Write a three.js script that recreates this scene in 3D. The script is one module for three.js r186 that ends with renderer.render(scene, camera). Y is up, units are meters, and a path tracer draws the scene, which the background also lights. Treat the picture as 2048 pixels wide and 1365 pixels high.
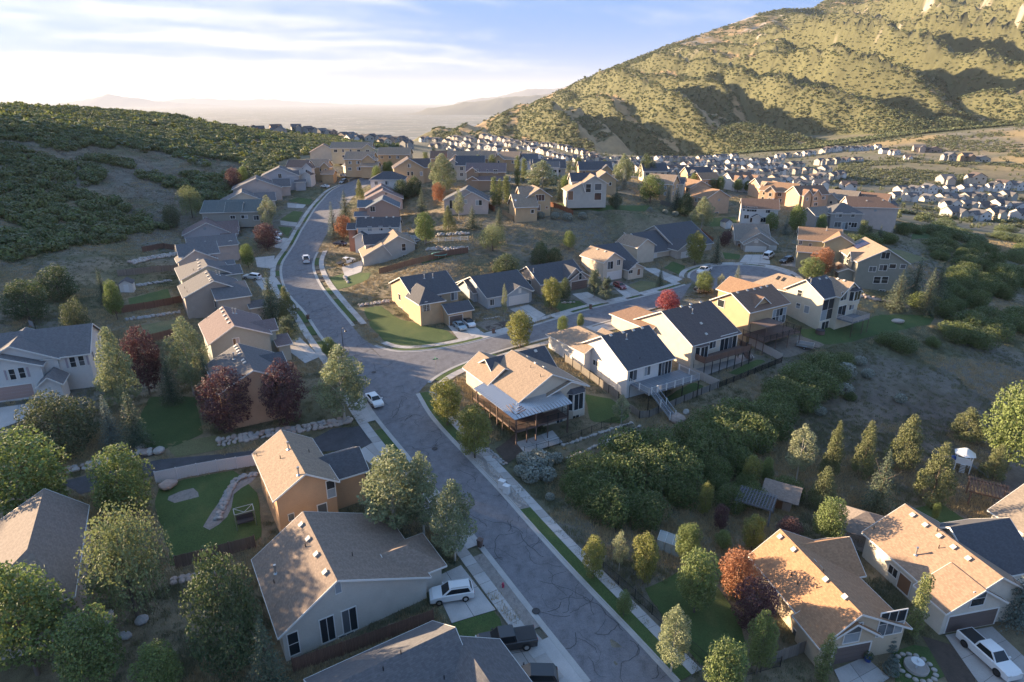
import * as THREE from 'three';
import { mergeGeometries } from 'three/addons/utils/BufferGeometryUtils.js';

// ---------------------------------------------------------------- camera, sky, sun, exposure
const scene = new THREE.Scene();
const camera = new THREE.PerspectiveCamera(2 * Math.atan(682.5 / 1265) * 180 / Math.PI, 1.5, 1, 120000);
camera.position.set(0, 47, 0);
camera.rotation.set(-20.8 * Math.PI / 180, 0, 0);
const renderer = new THREE.WebGLRenderer({ antialias: true });
renderer.toneMapping = THREE.LinearToneMapping;
renderer.toneMappingExposure = 4.1;
renderer.shadowMap.enabled = true;

const SUN_AZ = 22, SUN_EL = 11.5;                       // degrees ahead of straight left, degrees above the horizon
const sunDir = new THREE.Vector3(-Math.cos(SUN_AZ * Math.PI / 180) * Math.cos(SUN_EL * Math.PI / 180), Math.sin(SUN_EL * Math.PI / 180), -Math.sin(SUN_AZ * Math.PI / 180) * Math.cos(SUN_EL * Math.PI / 180));
const sun = new THREE.DirectionalLight(new THREE.Color(1.0, 0.74, 0.46), 5);
sun.position.copy(sunDir).multiplyScalar(900); sun.castShadow = true; sun.shadow.radius = 1.2;
sun.shadow.camera.left = -400; sun.shadow.camera.right = 400; sun.shadow.camera.top = 400; sun.shadow.camera.bottom = -400; sun.shadow.camera.far = 2500;
sun.shadow.mapSize.set(4096, 4096);
scene.add(sun, sun.target);

// seeded random numbers and value noise
let seed = 12345;
const rnd = () => { seed = (seed + 0x6d2b79f5) | 0; let t = Math.imul(seed ^ (seed >>> 15), 1 | seed); t = (t + Math.imul(t ^ (t >>> 7), 61 | t)) ^ t; return ((t ^ (t >>> 14)) >>> 0) / 4294967296; };
const rr = (a, b) => a + (b - a) * rnd();
const h2 = (i, j, s = 0) => { let n = Math.imul(i, 374761393) + Math.imul(j, 668265263) + Math.imul(s, 974634777) | 0; n = Math.imul(n ^ (n >>> 13), 1274126177); return ((n ^ (n >>> 16)) >>> 0) / 4294967296; };
function vn(x, y, s = 0, wrap = 0) {
  let i = Math.floor(x), j = Math.floor(y); const fx = x - i, fy = y - j, u = fx * fx * (3 - 2 * fx), v = fy * fy * (3 - 2 * fy);
  let i1 = i + 1, j1 = j + 1; if (wrap) { const m = (k) => ((k % wrap) + wrap) % wrap; i = m(i); j = m(j); i1 = m(i1); j1 = m(j1); }
  const a = h2(i, j, s), b = h2(i1, j, s), c = h2(i, j1, s), d = h2(i1, j1, s);
  return a + (b - a) * u + (c - a) * v + (a - b - c + d) * u * v;
}
const fbm = (x, y, o = 4, s = 0, wrap = 0) => { let r = 0, a = 0.5, n = 0; for (let k = 0; k < o; k++) { r += a * vn(x, y, s + k, wrap); n += a; a *= 0.5; x *= 2; y *= 2; wrap *= 2; } return r / n; };
const sm = (a, b, x) => { const t = Math.min(1, Math.max(0, (x - a) / (b - a))); return t * t * (3 - 2 * t); };
const mix = (a, b, t) => a + (b - a) * t;

const CLU = 3.3, CLV = 1.7;
{ // sky: blue air that pales to the horizon, streaks of high cloud all round, glow about the low unseen sun that lifts the shade
  const W = 2048, Hh = 1024, data = new Float32Array(W * Hh * 4);
  const sd = sunDir;
  for (let j = 0; j < Hh; j++) {
    const el = (j + 0.5) / Hh * 180 - 90, e = Math.max(el, 0), y = Math.sin(el * Math.PI / 180), c = Math.cos(el * Math.PI / 180);
    const t = 1 - Math.exp(-e / 2.2), t2 = 1 - Math.exp(-e / 30);
    for (let i = 0; i < W; i++) {
      const az = ((i + 0.5) / W - 0.5) * 2 * Math.PI, x = c * Math.cos(az), z = c * Math.sin(az);
      let r = mix(mix(0.235, 0.036, t), 0.06, t2), g = mix(mix(0.228, 0.100, t), 0.115, t2), b = mix(mix(0.23, 0.24, t), 0.205, t2);
      // high cloud: streaks on a flat layer, seen in perspective
      const q = 1 / (Math.max(y, 0.003) + 0.05), px = x * q, pz = z * q;
      const wx = px + 1.5 * fbm(px * 0.45 + 3, pz * 0.45, 3, 40), wz = pz + 1.5 * fbm(px * 0.45 + 9, pz * 0.45 + 4, 3, 50);
      const ca = 0.86, sa = -0.5, u = wx * ca + wz * sa, v = -wx * sa + wz * ca;
      const big = fbm(u * 0.10 + CLU, v * 0.17 + CLV, 2, 60), st = fbm(u * 0.35 + CLU, v * 1.0, 5, 70), fine = fbm(u * 2.0, v * 3.4, 4, 80);
      let k = sm(0.47, 0.72, big * 0.60 + st * 0.42 + (fine - 0.5) * 0.16 + 0.085 * Math.cos(5 * (az + 1.99)));
      k *= 0.93;
      const cl = 0.20 + 0.09 * fine;
      r = mix(r, cl * 1.0, k); g = mix(g, cl * 1.01, k); b = mix(b, cl * 1.05, k);
      const m = x * sd.x + y * sd.y + z * sd.z, a = Math.acos(Math.min(1, Math.max(-1, m))) * 57.3;
      const gl = 1.3 * Math.exp(-a / 8) + 0.26 * Math.exp(-a / 24);
      r += gl * 1.0; g += gl * 0.86; b += gl * 0.66;
      const o = (j * W + i) * 4; data[o] = r; data[o + 1] = g; data[o + 2] = b; data[o + 3] = 1;
    }
  }
  const sky = new THREE.DataTexture(data, W, Hh, THREE.RGBAFormat, THREE.FloatType);
  sky.mapping = THREE.EquirectangularReflectionMapping; sky.magFilter = THREE.LinearFilter; sky.wrapS = THREE.RepeatWrapping; sky.needsUpdate = true;
  scene.background = sky; scene.environment = sky;
}
scene.fog = new THREE.FogExp2(new THREE.Color(0.80, 0.87, 1.0), 2.2e-5);

const DATA = {"ctrl":[10.61,-4.0,-42.25,9.6,-3.3,-47.2,0.65,-2.4,-60.86,-5.47,-1.6,-69.69,-12.01,-0.8,-80.97,-18.91,-0.2,-96.32,-30.69,0.0,-118.75,-53.5,0.2,-161.43,-67.59,0.7,-193.15,8.18,-0.1,-127.78,27.24,-0.1,-145.2,51.37,0.0,-167.01,64.53,0.3,-173.75,73.24,0.4,-170.71,-2.48,-0.1,-121.81,-12.52,0.0,-118.75,-23.84,-0.1,-104.29,-46.44,0.4,-117.74,-38.8,0.2,-144.28,-52.99,1.0,-179.51,-33.72,0.6,-143.05,-21.63,0.3,-133.14,-8.49,0.0,-137.47,9.6,0.0,-153.07,30.74,0.2,-166.3,4.44,-3.3,-88.28,19.4,-3.4,-97.02,35.76,-3.5,-109.51,49.44,-3.3,-121.45,70.4,-3.0,-135.65,86.67,-3.0,-142.55,-1.67,-2.4,-75.57,6.91,-4.0,-78.02,12.27,-5.0,-74.57,20.72,-5.5,-81.65,35.82,-6.3,-93.54,54.92,-6.3,-108.77,85.41,-6.3,-128.69,115.3,-8.0,-138.97,116.57,-5.0,-160.31,122.16,-2.5,-181.33,161.96,-5.0,-216.93,168.48,-8.5,-203.31,34.45,-7.0,-77.44,54.99,-7.6,-89.33,80.26,-8.5,-102.89,103.59,-10.0,-116.32,23.74,-6.0,-65.3,39.24,-7.0,-71.66,60.23,-7.4,-78.01,74.9,-8.0,-78.87,15.26,-4.6,-55.24,23.13,-6.2,-53.27,28.98,-7.0,-47.58,44.08,-7.0,-47.58,44.24,-7.0,-61.94,55.28,-7.0,-59.41,-40.94,-0.7,-83.72,-53.34,0.3,-81.96,-40.4,-1.2,-73.73,-61.88,0.8,-78.26,-43.37,-1.0,-68.83,-40.65,-2.0,-52.46,-44.11,-2.0,-45.98,-31.59,-2.6,-49.67,-26.58,-0.4,-93.01,-34.54,0.0,-97.85,-37.46,-0.4,-91.25,-78.29,1.6,-92.65,-34.03,-3.0,-44.61,-19.99,-3.6,-44.58,-73.96,0.0,-67.4,-108.43,4.0,-108.65,-95.18,3.0,-161.18,-83.17,3.0,-128.69,-95.05,4.5,-131.02,-101.14,6.0,-126.4,-112.15,5.0,-202.72,-71.34,7.4,-236.34,-75.26,9.24,-261.65,-77.5,10.98,-291.19,-70.89,12.96,-313.33,-61.34,12.68,-327.13,-73.07,5.43,-217.41,-3.26,5.31,-168.15,-3.45,6.92,-179.46,3.95,8.97,-190.94,-3.85,10.54,-203.3,18.33,6.48,-181.43,20.22,9.79,-203.02,36.98,9.06,-207.02,50.31,9.18,-215.62,-17.06,6.11,-170.6,-20.95,7.84,-181.95,-23.37,10.11,-191.37,-14.12,9.37,-188.95,-37.15,1.88,-173.27,-12.52,5.89,-176.93,34.52,12.84,-213.8,-24.44,5.03,-163.77,-110.74,7.05,-166.68,-142.43,11.26,-195.02,-149.75,13.09,-185.02,-175.3,24.29,-248.11,-187.8,25.05,-239.84,-202.37,30.74,-261.25,-222.61,37.24,-290.46,-259.04,40.37,-339.79,-307.6,42.78,-404.89,-193.57,29.76,-276.93,-219.13,36.35,-316.87,-277.57,37.44,-402.86,-182.39,26.72,-291.82,-214.96,32.85,-347.63,-280.09,37.14,-456.23,-171.7,25.27,-312.66,-223.21,30.28,-410.84,-287.72,35.42,-573.25,-165.25,22.73,-349.14,-134.5,12.61,-238.32,-138.12,16.37,-287.89,-258.02,19.5,-631.38,-140.77,16.57,-437.72,-128.38,16.47,-362.8,-183.3,11.25,-649.64,-315.7,18.61,-673.83,-234.75,16.72,-673.12,228.52,-18.36,-328.18,265.04,-20.8,-327.25,191.15,-7.99,-300.03,140.01,-4.89,-260.55,127.94,1.01,-346.24,85.04,8.46,-338.37,32.87,12.12,-339.76,-6.45,14.83,-351.48,-48.14,16.47,-362.8,176.35,-6.17,-332.81,145.71,0.17,-324.52,-190.0,31.0,-40.0,-190.0,32.0,-90.0,-190.0,32.0,-145.0,-150.0,14.0,-95.0,-145.0,12.0,-130.0,-250.0,40.0,-60.0,-250.0,41.0,-130.0,-310.0,47.0,-80.0,-330.0,46.0,-220.0,-270.0,40.0,10.0,-195.0,30.0,0.0,-150.0,12.0,-50.0,-140.0,9.0,0.0,-420.0,48.0,-350.0,-330.0,42.0,-500.0,60.0,-6.0,0.0,0.0,-5.0,-15.0,-60.0,-3.0,-10.0,140.0,-12.0,-60.0,160.0,-16.0,-120.0,120.0,-9.0,-20.0,190.0,-14.0,-180.0,260.0,-25.0,-250.0,210.0,-20.0,-60.0,-312.52,17.72,-694.89,-229.09,15.95,-737.01,-262.77,14.62,-629.53,-209.28,13.63,-639.85,-223.56,10.77,-735.04,-138.69,-6.4,-899.67,-163.92,9.15,-670.24,-101.82,-3.71,-729.54,-138.92,-14.22,-1057.16,-17.08,-20.86,-936.97,54.39,-27.51,-827.47,-109.79,-16.75,-1173.87,20.76,-25.42,-1052.91,94.61,-33.01,-910.96,-57.83,-19.0,-1301.38,76.14,-29.17,-1169.15,133.57,-35.31,-995.66,-104.7,-12.76,-897.26,-14.42,-18.17,-788.23,75.42,-32.83,-932.42,232.22,-38.15,-994.58,360.47,-38.74,-1037.15,101.12,-33.61,-846.55,226.78,-38.21,-908.98,402.53,-40.07,-983.16,132.21,-31.22,-761.88,250.43,-36.38,-824.1,400.7,-40.16,-908.24,153.74,-29.9,-698.2,259.54,-33.89,-739.47,395.89,-38.15,-823.43,168.85,-26.17,-614.04,265.14,-30.83,-665.75,379.07,-34.42,-739.27,444.9,-43.03,-1089.0,582.48,-36.8,-1134.16,259.54,-26.31,-581.89,299.26,-26.67,-571.06,438.26,-38.15,-930.4,517.19,-39.16,-972.81,564.33,-31.24,-1125.58,634.18,-29.55,-1136.92,589.72,-29.88,-1040.52,593.42,-31.24,-1018.6,647.52,-28.41,-1051.77,676.68,-29.88,-1040.52,562.77,-30.17,-933.43,605.91,-30.41,-911.95,668.52,-33.66,-910.71,475.09,-36.64,-706.33,526.91,-36.64,-706.33,392.6,-40.98,-651.2,472.7,-42.76,-671.92,548.84,-44.47,-692.66,345.15,-37.26,-577.73,417.9,-40.21,-598.0,492.34,-42.27,-618.62,302.77,-35.17,-514.34,306.72,-35.04,-503.7,360.09,-36.78,-524.43,435.84,-39.21,-544.9,320.36,-33.23,-461.59,379.34,-35.67,-471.36,-28.46,-21.76,-1578.46,569.17,-43.55,-1302.75,766.8,-13.99,-1313.98,971.38,4.41,-1267.48,727.11,-21.3,-1097.26,763.0,-21.82,-990.09,466.15,-32.56,-804.16,502.78,-34.39,-792.77,205.45,-44.81,-1195.3,375.65,-45.25,-1248.62,-600.0,30.0,-1000.0,-300.0,-20.0,-1100.0,-700.0,45.0,-600.0,1100.0,20.0,-1000.0,900.0,-10.0,-600.0,700.0,-30.0,-400.0,450.0,-35.0,-300.0,-100.0,-45.0,-1400.0,300.0,-50.0,-1500.0,-0.26,-0.4,-103.54,17.73,-0.4,-117.27,32.67,-0.4,-131.27,50.3,-0.4,-142.9,67.58,-0.4,-149.47,-21.11,-0.05,-146.2,-4.54,-0.05,-155.39,10.18,0.25,-165.01,25.26,0.25,-174.38,38.06,0.25,-192.64,53.18,0.45,-208.9,81.68,0.75,-216.52,91.81,3.26,-187.81,100.2,0.95,-171.96,-20.0,-3.05,-53.73,-27.24,-1.55,-68.46,-10.27,-3.45,-40.2,33.22,-7.05,-55.43,50.71,-7.05,-60.28,69.75,-7.05,-65.29,-80.35,1.95,-100.34,-48.34,-1.05,-52.84,-42.71,0.45,-93.63,-53.25,0.95,-112.59,-69.38,0.95,-141.15,-76.53,1.95,-153.95,-84.42,3.35,-165.27,-91.96,0.58,-191.7,-104.82,1.38,-217.3,-99.84,7.1,-229.95,-104.86,7.0,-250.01,-104.37,10.3,-264.72,-99.6,11.8,-279.42,-34.83,2.05,-188.12,-41.61,5.04,-198.57,-43.56,8.3,-216.46,-47.23,8.11,-235.84,-47.78,13.41,-251.03,-42.08,16.12,-264.75,-66.7,17.57,-289.94,-78.19,20.27,-323.82,-72.83,14.99,-306.44,-101.24,17.27,-355.09,-88.64,13.5,-299.02,-94.4,13.93,-290.77,-15.03,13.43,-215.21,7.85,12.53,-210.57,26.43,15.94,-215.18,-9.64,16.78,-244.39,-17.01,17.51,-267.86,-22.64,16.99,-304.17,-31.7,16.83,-308.05,-12.96,16.4,-312.89,-0.82,16.42,-309.44,7.89,15.29,-311.92,14.45,14.86,-286.24,36.58,13.61,-289.92,34.99,13.61,-249.6,67.17,11.0,-310.14,59.61,11.64,-255.68,15.89,15.37,-280.02,15.62,17.57,-271.38,-61.07,15.86,-344.39,90.07,5.19,-232.87,78.25,4.3,-256.84,75.88,6.51,-274.49,122.52,2.93,-237.15,137.24,3.11,-245.6,139.81,3.6,-270.85,150.36,3.06,-266.36,107.23,7.12,-307.18,113.11,6.66,-288.09,116.55,5.77,-279.05,122.29,6.02,-266.45,88.84,9.63,-297.25,89.39,8.89,-314.94,65.91,11.61,-266.88],
"houses":[["C1",3.24,-0.3,-97.54,1.021,"cream","tan","cream corner house with tan roof and a metal-roofed wraparound deck",[[0.0,0.0,0.0,12.43,7.23,6.89,-3.4,3.0,6.6,0.0,0.0,0,0,0.45],[-6.72,3.8,0.0,9.0,5.2,3.46,-3.4,3.0,5.4,0.0,0.0,0,0,0.45],[-6.44,-0.89,-1.571,12.37,4.79,4.2,-1.0,3.0,5.9,0.0,0.0,0,"char",0.45],[2.79,-3.58,0.0,7.58,3.78,5.61,-3.4,2.9,4.6,0.0,0.0,0,0,0.45]],[["slider",0,"v+",-4.08,0.74,-0.98,2.79,2,1,0],["window",3,"u+",2.38,0.78,3.79,2.25,2,1,0],["window",3,"u+",1.27,-2.64,2.54,-1.01,2,1,0],["window",3,"u+",-2.09,-2.76,-0.73,-1.09,2,1,0],["bay",3,"u+",-3.07,-0.79,0.42,2.37,2,1,0],["slider",0,"u+",3.16,-3.39,4.83,0.7,3,1,0],["window",0,"u+",3.8,-0.41,4.98,0.47,1,1,0],["box",0,"v-",0.98,-0.15],["box",0,"v-",2.56,-0.78],["box",0,"v-",-3.07,-1.25],["pipe",0,"v+",1.24,0.93],["pipe",0,"v+",4.7,1.32],["box",2,"v+",3.77,0.62],["deck",0,"",-2.52,1.75,9.06,8.68,0.1,"dark"],["awning",0,"",-1.52,1.48,9.01,9.74,2.7,0]]],["R2",21.23,-0.3,-111.27,-0.55,"white","char","white house with dark roof, grey deck and white-posted staircase",[[0.0,0.0,0.0,11.64,7.63,7.63,-3.6,3.0,7.2,0.0,0.0,0,0,0.45],[-2.83,-9.1,1.571,12.77,5.0,4.54,-1.0,3.0,5.4,4.77,0.0,0,"tan",0.45],[1.21,-3.19,1.571,10.0,4.0,4.0,-1.0,3.0,5.0,0.0,0.0,0,"tan",0.45]],[["window",0,"u-",-5.02,0.62,-3.52,1.71,2,1,0],["window",0,"u-",-2.4,0.62,-1.01,1.62,2,1,0],["window",0,"u-",2.45,-2.59,4.06,-1.65,2,1,0],["window",0,"v+",-4.92,0.63,-3.14,2.56,2,1,0],["window",0,"v+",-1.36,0.85,0.05,2.61,2,1,0],["slider",0,"v+",2.08,-0.61,5.25,2.62,4,1,0],["box",0,"v+",-3.92,0.39],["box",0,"v+",-0.97,0.36],["box",0,"v+",1.5,0.41],["box",0,"v+",3.76,0.38],["flue",0,"v+",-1.23,1.82],["pipe",0,"v+",-1.65,6.09],["deck",0,"",-4.61,6.57,7.54,12.08,0.1,"white"]]],["R3",36.17,-0.3,-125.27,-0.55,"cream","darkbrown","cream house with dark brown roof and a plank-sided back deck",[[0.0,0.0,0.0,14.09,9.07,9.07,-3.6,3.0,7.6,0.0,0.0,0,0,0.45],[-4.15,-8.25,1.571,13.37,5.0,3.73,-1.0,3.0,5.4,4.37,0.0,0,"brown",0.45]],[["slider",0,"v+",1.41,-0.32,6.23,3.19,4,1,0],["window",0,"v+",-1.68,1.15,0.06,2.96,2,1,0],["bay",0,"v+",-5.72,-0.29,-2.08,2.48,2,1,0],["box",0,"v+",0.43,0.64],["box",0,"v+",-0.53,4.84],["box",0,"v+",-1.64,7.38],["box",0,"v+",-1.51,0.03],["box",0,"v+",1.35,-0.1],["box",0,"v+",4.09,-0.01],["flue",0,"v+",-0.35,2.17],["deck",0,"",-5.67,7.71,7.5,11.35,0.1,"plank"]]],["R4",53.8,-0.3,-136.9,-0.55,"tan","brown","tan house with brown roof and pergola-shaded deck of patio furniture",[[0.0,0.0,0.0,13.62,5.66,5.66,-3.6,4.9,8.0,0.0,0.0,0,0,0.45],[-1.51,1.93,1.571,5.59,3.5,3.5,-3.6,4.9,7.4,0.0,0.0,0,0,0.45],[8.54,-8.22,1.571,10.0,4.6,4.6,-1.0,4.0,6.6,0.0,0.0,0,"orange",0.45]],[["slider",1,"u+",-0.05,2.3,2.47,5.1,2,1,0],["window",1,"u+",-2.93,2.8,-1.13,5.18,2,1,0],["window",0,"v+",1.58,0.47,6.24,3.97,4,2,0],["window",0,"u-",-3.53,3.97,-1.74,5.56,1,1,0],["box",0,"v+",-5.16,0.37],["box",0,"v+",-1.96,0.37],["box",0,"v+",0.32,0.43],["box",0,"v+",2.58,0.43],["box",0,"v+",4.65,0.39],["deck",0,"",-7.58,7.11,4.66,10.56,0.1,"mesh"],["canopy",0,"",-6.37,5.44,-0.72,9.86,2.8,0]]],["R5",71.08,-0.3,-143.47,-0.55,"cream2","char","tall cream house with wide gridded window and pale railed deck",[[0.0,0.0,0.0,7.64,5.31,5.31,-3.6,5.4,8.8,0.0,0.0,0,0,0.45],[4.7,3.49,1.571,6.18,4.6,4.2,-3.6,5.4,8.4,0.0,0.0,0,"tan",0.45],[1.02,-8.39,1.571,13.2,4.6,3.8,-1.0,4.4,7.2,4.2,0.0,0,"tan",0.45]],[["window",0,"v+",-3.25,-0.11,3.25,4.83,3,2,0],["window",0,"v+",-2.24,-2.5,0.36,-0.57,2,1,0],["window",1,"u+",1.21,4.38,3.53,6.37,2,1,0],["bay",1,"u+",-4.0,3.78,0.28,6.23,2,1,0],["slider",1,"u+",0.55,0.46,3.61,3.0,2,1,0],["window",1,"u+",-2.69,1.47,-0.65,2.96,2,1,0],["window",0,"u-",0.64,0.91,1.85,2.61,1,1,0],["window",0,"u-",-1.75,4.43,-0.6,5.81,1,2,0],["window",0,"u-",-1.56,1.44,-0.57,2.62,1,2,0],["box",0,"v+",-2.02,-0.2],["box",0,"v+",0.38,0.64],["box",0,"v+",2.8,0.79],["box",1,"v+",-0.84,0.19],["box",1,"v+",0.78,0.24],["skylight",2,"v+",-1.38,1.16],["skylight",2,"v+",0.17,1.17],["flue",0,"v+",-3.47,1.16],["deck",0,"",1.15,5.83,7.56,10.05,0.3,"pale"]]],
["CD1",-21.11,0.0,-146.2,-0.55,"tanst","char","tan stucco corner house with arched windows and red-leaved shrub in front",[[0.0,0.0,0.0,12.03,7.56,7.56,-1.0,5.4,8.6,0.0,0.0,0,0,0.45],[-3.74,8.7,1.571,7.8,3.54,3.06,-1.0,5.3,8.0,0.0,3.3,0,0,0.45],[1.94,12.61,0.0,6.65,3.6,3.0,-0.5,3.1,4.6,0.0,0.0,0,0,0.45]],[["arch",1,"u+",0.4,4.65,1.93,6.84,2,4,0],["window",0,"v+",0.54,3.48,1.2,4.87,2,2,0],["window",0,"v+",3.68,3.28,5.25,5.06,2,1,0],["window",0,"u-",-2.49,2.49,-1.35,3.91,1,1,0],["garage",2,"v+",-2.76,0.05,0.47,2.3,1,1,0],["window",0,"u-",-3.25,-0.3,-2.4,0.57,1,1,0],["window",0,"u-",-1.09,-0.31,-0.4,0.79,1,1,0],["flue",0,"v+",-0.5,1.73],["flue",0,"v+",1.57,1.94],["pipe",0,"v+",0.26,3.16]]],["CD2",-4.54,0.0,-155.39,-0.55,"bluegrey","char","pale blue-grey single-storey house with white garage door",[[0.0,0.0,0.0,13.62,8.28,8.28,-1.0,2.9,6.4,0.0,0.0,0,0,0.45],[2.07,6.05,-1.571,6.0,4.13,3.92,-1.0,2.9,4.9,0.0,0.0,0,0,0.45],[-4.72,-2.07,0.0,6.0,4.0,5.0,-1.0,2.9,5.2,0.0,0.0,0,0,0.45]],[["garage",1,"u-",-2.76,0.05,2.71,2.3,1,1,0],["window",0,"v+",-5.67,0.81,-4.56,2.25,2,1,0],["vent",1,"u-",-0.16,2.87,0.66,4.1,1,1,0]]],["CD3",10.18,0.3,-165.01,-0.55,"taupe","char","taupe house with steep dark roof and brown garage behind leafy shrubs",[[0.0,0.0,0.0,15.02,6.65,6.65,-1.0,2.9,6.4,0.0,0.0,0,0,0.45],[3.4,3.24,1.571,7.51,3.4,3.6,-1.0,2.9,6.0,0.0,0.0,0,0,0.45],[5.0,4.34,1.571,5.78,3.6,3.8,-1.0,2.9,5.0,0.0,0.0,0,0,0.45]],[["garage",2,"u+",-2.57,0.05,2.87,2.3,1,1,0],["window",2,"u+",-0.48,2.62,0.43,4.44,1,2,0],["window",0,"u-",-0.75,1.71,1.67,2.81,2,1,0],["flue",0,"v+",-6.85,2.32]]],["CD4",25.26,0.3,-174.38,1.021,"cream","tan","cream two-storey house with tan roof and red car on its driveway",[[0.0,0.0,0.0,10.61,4.0,3.8,-1.0,5.6,8.0,0.0,0.0,0,0,0.45],[-7.47,-7.55,-1.571,9.86,5.0,9.0,-1.0,2.9,7.2,0.0,0.0,0,"char",0.45],[4.54,-6.59,0.0,5.12,3.68,2.81,-1.0,2.8,4.6,0.0,0.0,0,"char",0.45]],[["window",0,"u+",-0.03,3.43,1.89,5.52,2,1,0],["window",0,"u+",-2.55,4.16,-1.42,5.63,2,1,0],["garage",0,"u+",-3.19,0.22,1.79,2.47,1,1,0],["window",0,"v+",-4.74,1.62,-3.86,2.85,1,1,0],["vent",2,"u+",-0.27,3.27,1.28,3.91,1,1,0],["door",2,"u+",-2.0,0.87,-0.91,2.64,1,1,0],["window",2,"u+",0.86,1.81,2.24,2.72,2,1,0],["box",0,"v+",-1.42,0.57],["box",0,"v+",1.96,0.54]]],["CD5",38.06,0.3,-192.64,1.021,"cream","tan","cream two-storey house with triple-window dormer and covered porch",[[0.0,0.0,0.0,10.13,4.0,3.8,-1.0,5.6,8.0,0.0,0.0,0,0,0.45],[-5.43,-8.82,-1.571,12.05,5.0,9.0,-1.0,2.9,7.6,0.0,0.0,0,"char",0.45],[1.69,-1.93,0.0,4.64,2.0,2.0,-1.0,4.6,6.4,0.0,0.0,0,"char",0.45]],[["window",2,"u+",-1.43,2.95,1.43,5.11,3,1,0],["garage",1,"v+",-5.45,0.05,-2.64,2.3,1,1,0],["window",1,"v+",-1.66,-0.42,0.61,0.86,3,1,0],["door",1,"v+",1.9,-1.13,2.98,1.12,1,1,0],["dish",0,"v+",-3.87,0.71],["pipe",0,"v+",-2.92,2.34],["sheddormer",1,"v+",1.45,0.0]]],["CD6",53.18,0.5,-208.9,-0.55,"greige","char","greige house with large plain dark roof beside the cul-de-sac",[[0.0,0.0,0.0,16.7,10.73,10.73,-1.0,3.2,8.8,0.0,0.0,0,0,0.45],[-5.64,9.18,1.571,7.65,4.2,4.6,-1.0,3.2,5.6,0.0,0.0,0,0,0.45]],[["garage",1,"u+",-2.65,0.05,2.46,2.3,1,1,0],["vent",0,"u-",0.07,7.98,0.76,8.48,1,1,0]]],["CD7",81.68,0.8,-216.52,0.209,"greige","greytan","greige house with three garage doors at the end of the cul-de-sac",[[0.0,0.0,0.0,11.51,6.0,9.71,-1.0,3.0,7.0,0.0,0.0,0,0,0.45],[1.28,8.56,1.571,10.82,6.0,5.5,-1.0,3.0,6.6,0.0,0.0,0,0,0.45],[0.04,12.48,1.571,9.27,4.17,3.91,-1.0,3.0,5.2,0.0,0.0,0,0,0.45]],[["garage",2,"u+",-3.0,0.02,3.05,2.52,1,1,0],["vent",2,"u+",-0.51,3.73,0.75,4.69,1,1,0],["door",0,"v+",-4.56,-0.07,-3.15,1.76,1,1,0],["garage",1,"u+",-5.43,0.05,-3.34,2.3,1,1,0]]],["CD8",91.81,3.31,-187.81,0.384,"olive","orange","olive house with orange-brown roof and wide open garage porch",[[0.0,0.0,0.0,12.0,5.4,6.2,-2.0,5.6,8.4,0.0,0.0,0,0,0.45],[5.0,4.0,1.571,8.0,4.2,4.2,-2.0,5.6,8.0,0.0,0.0,0,0,0.45],[-2.0,8.6,0.0,8.0,2.6,2.2,-2.0,3.0,4.4,0.0,0.0,0,0,0.45]],[["window",0,"v+",-5.43,4.14,-4.63,5.23,2,1,0],["window",0,"v+",-2.69,3.7,-1.96,4.66,1,1,0],
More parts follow.
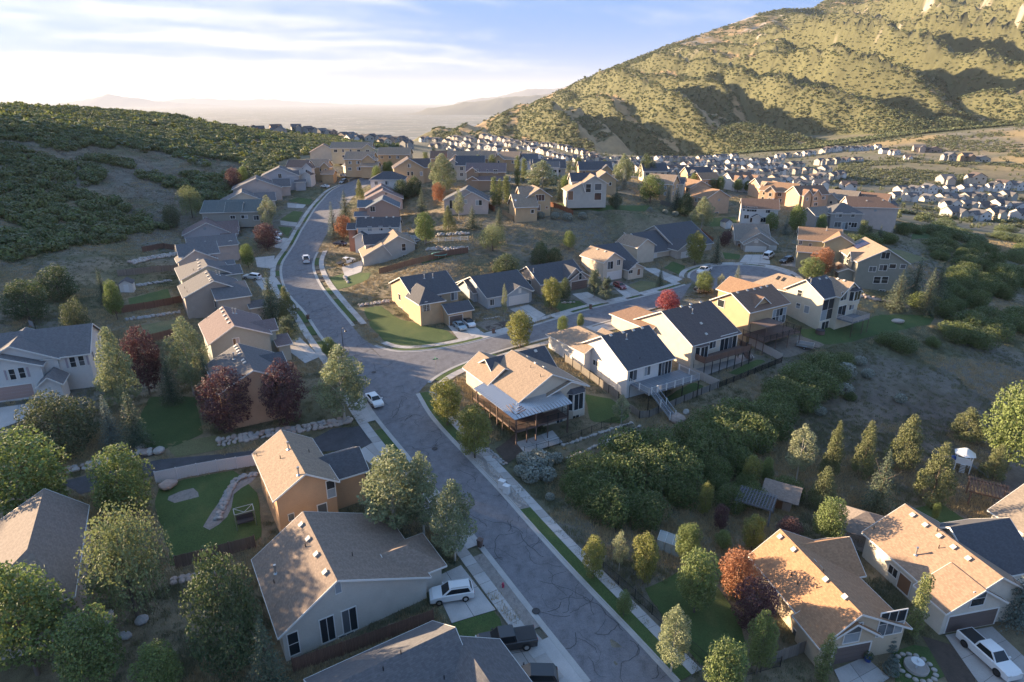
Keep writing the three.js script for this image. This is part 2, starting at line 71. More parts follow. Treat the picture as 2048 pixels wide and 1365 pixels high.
["garage",0,"v+",-5.43,0.05,-3.82,2.3,1,1,0],["flue",0,"v+",1.68,1.08],["pipe",0,"v+",0.47,2.97]]],["CD9",100.2,1.0,-171.96,1.71,"greygreen","tan","tall grey-green gabled house with solar panels on its tan roof",[[0.0,-0.0,0.0,15.99,6.29,7.11,-2.0,5.8,9.6,0.0,0.0,0,0,0.45],[3.25,5.24,1.571,4.58,1.9,1.9,-1.0,5.4,7.6,0.0,0.0,0,0,0.45],[2.43,8.37,0.0,7.68,2.5,2.5,-1.0,2.6,3.6,0.0,0.0,0,0,0.45]],[["window",0,"u+",-0.78,6.86,1.23,8.61,2,1,0],["window",0,"u+",1.88,3.26,3.61,4.64,2,1,0],["window",0,"u+",-0.79,3.64,1.12,5.18,2,1,0],["window",0,"u+",-2.9,4.37,-1.29,5.47,1,1,0],["window",0,"u+",-5.3,4.38,-4.02,5.48,1,1,0],["window",0,"u+",0.24,0.13,1.89,1.93,1,2,0],["window",0,"u+",-1.66,0.2,-0.1,2.01,1,2,0],["window",0,"u+",-1.47,-2.55,-0.07,-1.71,2,1,0],["window",0,"v+",-3.34,4.11,-1.74,5.21,1,1,0],["window",0,"v+",-0.54,3.66,0.88,4.76,1,1,0],["solar",0,"v+",-3.62,2.72],["pipe",0,"v+",0.77,2.32]]],["N1",-20.0,-3.0,-53.73,1.021,"offwhite","tanbrown","off-white house with white window trim beside parked white car",[[0.0,0.0,0.0,12.69,9.59,6.01,-1.5,3.2,7.2,0.0,0.0,0,0,0.45],[2.4,-8.74,-1.571,6.09,3.2,3.2,-1.0,3.2,5.0,0.0,3.2,0,"tanbrown",0.45]],[["window",0,"u+",-1.53,0.09,-0.13,2.91,2,1,0],["window",0,"u+",0.74,0.05,2.05,2.94,2,1,0],["window",0,"u+",4.2,0.15,5.12,2.77,1,2,0],["window",0,"u+",-0.36,5.3,0.2,6.73,1,1,0],["window",0,"u+",-1.08,-2.73,0.45,0.02,2,1,0],["box",0,"v+",-4.57,0.63],["box",0,"v+",-1.73,0.61],["box",0,"v+",1.18,0.56],["box",0,"v+",4.26,0.55],["flue",0,"v+",-1.37,4.38],["pipe",0,"v+",-0.34,4.79],["pipe",0,"v+",-1.14,1.15],["pipe",0,"v-",2.32,-2.7]]],["LZ",-27.24,-1.5,-68.46,1.021,"orange","tan","orange stucco house with half-shaded tan roof beside white vinyl fence",[[0.0,0.0,0.0,12.32,3.84,3.94,-2.0,5.6,8.0,0.0,0.0,0,0,0.45],[0.39,-2.89,-1.571,10.76,3.4,3.4,-1.0,4.4,6.2,0.0,0.0,0,"char",0.45]],[["window",0,"u+",-3.27,3.53,-2.32,5.86,1,2,0],["window",0,"u+",-2.02,1.47,-0.98,2.97,1,1,0],["window",0,"u+",1.84,2.11,2.46,2.97,1,1,0],["flue",0,"v+",-0.78,0.3],["flue",0,"v+",5.45,0.62],["pipe",0,"v+",-0.33,1.47],["pipe",0,"v+",-4.77,3.55],["pipe",0,"v-",-0.71,-2.11]]],["N2",-10.27,-3.4,-40.2,-0.567,"greige","slate","dark grey cross-gabled roof house at the bottom edge by black pickup",[[0.0,0.0,0.0,12.39,5.0,5.0,-1.0,3.2,6.6,0.0,0.0,0,0,0.45],[6.3,3.4,1.588,6.11,4.2,4.2,-1.0,3.2,5.8,0.0,0.0,0,0,0.45],[-1.27,3.09,1.588,9.0,4.5,5.0,-1.0,3.4,5.6,0.0,0.0,0,0,0.45]],[["pipe",0,"v-",0.99,0.05],["pipe",0,"v-",-0.81,0.53],["box",0,"v-",-1.64,4.68],["pipe",0,"v+",3.61,2.78]]],["BR1",33.22,-7.0,-55.43,1.361,"cream3","orangebr","cream stucco house with mottled orange roof and arched garage door",[[0.0,0.0,0.0,13.6,6.6,3.78,-1.0,3.4,6.6,0.0,0.0,0,0,0.45],[-4.27,-3.6,-1.571,7.78,3.4,3.4,-1.0,3.4,6.2,0.0,0.0,0,0,0.45],[4.74,0.34,0.0,4.4,3.4,3.9,-1.0,3.2,5.5,0.0,0.0,0,0,0.45]],[["window",2,"u+",-0.92,2.78,0.87,5.12,1,2,0],["garage",2,"u+",-2.5,0.05,1.7,2.3,1,1,0],["window",0,"v+",2.05,-0.24,3.62,0.86,1,1,0],["window",0,"u+",-5.78,2.69,-2.79,5.7,3,2,0],["box",0,"v+",-5.93,0.51],["box",0,"v+",-3.5,0.4],["box",0,"v+",-1.49,-0.84],["box",0,"v+",-0.54,-0.88],["box",0,"v+",1.68,0.18],["box",0,"v+",4.41,0.05],["pipe",0,"v+",-1.23,2.1],["pipe",0,"v+",0.06,2.18],["pipe",0,"v+",1.7,1.21],["pipe",0,"v+",0.62,-0.2]]],["BR2",50.71,-7.0,-60.28,1.361,"white2","tan2","off-white house with tan roof, stone-based garage and white pickup truck in front",[[0.0,0.0,0.0,13.4,5.6,5.54,-1.0,3.4,6.8,0.0,0.0,0,0,0.45],[4.73,2.11,0.0,4.4,3.7,4.3,-1.0,3.3,5.7,0.0,0.0,0,0,0.45],[-1.62,-5.84,-1.571,8.53,4.6,5.2,-1.0,3.3,6.8,0.0,0.0,0,"char",0.45]],[["window",1,"u+",-0.83,3.25,0.89,5.19,1,2,0],["garage",1,"u+",-3.13,0.05,3.2,2.3,1,1,0],["window",0,"v+",-2.14,1.05,-0.84,2.15,2,1,0],["door",0,"v+",-0.53,0.22,1.14,2.27,1,1,0],["window",0,"v+",3.35,1.12,3.98,2.22,1,1,0],["box",0,"v+",-4.82,0.56],["box",0,"v+",-2.86,0.58],["box",0,"v+",-0.81,0.61],["box",0,"v+",1.19,0.64],["box",0,"v+",3.14,0.65],["flue",0,"v+",-0.47,3.67],["pipe",0,"v+",-6.14,4.41],["pipe",0,"v+",0.32,1.64],
["pipe",0,"v+",-1.48,0.34]]],["BR3",69.75,-7.0,-65.29,1.361,"white2","greytan","house corner with grey-tan roof cut by the right edge of the picture",[[0.0,0.0,0.0,13.0,5.0,5.34,-1.0,3.2,7.0,0.0,0.0,0,0,0.45]],[]],["LX",-80.35,2.0,-100.34,-0.401,"white","grey","white two-storey house with mauve shutters and arched timber porch",[[0.0,0.0,0.0,16.42,6.16,6.16,-2.0,5.6,9.0,0.0,0.0,0,0,0.45],[-2.26,1.59,1.571,9.89,6.2,6.2,-1.0,5.5,8.6,0.0,0.0,0,0,0.45],[-3.48,4.17,1.571,7.93,5.4,5.4,-1.0,5.2,7.4,0.0,0.0,0,0,0.45],[2.8,8.79,1.571,4.79,1.9,1.9,-1.0,2.7,4.2,0.0,0.0,0,0,0.45]],[["window",0,"v+",5.0,3.46,5.78,5.19,1,2,0],["window",0,"v+",6.26,3.55,7.01,5.2,1,2,0],["window",0,"v+",1.53,4.03,2.23,4.96,1,1,0],["window",2,"u+",-1.38,3.38,-0.62,5.12,1,2,0],["window",2,"u+",-2.68,3.44,-1.9,5.19,1,2,0],["garage",2,"u+",-3.1,0.05,1.84,2.3,1,1,1],["door",0,"v+",1.52,-0.5,2.3,1.55,1,1,0],["window",0,"u+",-4.12,3.72,-3.42,5.39,1,1,0],["window",0,"u+",2.49,3.38,3.19,4.77,1,1,0],["shutter",0,"v+",7.38,3.52,7.64,5.1,1,1,0],["shutter",0,"v+",4.38,3.43,4.68,5.11,1,1,0],["shutter",2,"u+",-3.28,3.47,-2.96,5.15,1,1,0],["shutter",2,"u+",-0.27,3.43,-0.01,5.09,1,1,0]]],["LY",-48.34,-1.0,-52.84,1.082,"greige","brownmix","grey-brown shingled house among trees at the lower left edge",[[0.0,0.0,0.0,16.33,3.58,6.0,-1.0,4.2,7.6,0.0,4.79,0,0,0.45]],[["window",0,"v-",-5.8,-0.79,-5.1,0.71,1,1,0],["window",0,"v-",-5.72,2.46,-5.02,3.53,1,1,0]]],["LK",-42.71,0.5,-93.63,1.021,"peach","slate","peach two-storey house half hidden behind two purple-leaved trees",[[0.0,0.0,0.0,13.41,5.5,5.5,-1.0,5.6,8.4,0.0,0.0,0,0,0.45],[1.61,-1.29,0.0,7.76,4.2,4.5,-1.0,5.5,7.4,0.0,0.0,0,0,0.45],[-2.15,-2.46,-1.571,7.26,4.0,5.84,-1.0,5.4,7.2,0.0,0.0,0,"char",0.45]],[["window",1,"u+",-1.79,5.03,-0.9,6.16,2,1,0],["window",1,"u+",1.75,4.79,3.12,6.2,2,1,0],["window",1,"u+",-1.63,2.08,-0.67,3.86,1,2,0],["box",0,"v+",-5.75,0.49],["box",0,"v+",-4.42,0.48],["box",0,"v+",-3.12,0.47],["box",0,"v+",-1.83,0.49],["box",0,"v+",1.32,0.49],["box",0,"v+",2.58,0.44],["flue",0,"v+",-1.4,1.46]]],["LJ",-53.25,1.0,-112.59,1.021,"sage","mauve","sage two-storey house with mauve roof and a row of ridge vents",[[0.0,0.0,0.0,13.46,6.19,4.79,-1.0,5.6,8.4,0.0,0.0,0,0,0.45],[1.8,-4.19,-1.571,7.22,3.0,2.38,-1.0,5.4,7.0,0.0,0.0,0,0,0.45],[2.12,-8.22,-1.571,2.97,2.0,4.07,-1.0,2.8,3.7,0.0,0.0,0,0,0.45]],[["window",0,"u+",-0.4,4.51,0.61,5.81,2,1,0],["box",0,"v+",-5.57,0.42],["box",0,"v+",-3.39,0.48],["box",0,"v+",-0.9,0.5],["box",0,"v+",1.48,0.49],["box",0,"v+",3.8,0.49],["flue",0,"v-",-2.58,-1.19],["flue",0,"v-",-2.75,-1.71],["pipe",0,"v+",-6.44,3.27]]],["LI",-69.38,1.0,-141.15,1.021,"taupe","slate","taupe two-storey house with slate roof and sunlit strip at its ridge",[[0.0,0.0,0.0,11.33,6.04,6.74,-1.0,5.6,8.6,0.0,0.0,0,0,0.45],[3.33,-2.94,-1.571,7.54,4.0,7.61,-1.0,5.5,7.2,0.0,0.0,0,0,0.45],[9.53,-7.38,-1.571,3.82,2.0,2.6,-1.0,2.9,3.9,0.0,0.0,0,0,0.45]],[["window",0,"u+",-0.82,2.32,0.57,3.94,2,1,0],["box",0,"v+",-3.14,0.48],["box",0,"v+",0.15,0.48],["box",0,"v+",3.14,0.48],["box",0,"v+",4.65,0.5],["flue",0,"v-",-2.98,-1.66],["flue",0,"v-",-3.05,-2.36],["pipe",0,"v+",-0.63,5.6],["pipe",0,"v+",3.31,5.49]]],["LH",-76.53,2.0,-153.95,1.021,"sage","slate","grey-roofed house with white car on driveway and patio behind",[[0.0,0.0,0.0,14.0,5.5,6.5,-1.0,5.4,8.2,6.0,0.0,0,0,0.45],[4.0,-4.5,-1.571,6.0,3.4,3.4,-2.0,5.4,7.0,0.0,0.0,0,0,0.45]],[["box",0,"v+",-2.31,1.15],["box",0,"v+",0.86,1.31],["box",0,"v+",3.56,1.6],["box",0,"v+",6.09,1.92],["pipe",0,"v+",4.94,3.09]]],["LG",-84.42,3.4,-165.27,1.021,"pinkgrey","grey","pinkish-grey house with stepped front gables and porch posts",[[0.0,0.0,0.0,6.6,5.2,4.74,-1.0,4.4,7.2,0.0,0.0,0,0,0.45],[-2.0,-1.0,-1.571,10.0,4.2,4.2,-2.0,5.6,8.2,0.0,0.0,0,0,0.45],[3.0,-6.5,-1.571,5.0,2.0,2.0,-2.0,2.8,3.6,0.0,0.0,0,0,0.45]],[["auto",1,"u+"]]],["LF",-91.96,0.63,-191.7,-0.506,"pinkgrey","grey","grey-roofed house with small white-trimmed gable left of white parked car",[[0.0,0.0,0.0,14.0,4.6,4.6,-2.0,5.4,8.0,0.0,0.0,0,0,0.45],
[-2.0,1.0,1.571,4.0,3.2,3.2,-2.0,5.4,7.0,0.0,0.0,0,0,0.45],[5.0,1.0,1.571,4.0,2.6,2.6,-2.0,5.4,6.6,0.0,0.0,0,0,0.45]],[["auto",0,"u+"],["auto",1,"u+"]]],["LE",-104.82,1.43,-217.3,1.152,"lavender","mauve","lavender-grey gabled house with mauve roof and corner porch",[[0.0,0.0,0.0,11.0,7.0,8.0,-2.0,3.6,7.4,0.0,0.0,0,0,0.45],[-2.0,-5.5,-1.571,9.0,4.6,4.6,-2.0,3.5,6.4,0.0,0.0,0,0,0.45],[3.0,-6.5,-1.571,6.0,2.5,2.5,-2.0,3.0,4.8,0.0,0.0,0,0,0.45]],[["oval",0,"u+",0.48,4.94,1.01,5.83,1,1,0],["auto",1,"u+"]]],["LD",-99.84,7.15,-229.95,-0.14,"olivegrey","greengrey","long green-grey roofed single-storey house with white-trimmed windows",[[0.0,0.0,0.0,20.0,5.5,7.0,-2.0,3.4,6.8,0.0,0.0,0,0,0.45],[1.0,3.0,0.0,6.0,4.0,4.0,-2.0,3.4,6.4,0.0,0.0,0,0,0.45]],[["window",0,"v+",7.58,0.43,9.39,1.9,2,1,0],["window",0,"v+",-0.21,1.02,1.38,2.12,2,1,0],["window",0,"v+",3.47,1.06,5.6,2.16,2,1,0],["window",0,"v+",-9.09,0.31,-8.08,1.75,2,1,0]]],["LC",-104.86,7.05,-250.01,1.187,"cream","grey","cream house with clipped gable and tall garage, below the pinkish gabled one",[[0.0,0.0,0.0,12.0,8.2,8.2,-2.0,3.8,7.6,0.0,0.0,0,0,0.45],[-0.0,-8.0,-1.571,8.0,4.0,4.0,-2.0,3.6,6.4,0.0,0.0,0,0,0.45]],[]],["LB",-104.37,10.35,-264.72,1.222,"pinkgrey","slate","pinkish gabled house with a round gable vent near the top of the street",[[0.0,0.0,0.0,13.0,9.5,9.5,-2.0,3.8,7.8,0.0,0.0,0,0,0.45],[-2.0,-9.5,-1.571,7.0,3.4,3.4,-2.0,3.6,6.4,0.0,0.0,0,0,0.45]],[["oval",0,"u+",-0.77,6.63,-0.15,7.26,1,1,0]]],["LA",-99.6,11.85,-279.42,1.292,"bluegrey2","slate","blue-grey clipped-gable house with a lit upstairs window and arched front",[[0.0,0.0,0.0,10.0,7.6,7.6,-2.0,5.6,9.0,0.0,0.0,0,0,0.45],[2.0,-5.5,-1.571,5.0,2.6,2.6,-2.0,5.4,7.4,0.0,0.0,0,0,0.45],[4.0,-8.0,-1.571,5.0,2.6,2.6,-2.0,2.9,3.8,0.0,0.0,0,0,0.45]],[["window",0,"u+",-0.68,4.58,0.61,6.29,2,1,0],["auto",1,"u+"]]],["S1",-34.83,2.1,-188.12,1.257,"greybeige","tan","grey-beige saltbox house with flatbed truck on its driveway",[[0.0,0.0,0.0,11.0,5.2,4.6,-2.0,5.6,8.2,0.0,0.0,0,0,0.4],[-0.0,4.6,0.0,11.0,2.4,6.2,-2.0,2.6,5.9,0.0,0.0,0,0,0.38],[-2.5,5.5,1.571,8.0,2.6,2.6,-2.0,5.0,7.6,0.0,0.0,0,"char",0.45],[1.5,5.9,1.571,3.0,1.2,1.2,-2.0,3.6,4.6,0.0,0.0,0,"char",0.45]],[["window",0,"u+",-2.01,3.64,-0.9,5.67,1,2,0],["window",0,"u+",-2.29,0.23,-0.97,2.31,1,2,0]]],["S2",-41.61,5.09,-198.57,-0.052,"white","char","white house with dark roof and brick-red street side, second on the right",[[0.0,0.0,0.0,13.5,4.2,4.0,-2.0,5.4,8.0,0.0,0.0,0,0,0.45],[-8.0,2.0,0.0,3.0,2.4,2.4,-2.0,5.0,6.6,0.0,0.0,"brick",0,0.45],[-5.0,4.0,1.571,5.0,2.4,2.4,-2.0,2.9,4.4,0.0,0.0,0,0,0.45]],[["window",0,"v+",-3.14,4.26,-1.91,5.62,2,1,0],["window",0,"v+",0.3,4.42,1.36,5.69,2,1,0],["window",0,"v+",3.36,4.78,4.07,5.66,1,1,0],["box",0,"v+",-4.02,0.36],["box",0,"v+",-1.84,0.33],["box",0,"v+",2.4,0.19],["box",0,"v+",4.53,0.17]]],["S3",-43.56,8.35,-216.46,1.431,"mauvebrown","bluegrey","mauve-brown house with blue-grey roof and one white-framed gable window",[[0.0,0.0,0.0,11.0,5.6,5.6,-2.0,5.6,8.4,0.0,0.0,0,0,0.45],[-1.0,6.0,1.571,5.0,3.6,3.6,-2.0,5.5,7.4,0.0,0.0,0,0,0.45],[3.0,7.0,1.571,5.0,2.4,2.4,-2.0,3.0,4.2,0.0,0.0,0,0,0.45]],[["window",0,"u+",2.55,4.41,4.04,6.08,2,1,0]]],["S4",-47.23,8.16,-235.84,1.396,"pinkgrey","mauve","house with two stepped mauve gables on the right of the street",[[0.0,0.0,0.0,11.0,7.2,6.6,-2.0,5.8,9.0,0.0,0.0,0,0,0.45],[-5.5,0.6,0.0,8.0,6.4,6.4,-2.0,6.2,9.8,0.0,0.0,0,0,0.45]],[["window",0,"u+",-1.63,7.25,-0.81,8.15,2,1,0]]],["S5",-47.78,13.46,-251.03,-0.052,"white","char","white house under dark hipped roof beside the bend of the street",[[0.0,0.0,0.0,13.5,5.0,5.0,-2.0,5.6,8.2,5.0,5.0,0,0,0.45]],[["auto",0,"v+"]]],["S6",-42.08,16.17,-264.75,1.361,"tanst","darkbrown","big tan house with clipped gable and brown roof above the street bend",[[0.0,0.0,0.0,11.0,6.4,6.4,-4.0,5.8,9.6,0.0,0.0,0,0,0.45],[-1.0,-4.5,-1.571,9.0,5.0,5.0,-4.0,5.8,9.0,0.0,0.0,0,0,0.45]],[["window",0,"u+",-0.73,6.07,0.35,7.3,2,1,0],["window",0,"u+",-0.01,2.94,0.77,4.41,1,1,0],["window",0,"u+",-1.5,2.91,-0.71,4.38,1,1,0],
["window",0,"u+",-5.22,2.83,-4.3,4.31,1,1,0]]],["S7",-66.7,17.62,-289.94,0.07,"tan","tan","two-storey tan house with front gable and pinkish garage door",[[0.0,0.0,0.0,13.0,4.6,4.8,-2.0,5.6,8.6,0.0,0.0,0,0,0.45],[5.0,4.0,1.571,5.0,3.2,3.2,-2.0,5.4,7.8,0.0,0.0,0,0,0.45],[5.5,5.0,0.0,8.0,3.4,3.4,-2.0,2.9,4.8,0.0,0.0,0,0,0.45]],[["auto",0,"v+"],["window",1,"u+",-2.63,5.42,-1.93,6.97,3,1,0],["garage",1,"u+",-2.63,0.05,-2.27,2.3,1,1,0]]],["S8",-78.19,20.32,-323.82,-0.07,"yellow","tan","pale yellow house with long tan roof near the street top",[[0.0,0.0,0.0,20.0,5.5,5.5,-2.0,5.4,8.0,0.0,0.0,0,0,0.45],[8.0,3.5,1.571,5.0,3.0,3.0,-2.0,5.2,7.4,0.0,0.0,0,0,0.45]],[["auto",0,"v+"],["auto",0,"u+"],["auto",1,"u+"]]],["S9",-72.83,15.04,-306.44,1.012,"cream","grey","small cream front-gabled garage house with dark roof at the street end",[[0.0,0.0,0.0,14.0,5.0,5.0,-2.0,3.4,6.4,0.0,0.0,0,0,0.45]],[["garage",0,"u+",-0.6,0.05,1.41,2.3,1,1,0]]],["S10",-101.24,17.32,-355.09,1.361,"cream","brown","cream gable end house behind tall poplars at the street top",[[0.0,0.0,0.0,10.0,7.6,7.6,-2.0,4.2,8.2,0.0,0.0,0,0,0.45]],[]],["S11",-88.64,13.55,-299.02,0.07,"tan","tan","tan two-storey house behind parked cars on the left of the street",[[0.0,0.0,0.0,11.0,4.6,4.6,-2.0,5.6,8.6,0.0,0.0,0,0,0.45],[4.8,3.6,1.571,4.0,2.4,2.4,-2.0,5.5,7.8,0.0,0.0,0,0,0.45],[6.5,5.0,0.0,6.0,3.0,3.0,-2.0,2.9,4.4,0.0,0.0,0,0,0.45]],[["auto",0,"v+"],["auto",1,"u+"]]],["S12",-94.4,13.98,-290.77,0.105,"white","darkbrown","cream-gabled house with brown roof at left of the street, half hidden by shrub",[[0.0,0.0,0.0,10.0,4.6,4.6,-2.0,5.6,8.6,0.0,0.0,0,0,0.45],[5.4,3.6,1.571,4.0,2.4,2.4,-2.0,5.4,7.6,0.0,0.0,0,0,0.45],[6.0,6.5,1.571,5.0,2.4,2.4,-2.0,2.9,4.4,0.0,0.0,0,0,0.45]],[["auto",1,"u+"]]],["U1",-15.03,13.48,-215.21,1.606,"pinkgrey","slate2","pale house with half-lit grey roof behind a lone birch on the knoll",[[0.0,-0.0,0.0,10.0,7.4,7.6,-2.0,3.0,6.8,0.0,0.0,0,0,0.45],[4.2,-2.2,0.0,4.0,5.6,5.2,-2.0,3.0,6.0,0.0,0.0,0,0,0.45]],[["window",1,"u+",-3.18,1.61,-1.16,3.21,2,1,0],["slider",0,"u+",3.63,0.25,5.4,2.99,2,1,0],["window",1,"u+",1.73,2.19,2.94,3.29,1,1,0]]],["U2",7.85,12.58,-210.57,1.326,"tan","tan","tan house with front gable, bay window and wooden deck above dry slope",[[0.0,0.0,0.0,9.0,4.2,4.6,-2.0,5.6,8.4,0.0,0.0,0,0,0.45],[3.0,5.2,1.571,8.0,4.6,4.6,-2.0,3.0,6.6,0.0,0.0,0,0,0.45],[-1.0,3.5,1.571,5.0,3.0,3.0,-2.0,6.0,8.4,0.0,0.0,0,0,0.45]],[["window",0,"u+",-1.67,4.34,1.29,6.22,3,1,0],["slider",0,"u+",-0.36,1.19,1.56,2.96,2,1,0],["window",0,"u+",-2.88,1.69,-2.13,2.43,1,1,0],["auto",1,"v-"],["dish",1,"v-",3.12,-3.07]]],["U3",26.43,15.99,-215.18,1.466,"greybeige","tan","grey-beige two-storey house with sloping tan roof, standing on grassy knoll",[[0.0,0.0,0.0,9.0,4.6,4.2,-2.0,5.8,8.4,0.0,0.0,0,0,0.45],[0.1,4.0,0.0,9.0,1.0,5.2,-2.0,3.4,6.2,0.0,0.0,0,0,0.45],[-3.0,2.5,1.571,9.0,3.4,3.4,-2.0,6.0,8.6,0.0,0.0,0,"char",0.45]],[["window",0,"u+",1.06,3.02,2.71,5.65,1,2,0],["window",0,"u+",-2.46,3.7,-0.27,5.73,1,1,0],["window",0,"u+",-2.53,0.51,-0.25,2.76,1,1,0],["door",1,"u+",2.86,0.66,4.61,3.5,1,1,0]]],["U4",-9.64,16.83,-244.39,0.017,"brownsiding","mauve","brown-sided house with white porch posts and two garage doors",[[0.0,0.0,0.0,15.0,4.6,4.4,-2.0,5.7,8.6,0.0,0.0,0,0,0.45],[-4.8,3.4,1.571,4.0,2.6,2.6,-2.0,5.6,7.4,0.0,0.0,0,0,0.45],[-4.8,4.6,1.571,4.0,2.6,2.6,-2.0,2.9,4.4,0.0,0.0,0,0,0.45],[2.0,4.5,0.0,14.0,1.6,1.8,-2.0,2.9,4.2,0.0,0.0,0,0,0.45]],[["window",0,"v+",2.87,5.15,4.36,6.38,2,2,0],["window",0,"v+",0.33,5.26,0.9,6.38,1,1,0],["window",1,"u+",-2.03,5.59,-0.94,6.69,3,1,0],["garage",0,"v+",-0.06,0.4,2.35,2.9,1,1,0],["garage",0,"v+",3.88,0.4,5.49,2.9,1,1,0]]],["U5",-17.01,17.56,-267.86,-0.035,"cream","char","cream house with dark roof behind the brown-sided house",[[0.0,0.0,0.0,12.0,5.0,5.5,-2.0,5.2,8.6,0.0,0.0,0,0,0.45],[-7.0,-0.0,1.571,8.0,3.6,3.6,-2.0,5.0,7.6,0.0,0.0,0,"tan",0.45]],[["auto",0,"v+"],["auto",1,"u+"]]],["U6",-22.64,17.04,-304.17,0.0,"tan","tan","tan roofed gabled house behind the large willow-like tree",[[0.0,0.0,0.0,14.0,5.0,5.0,-2.0,5.2,8.4,0.0,0.0,0,0,0.45],
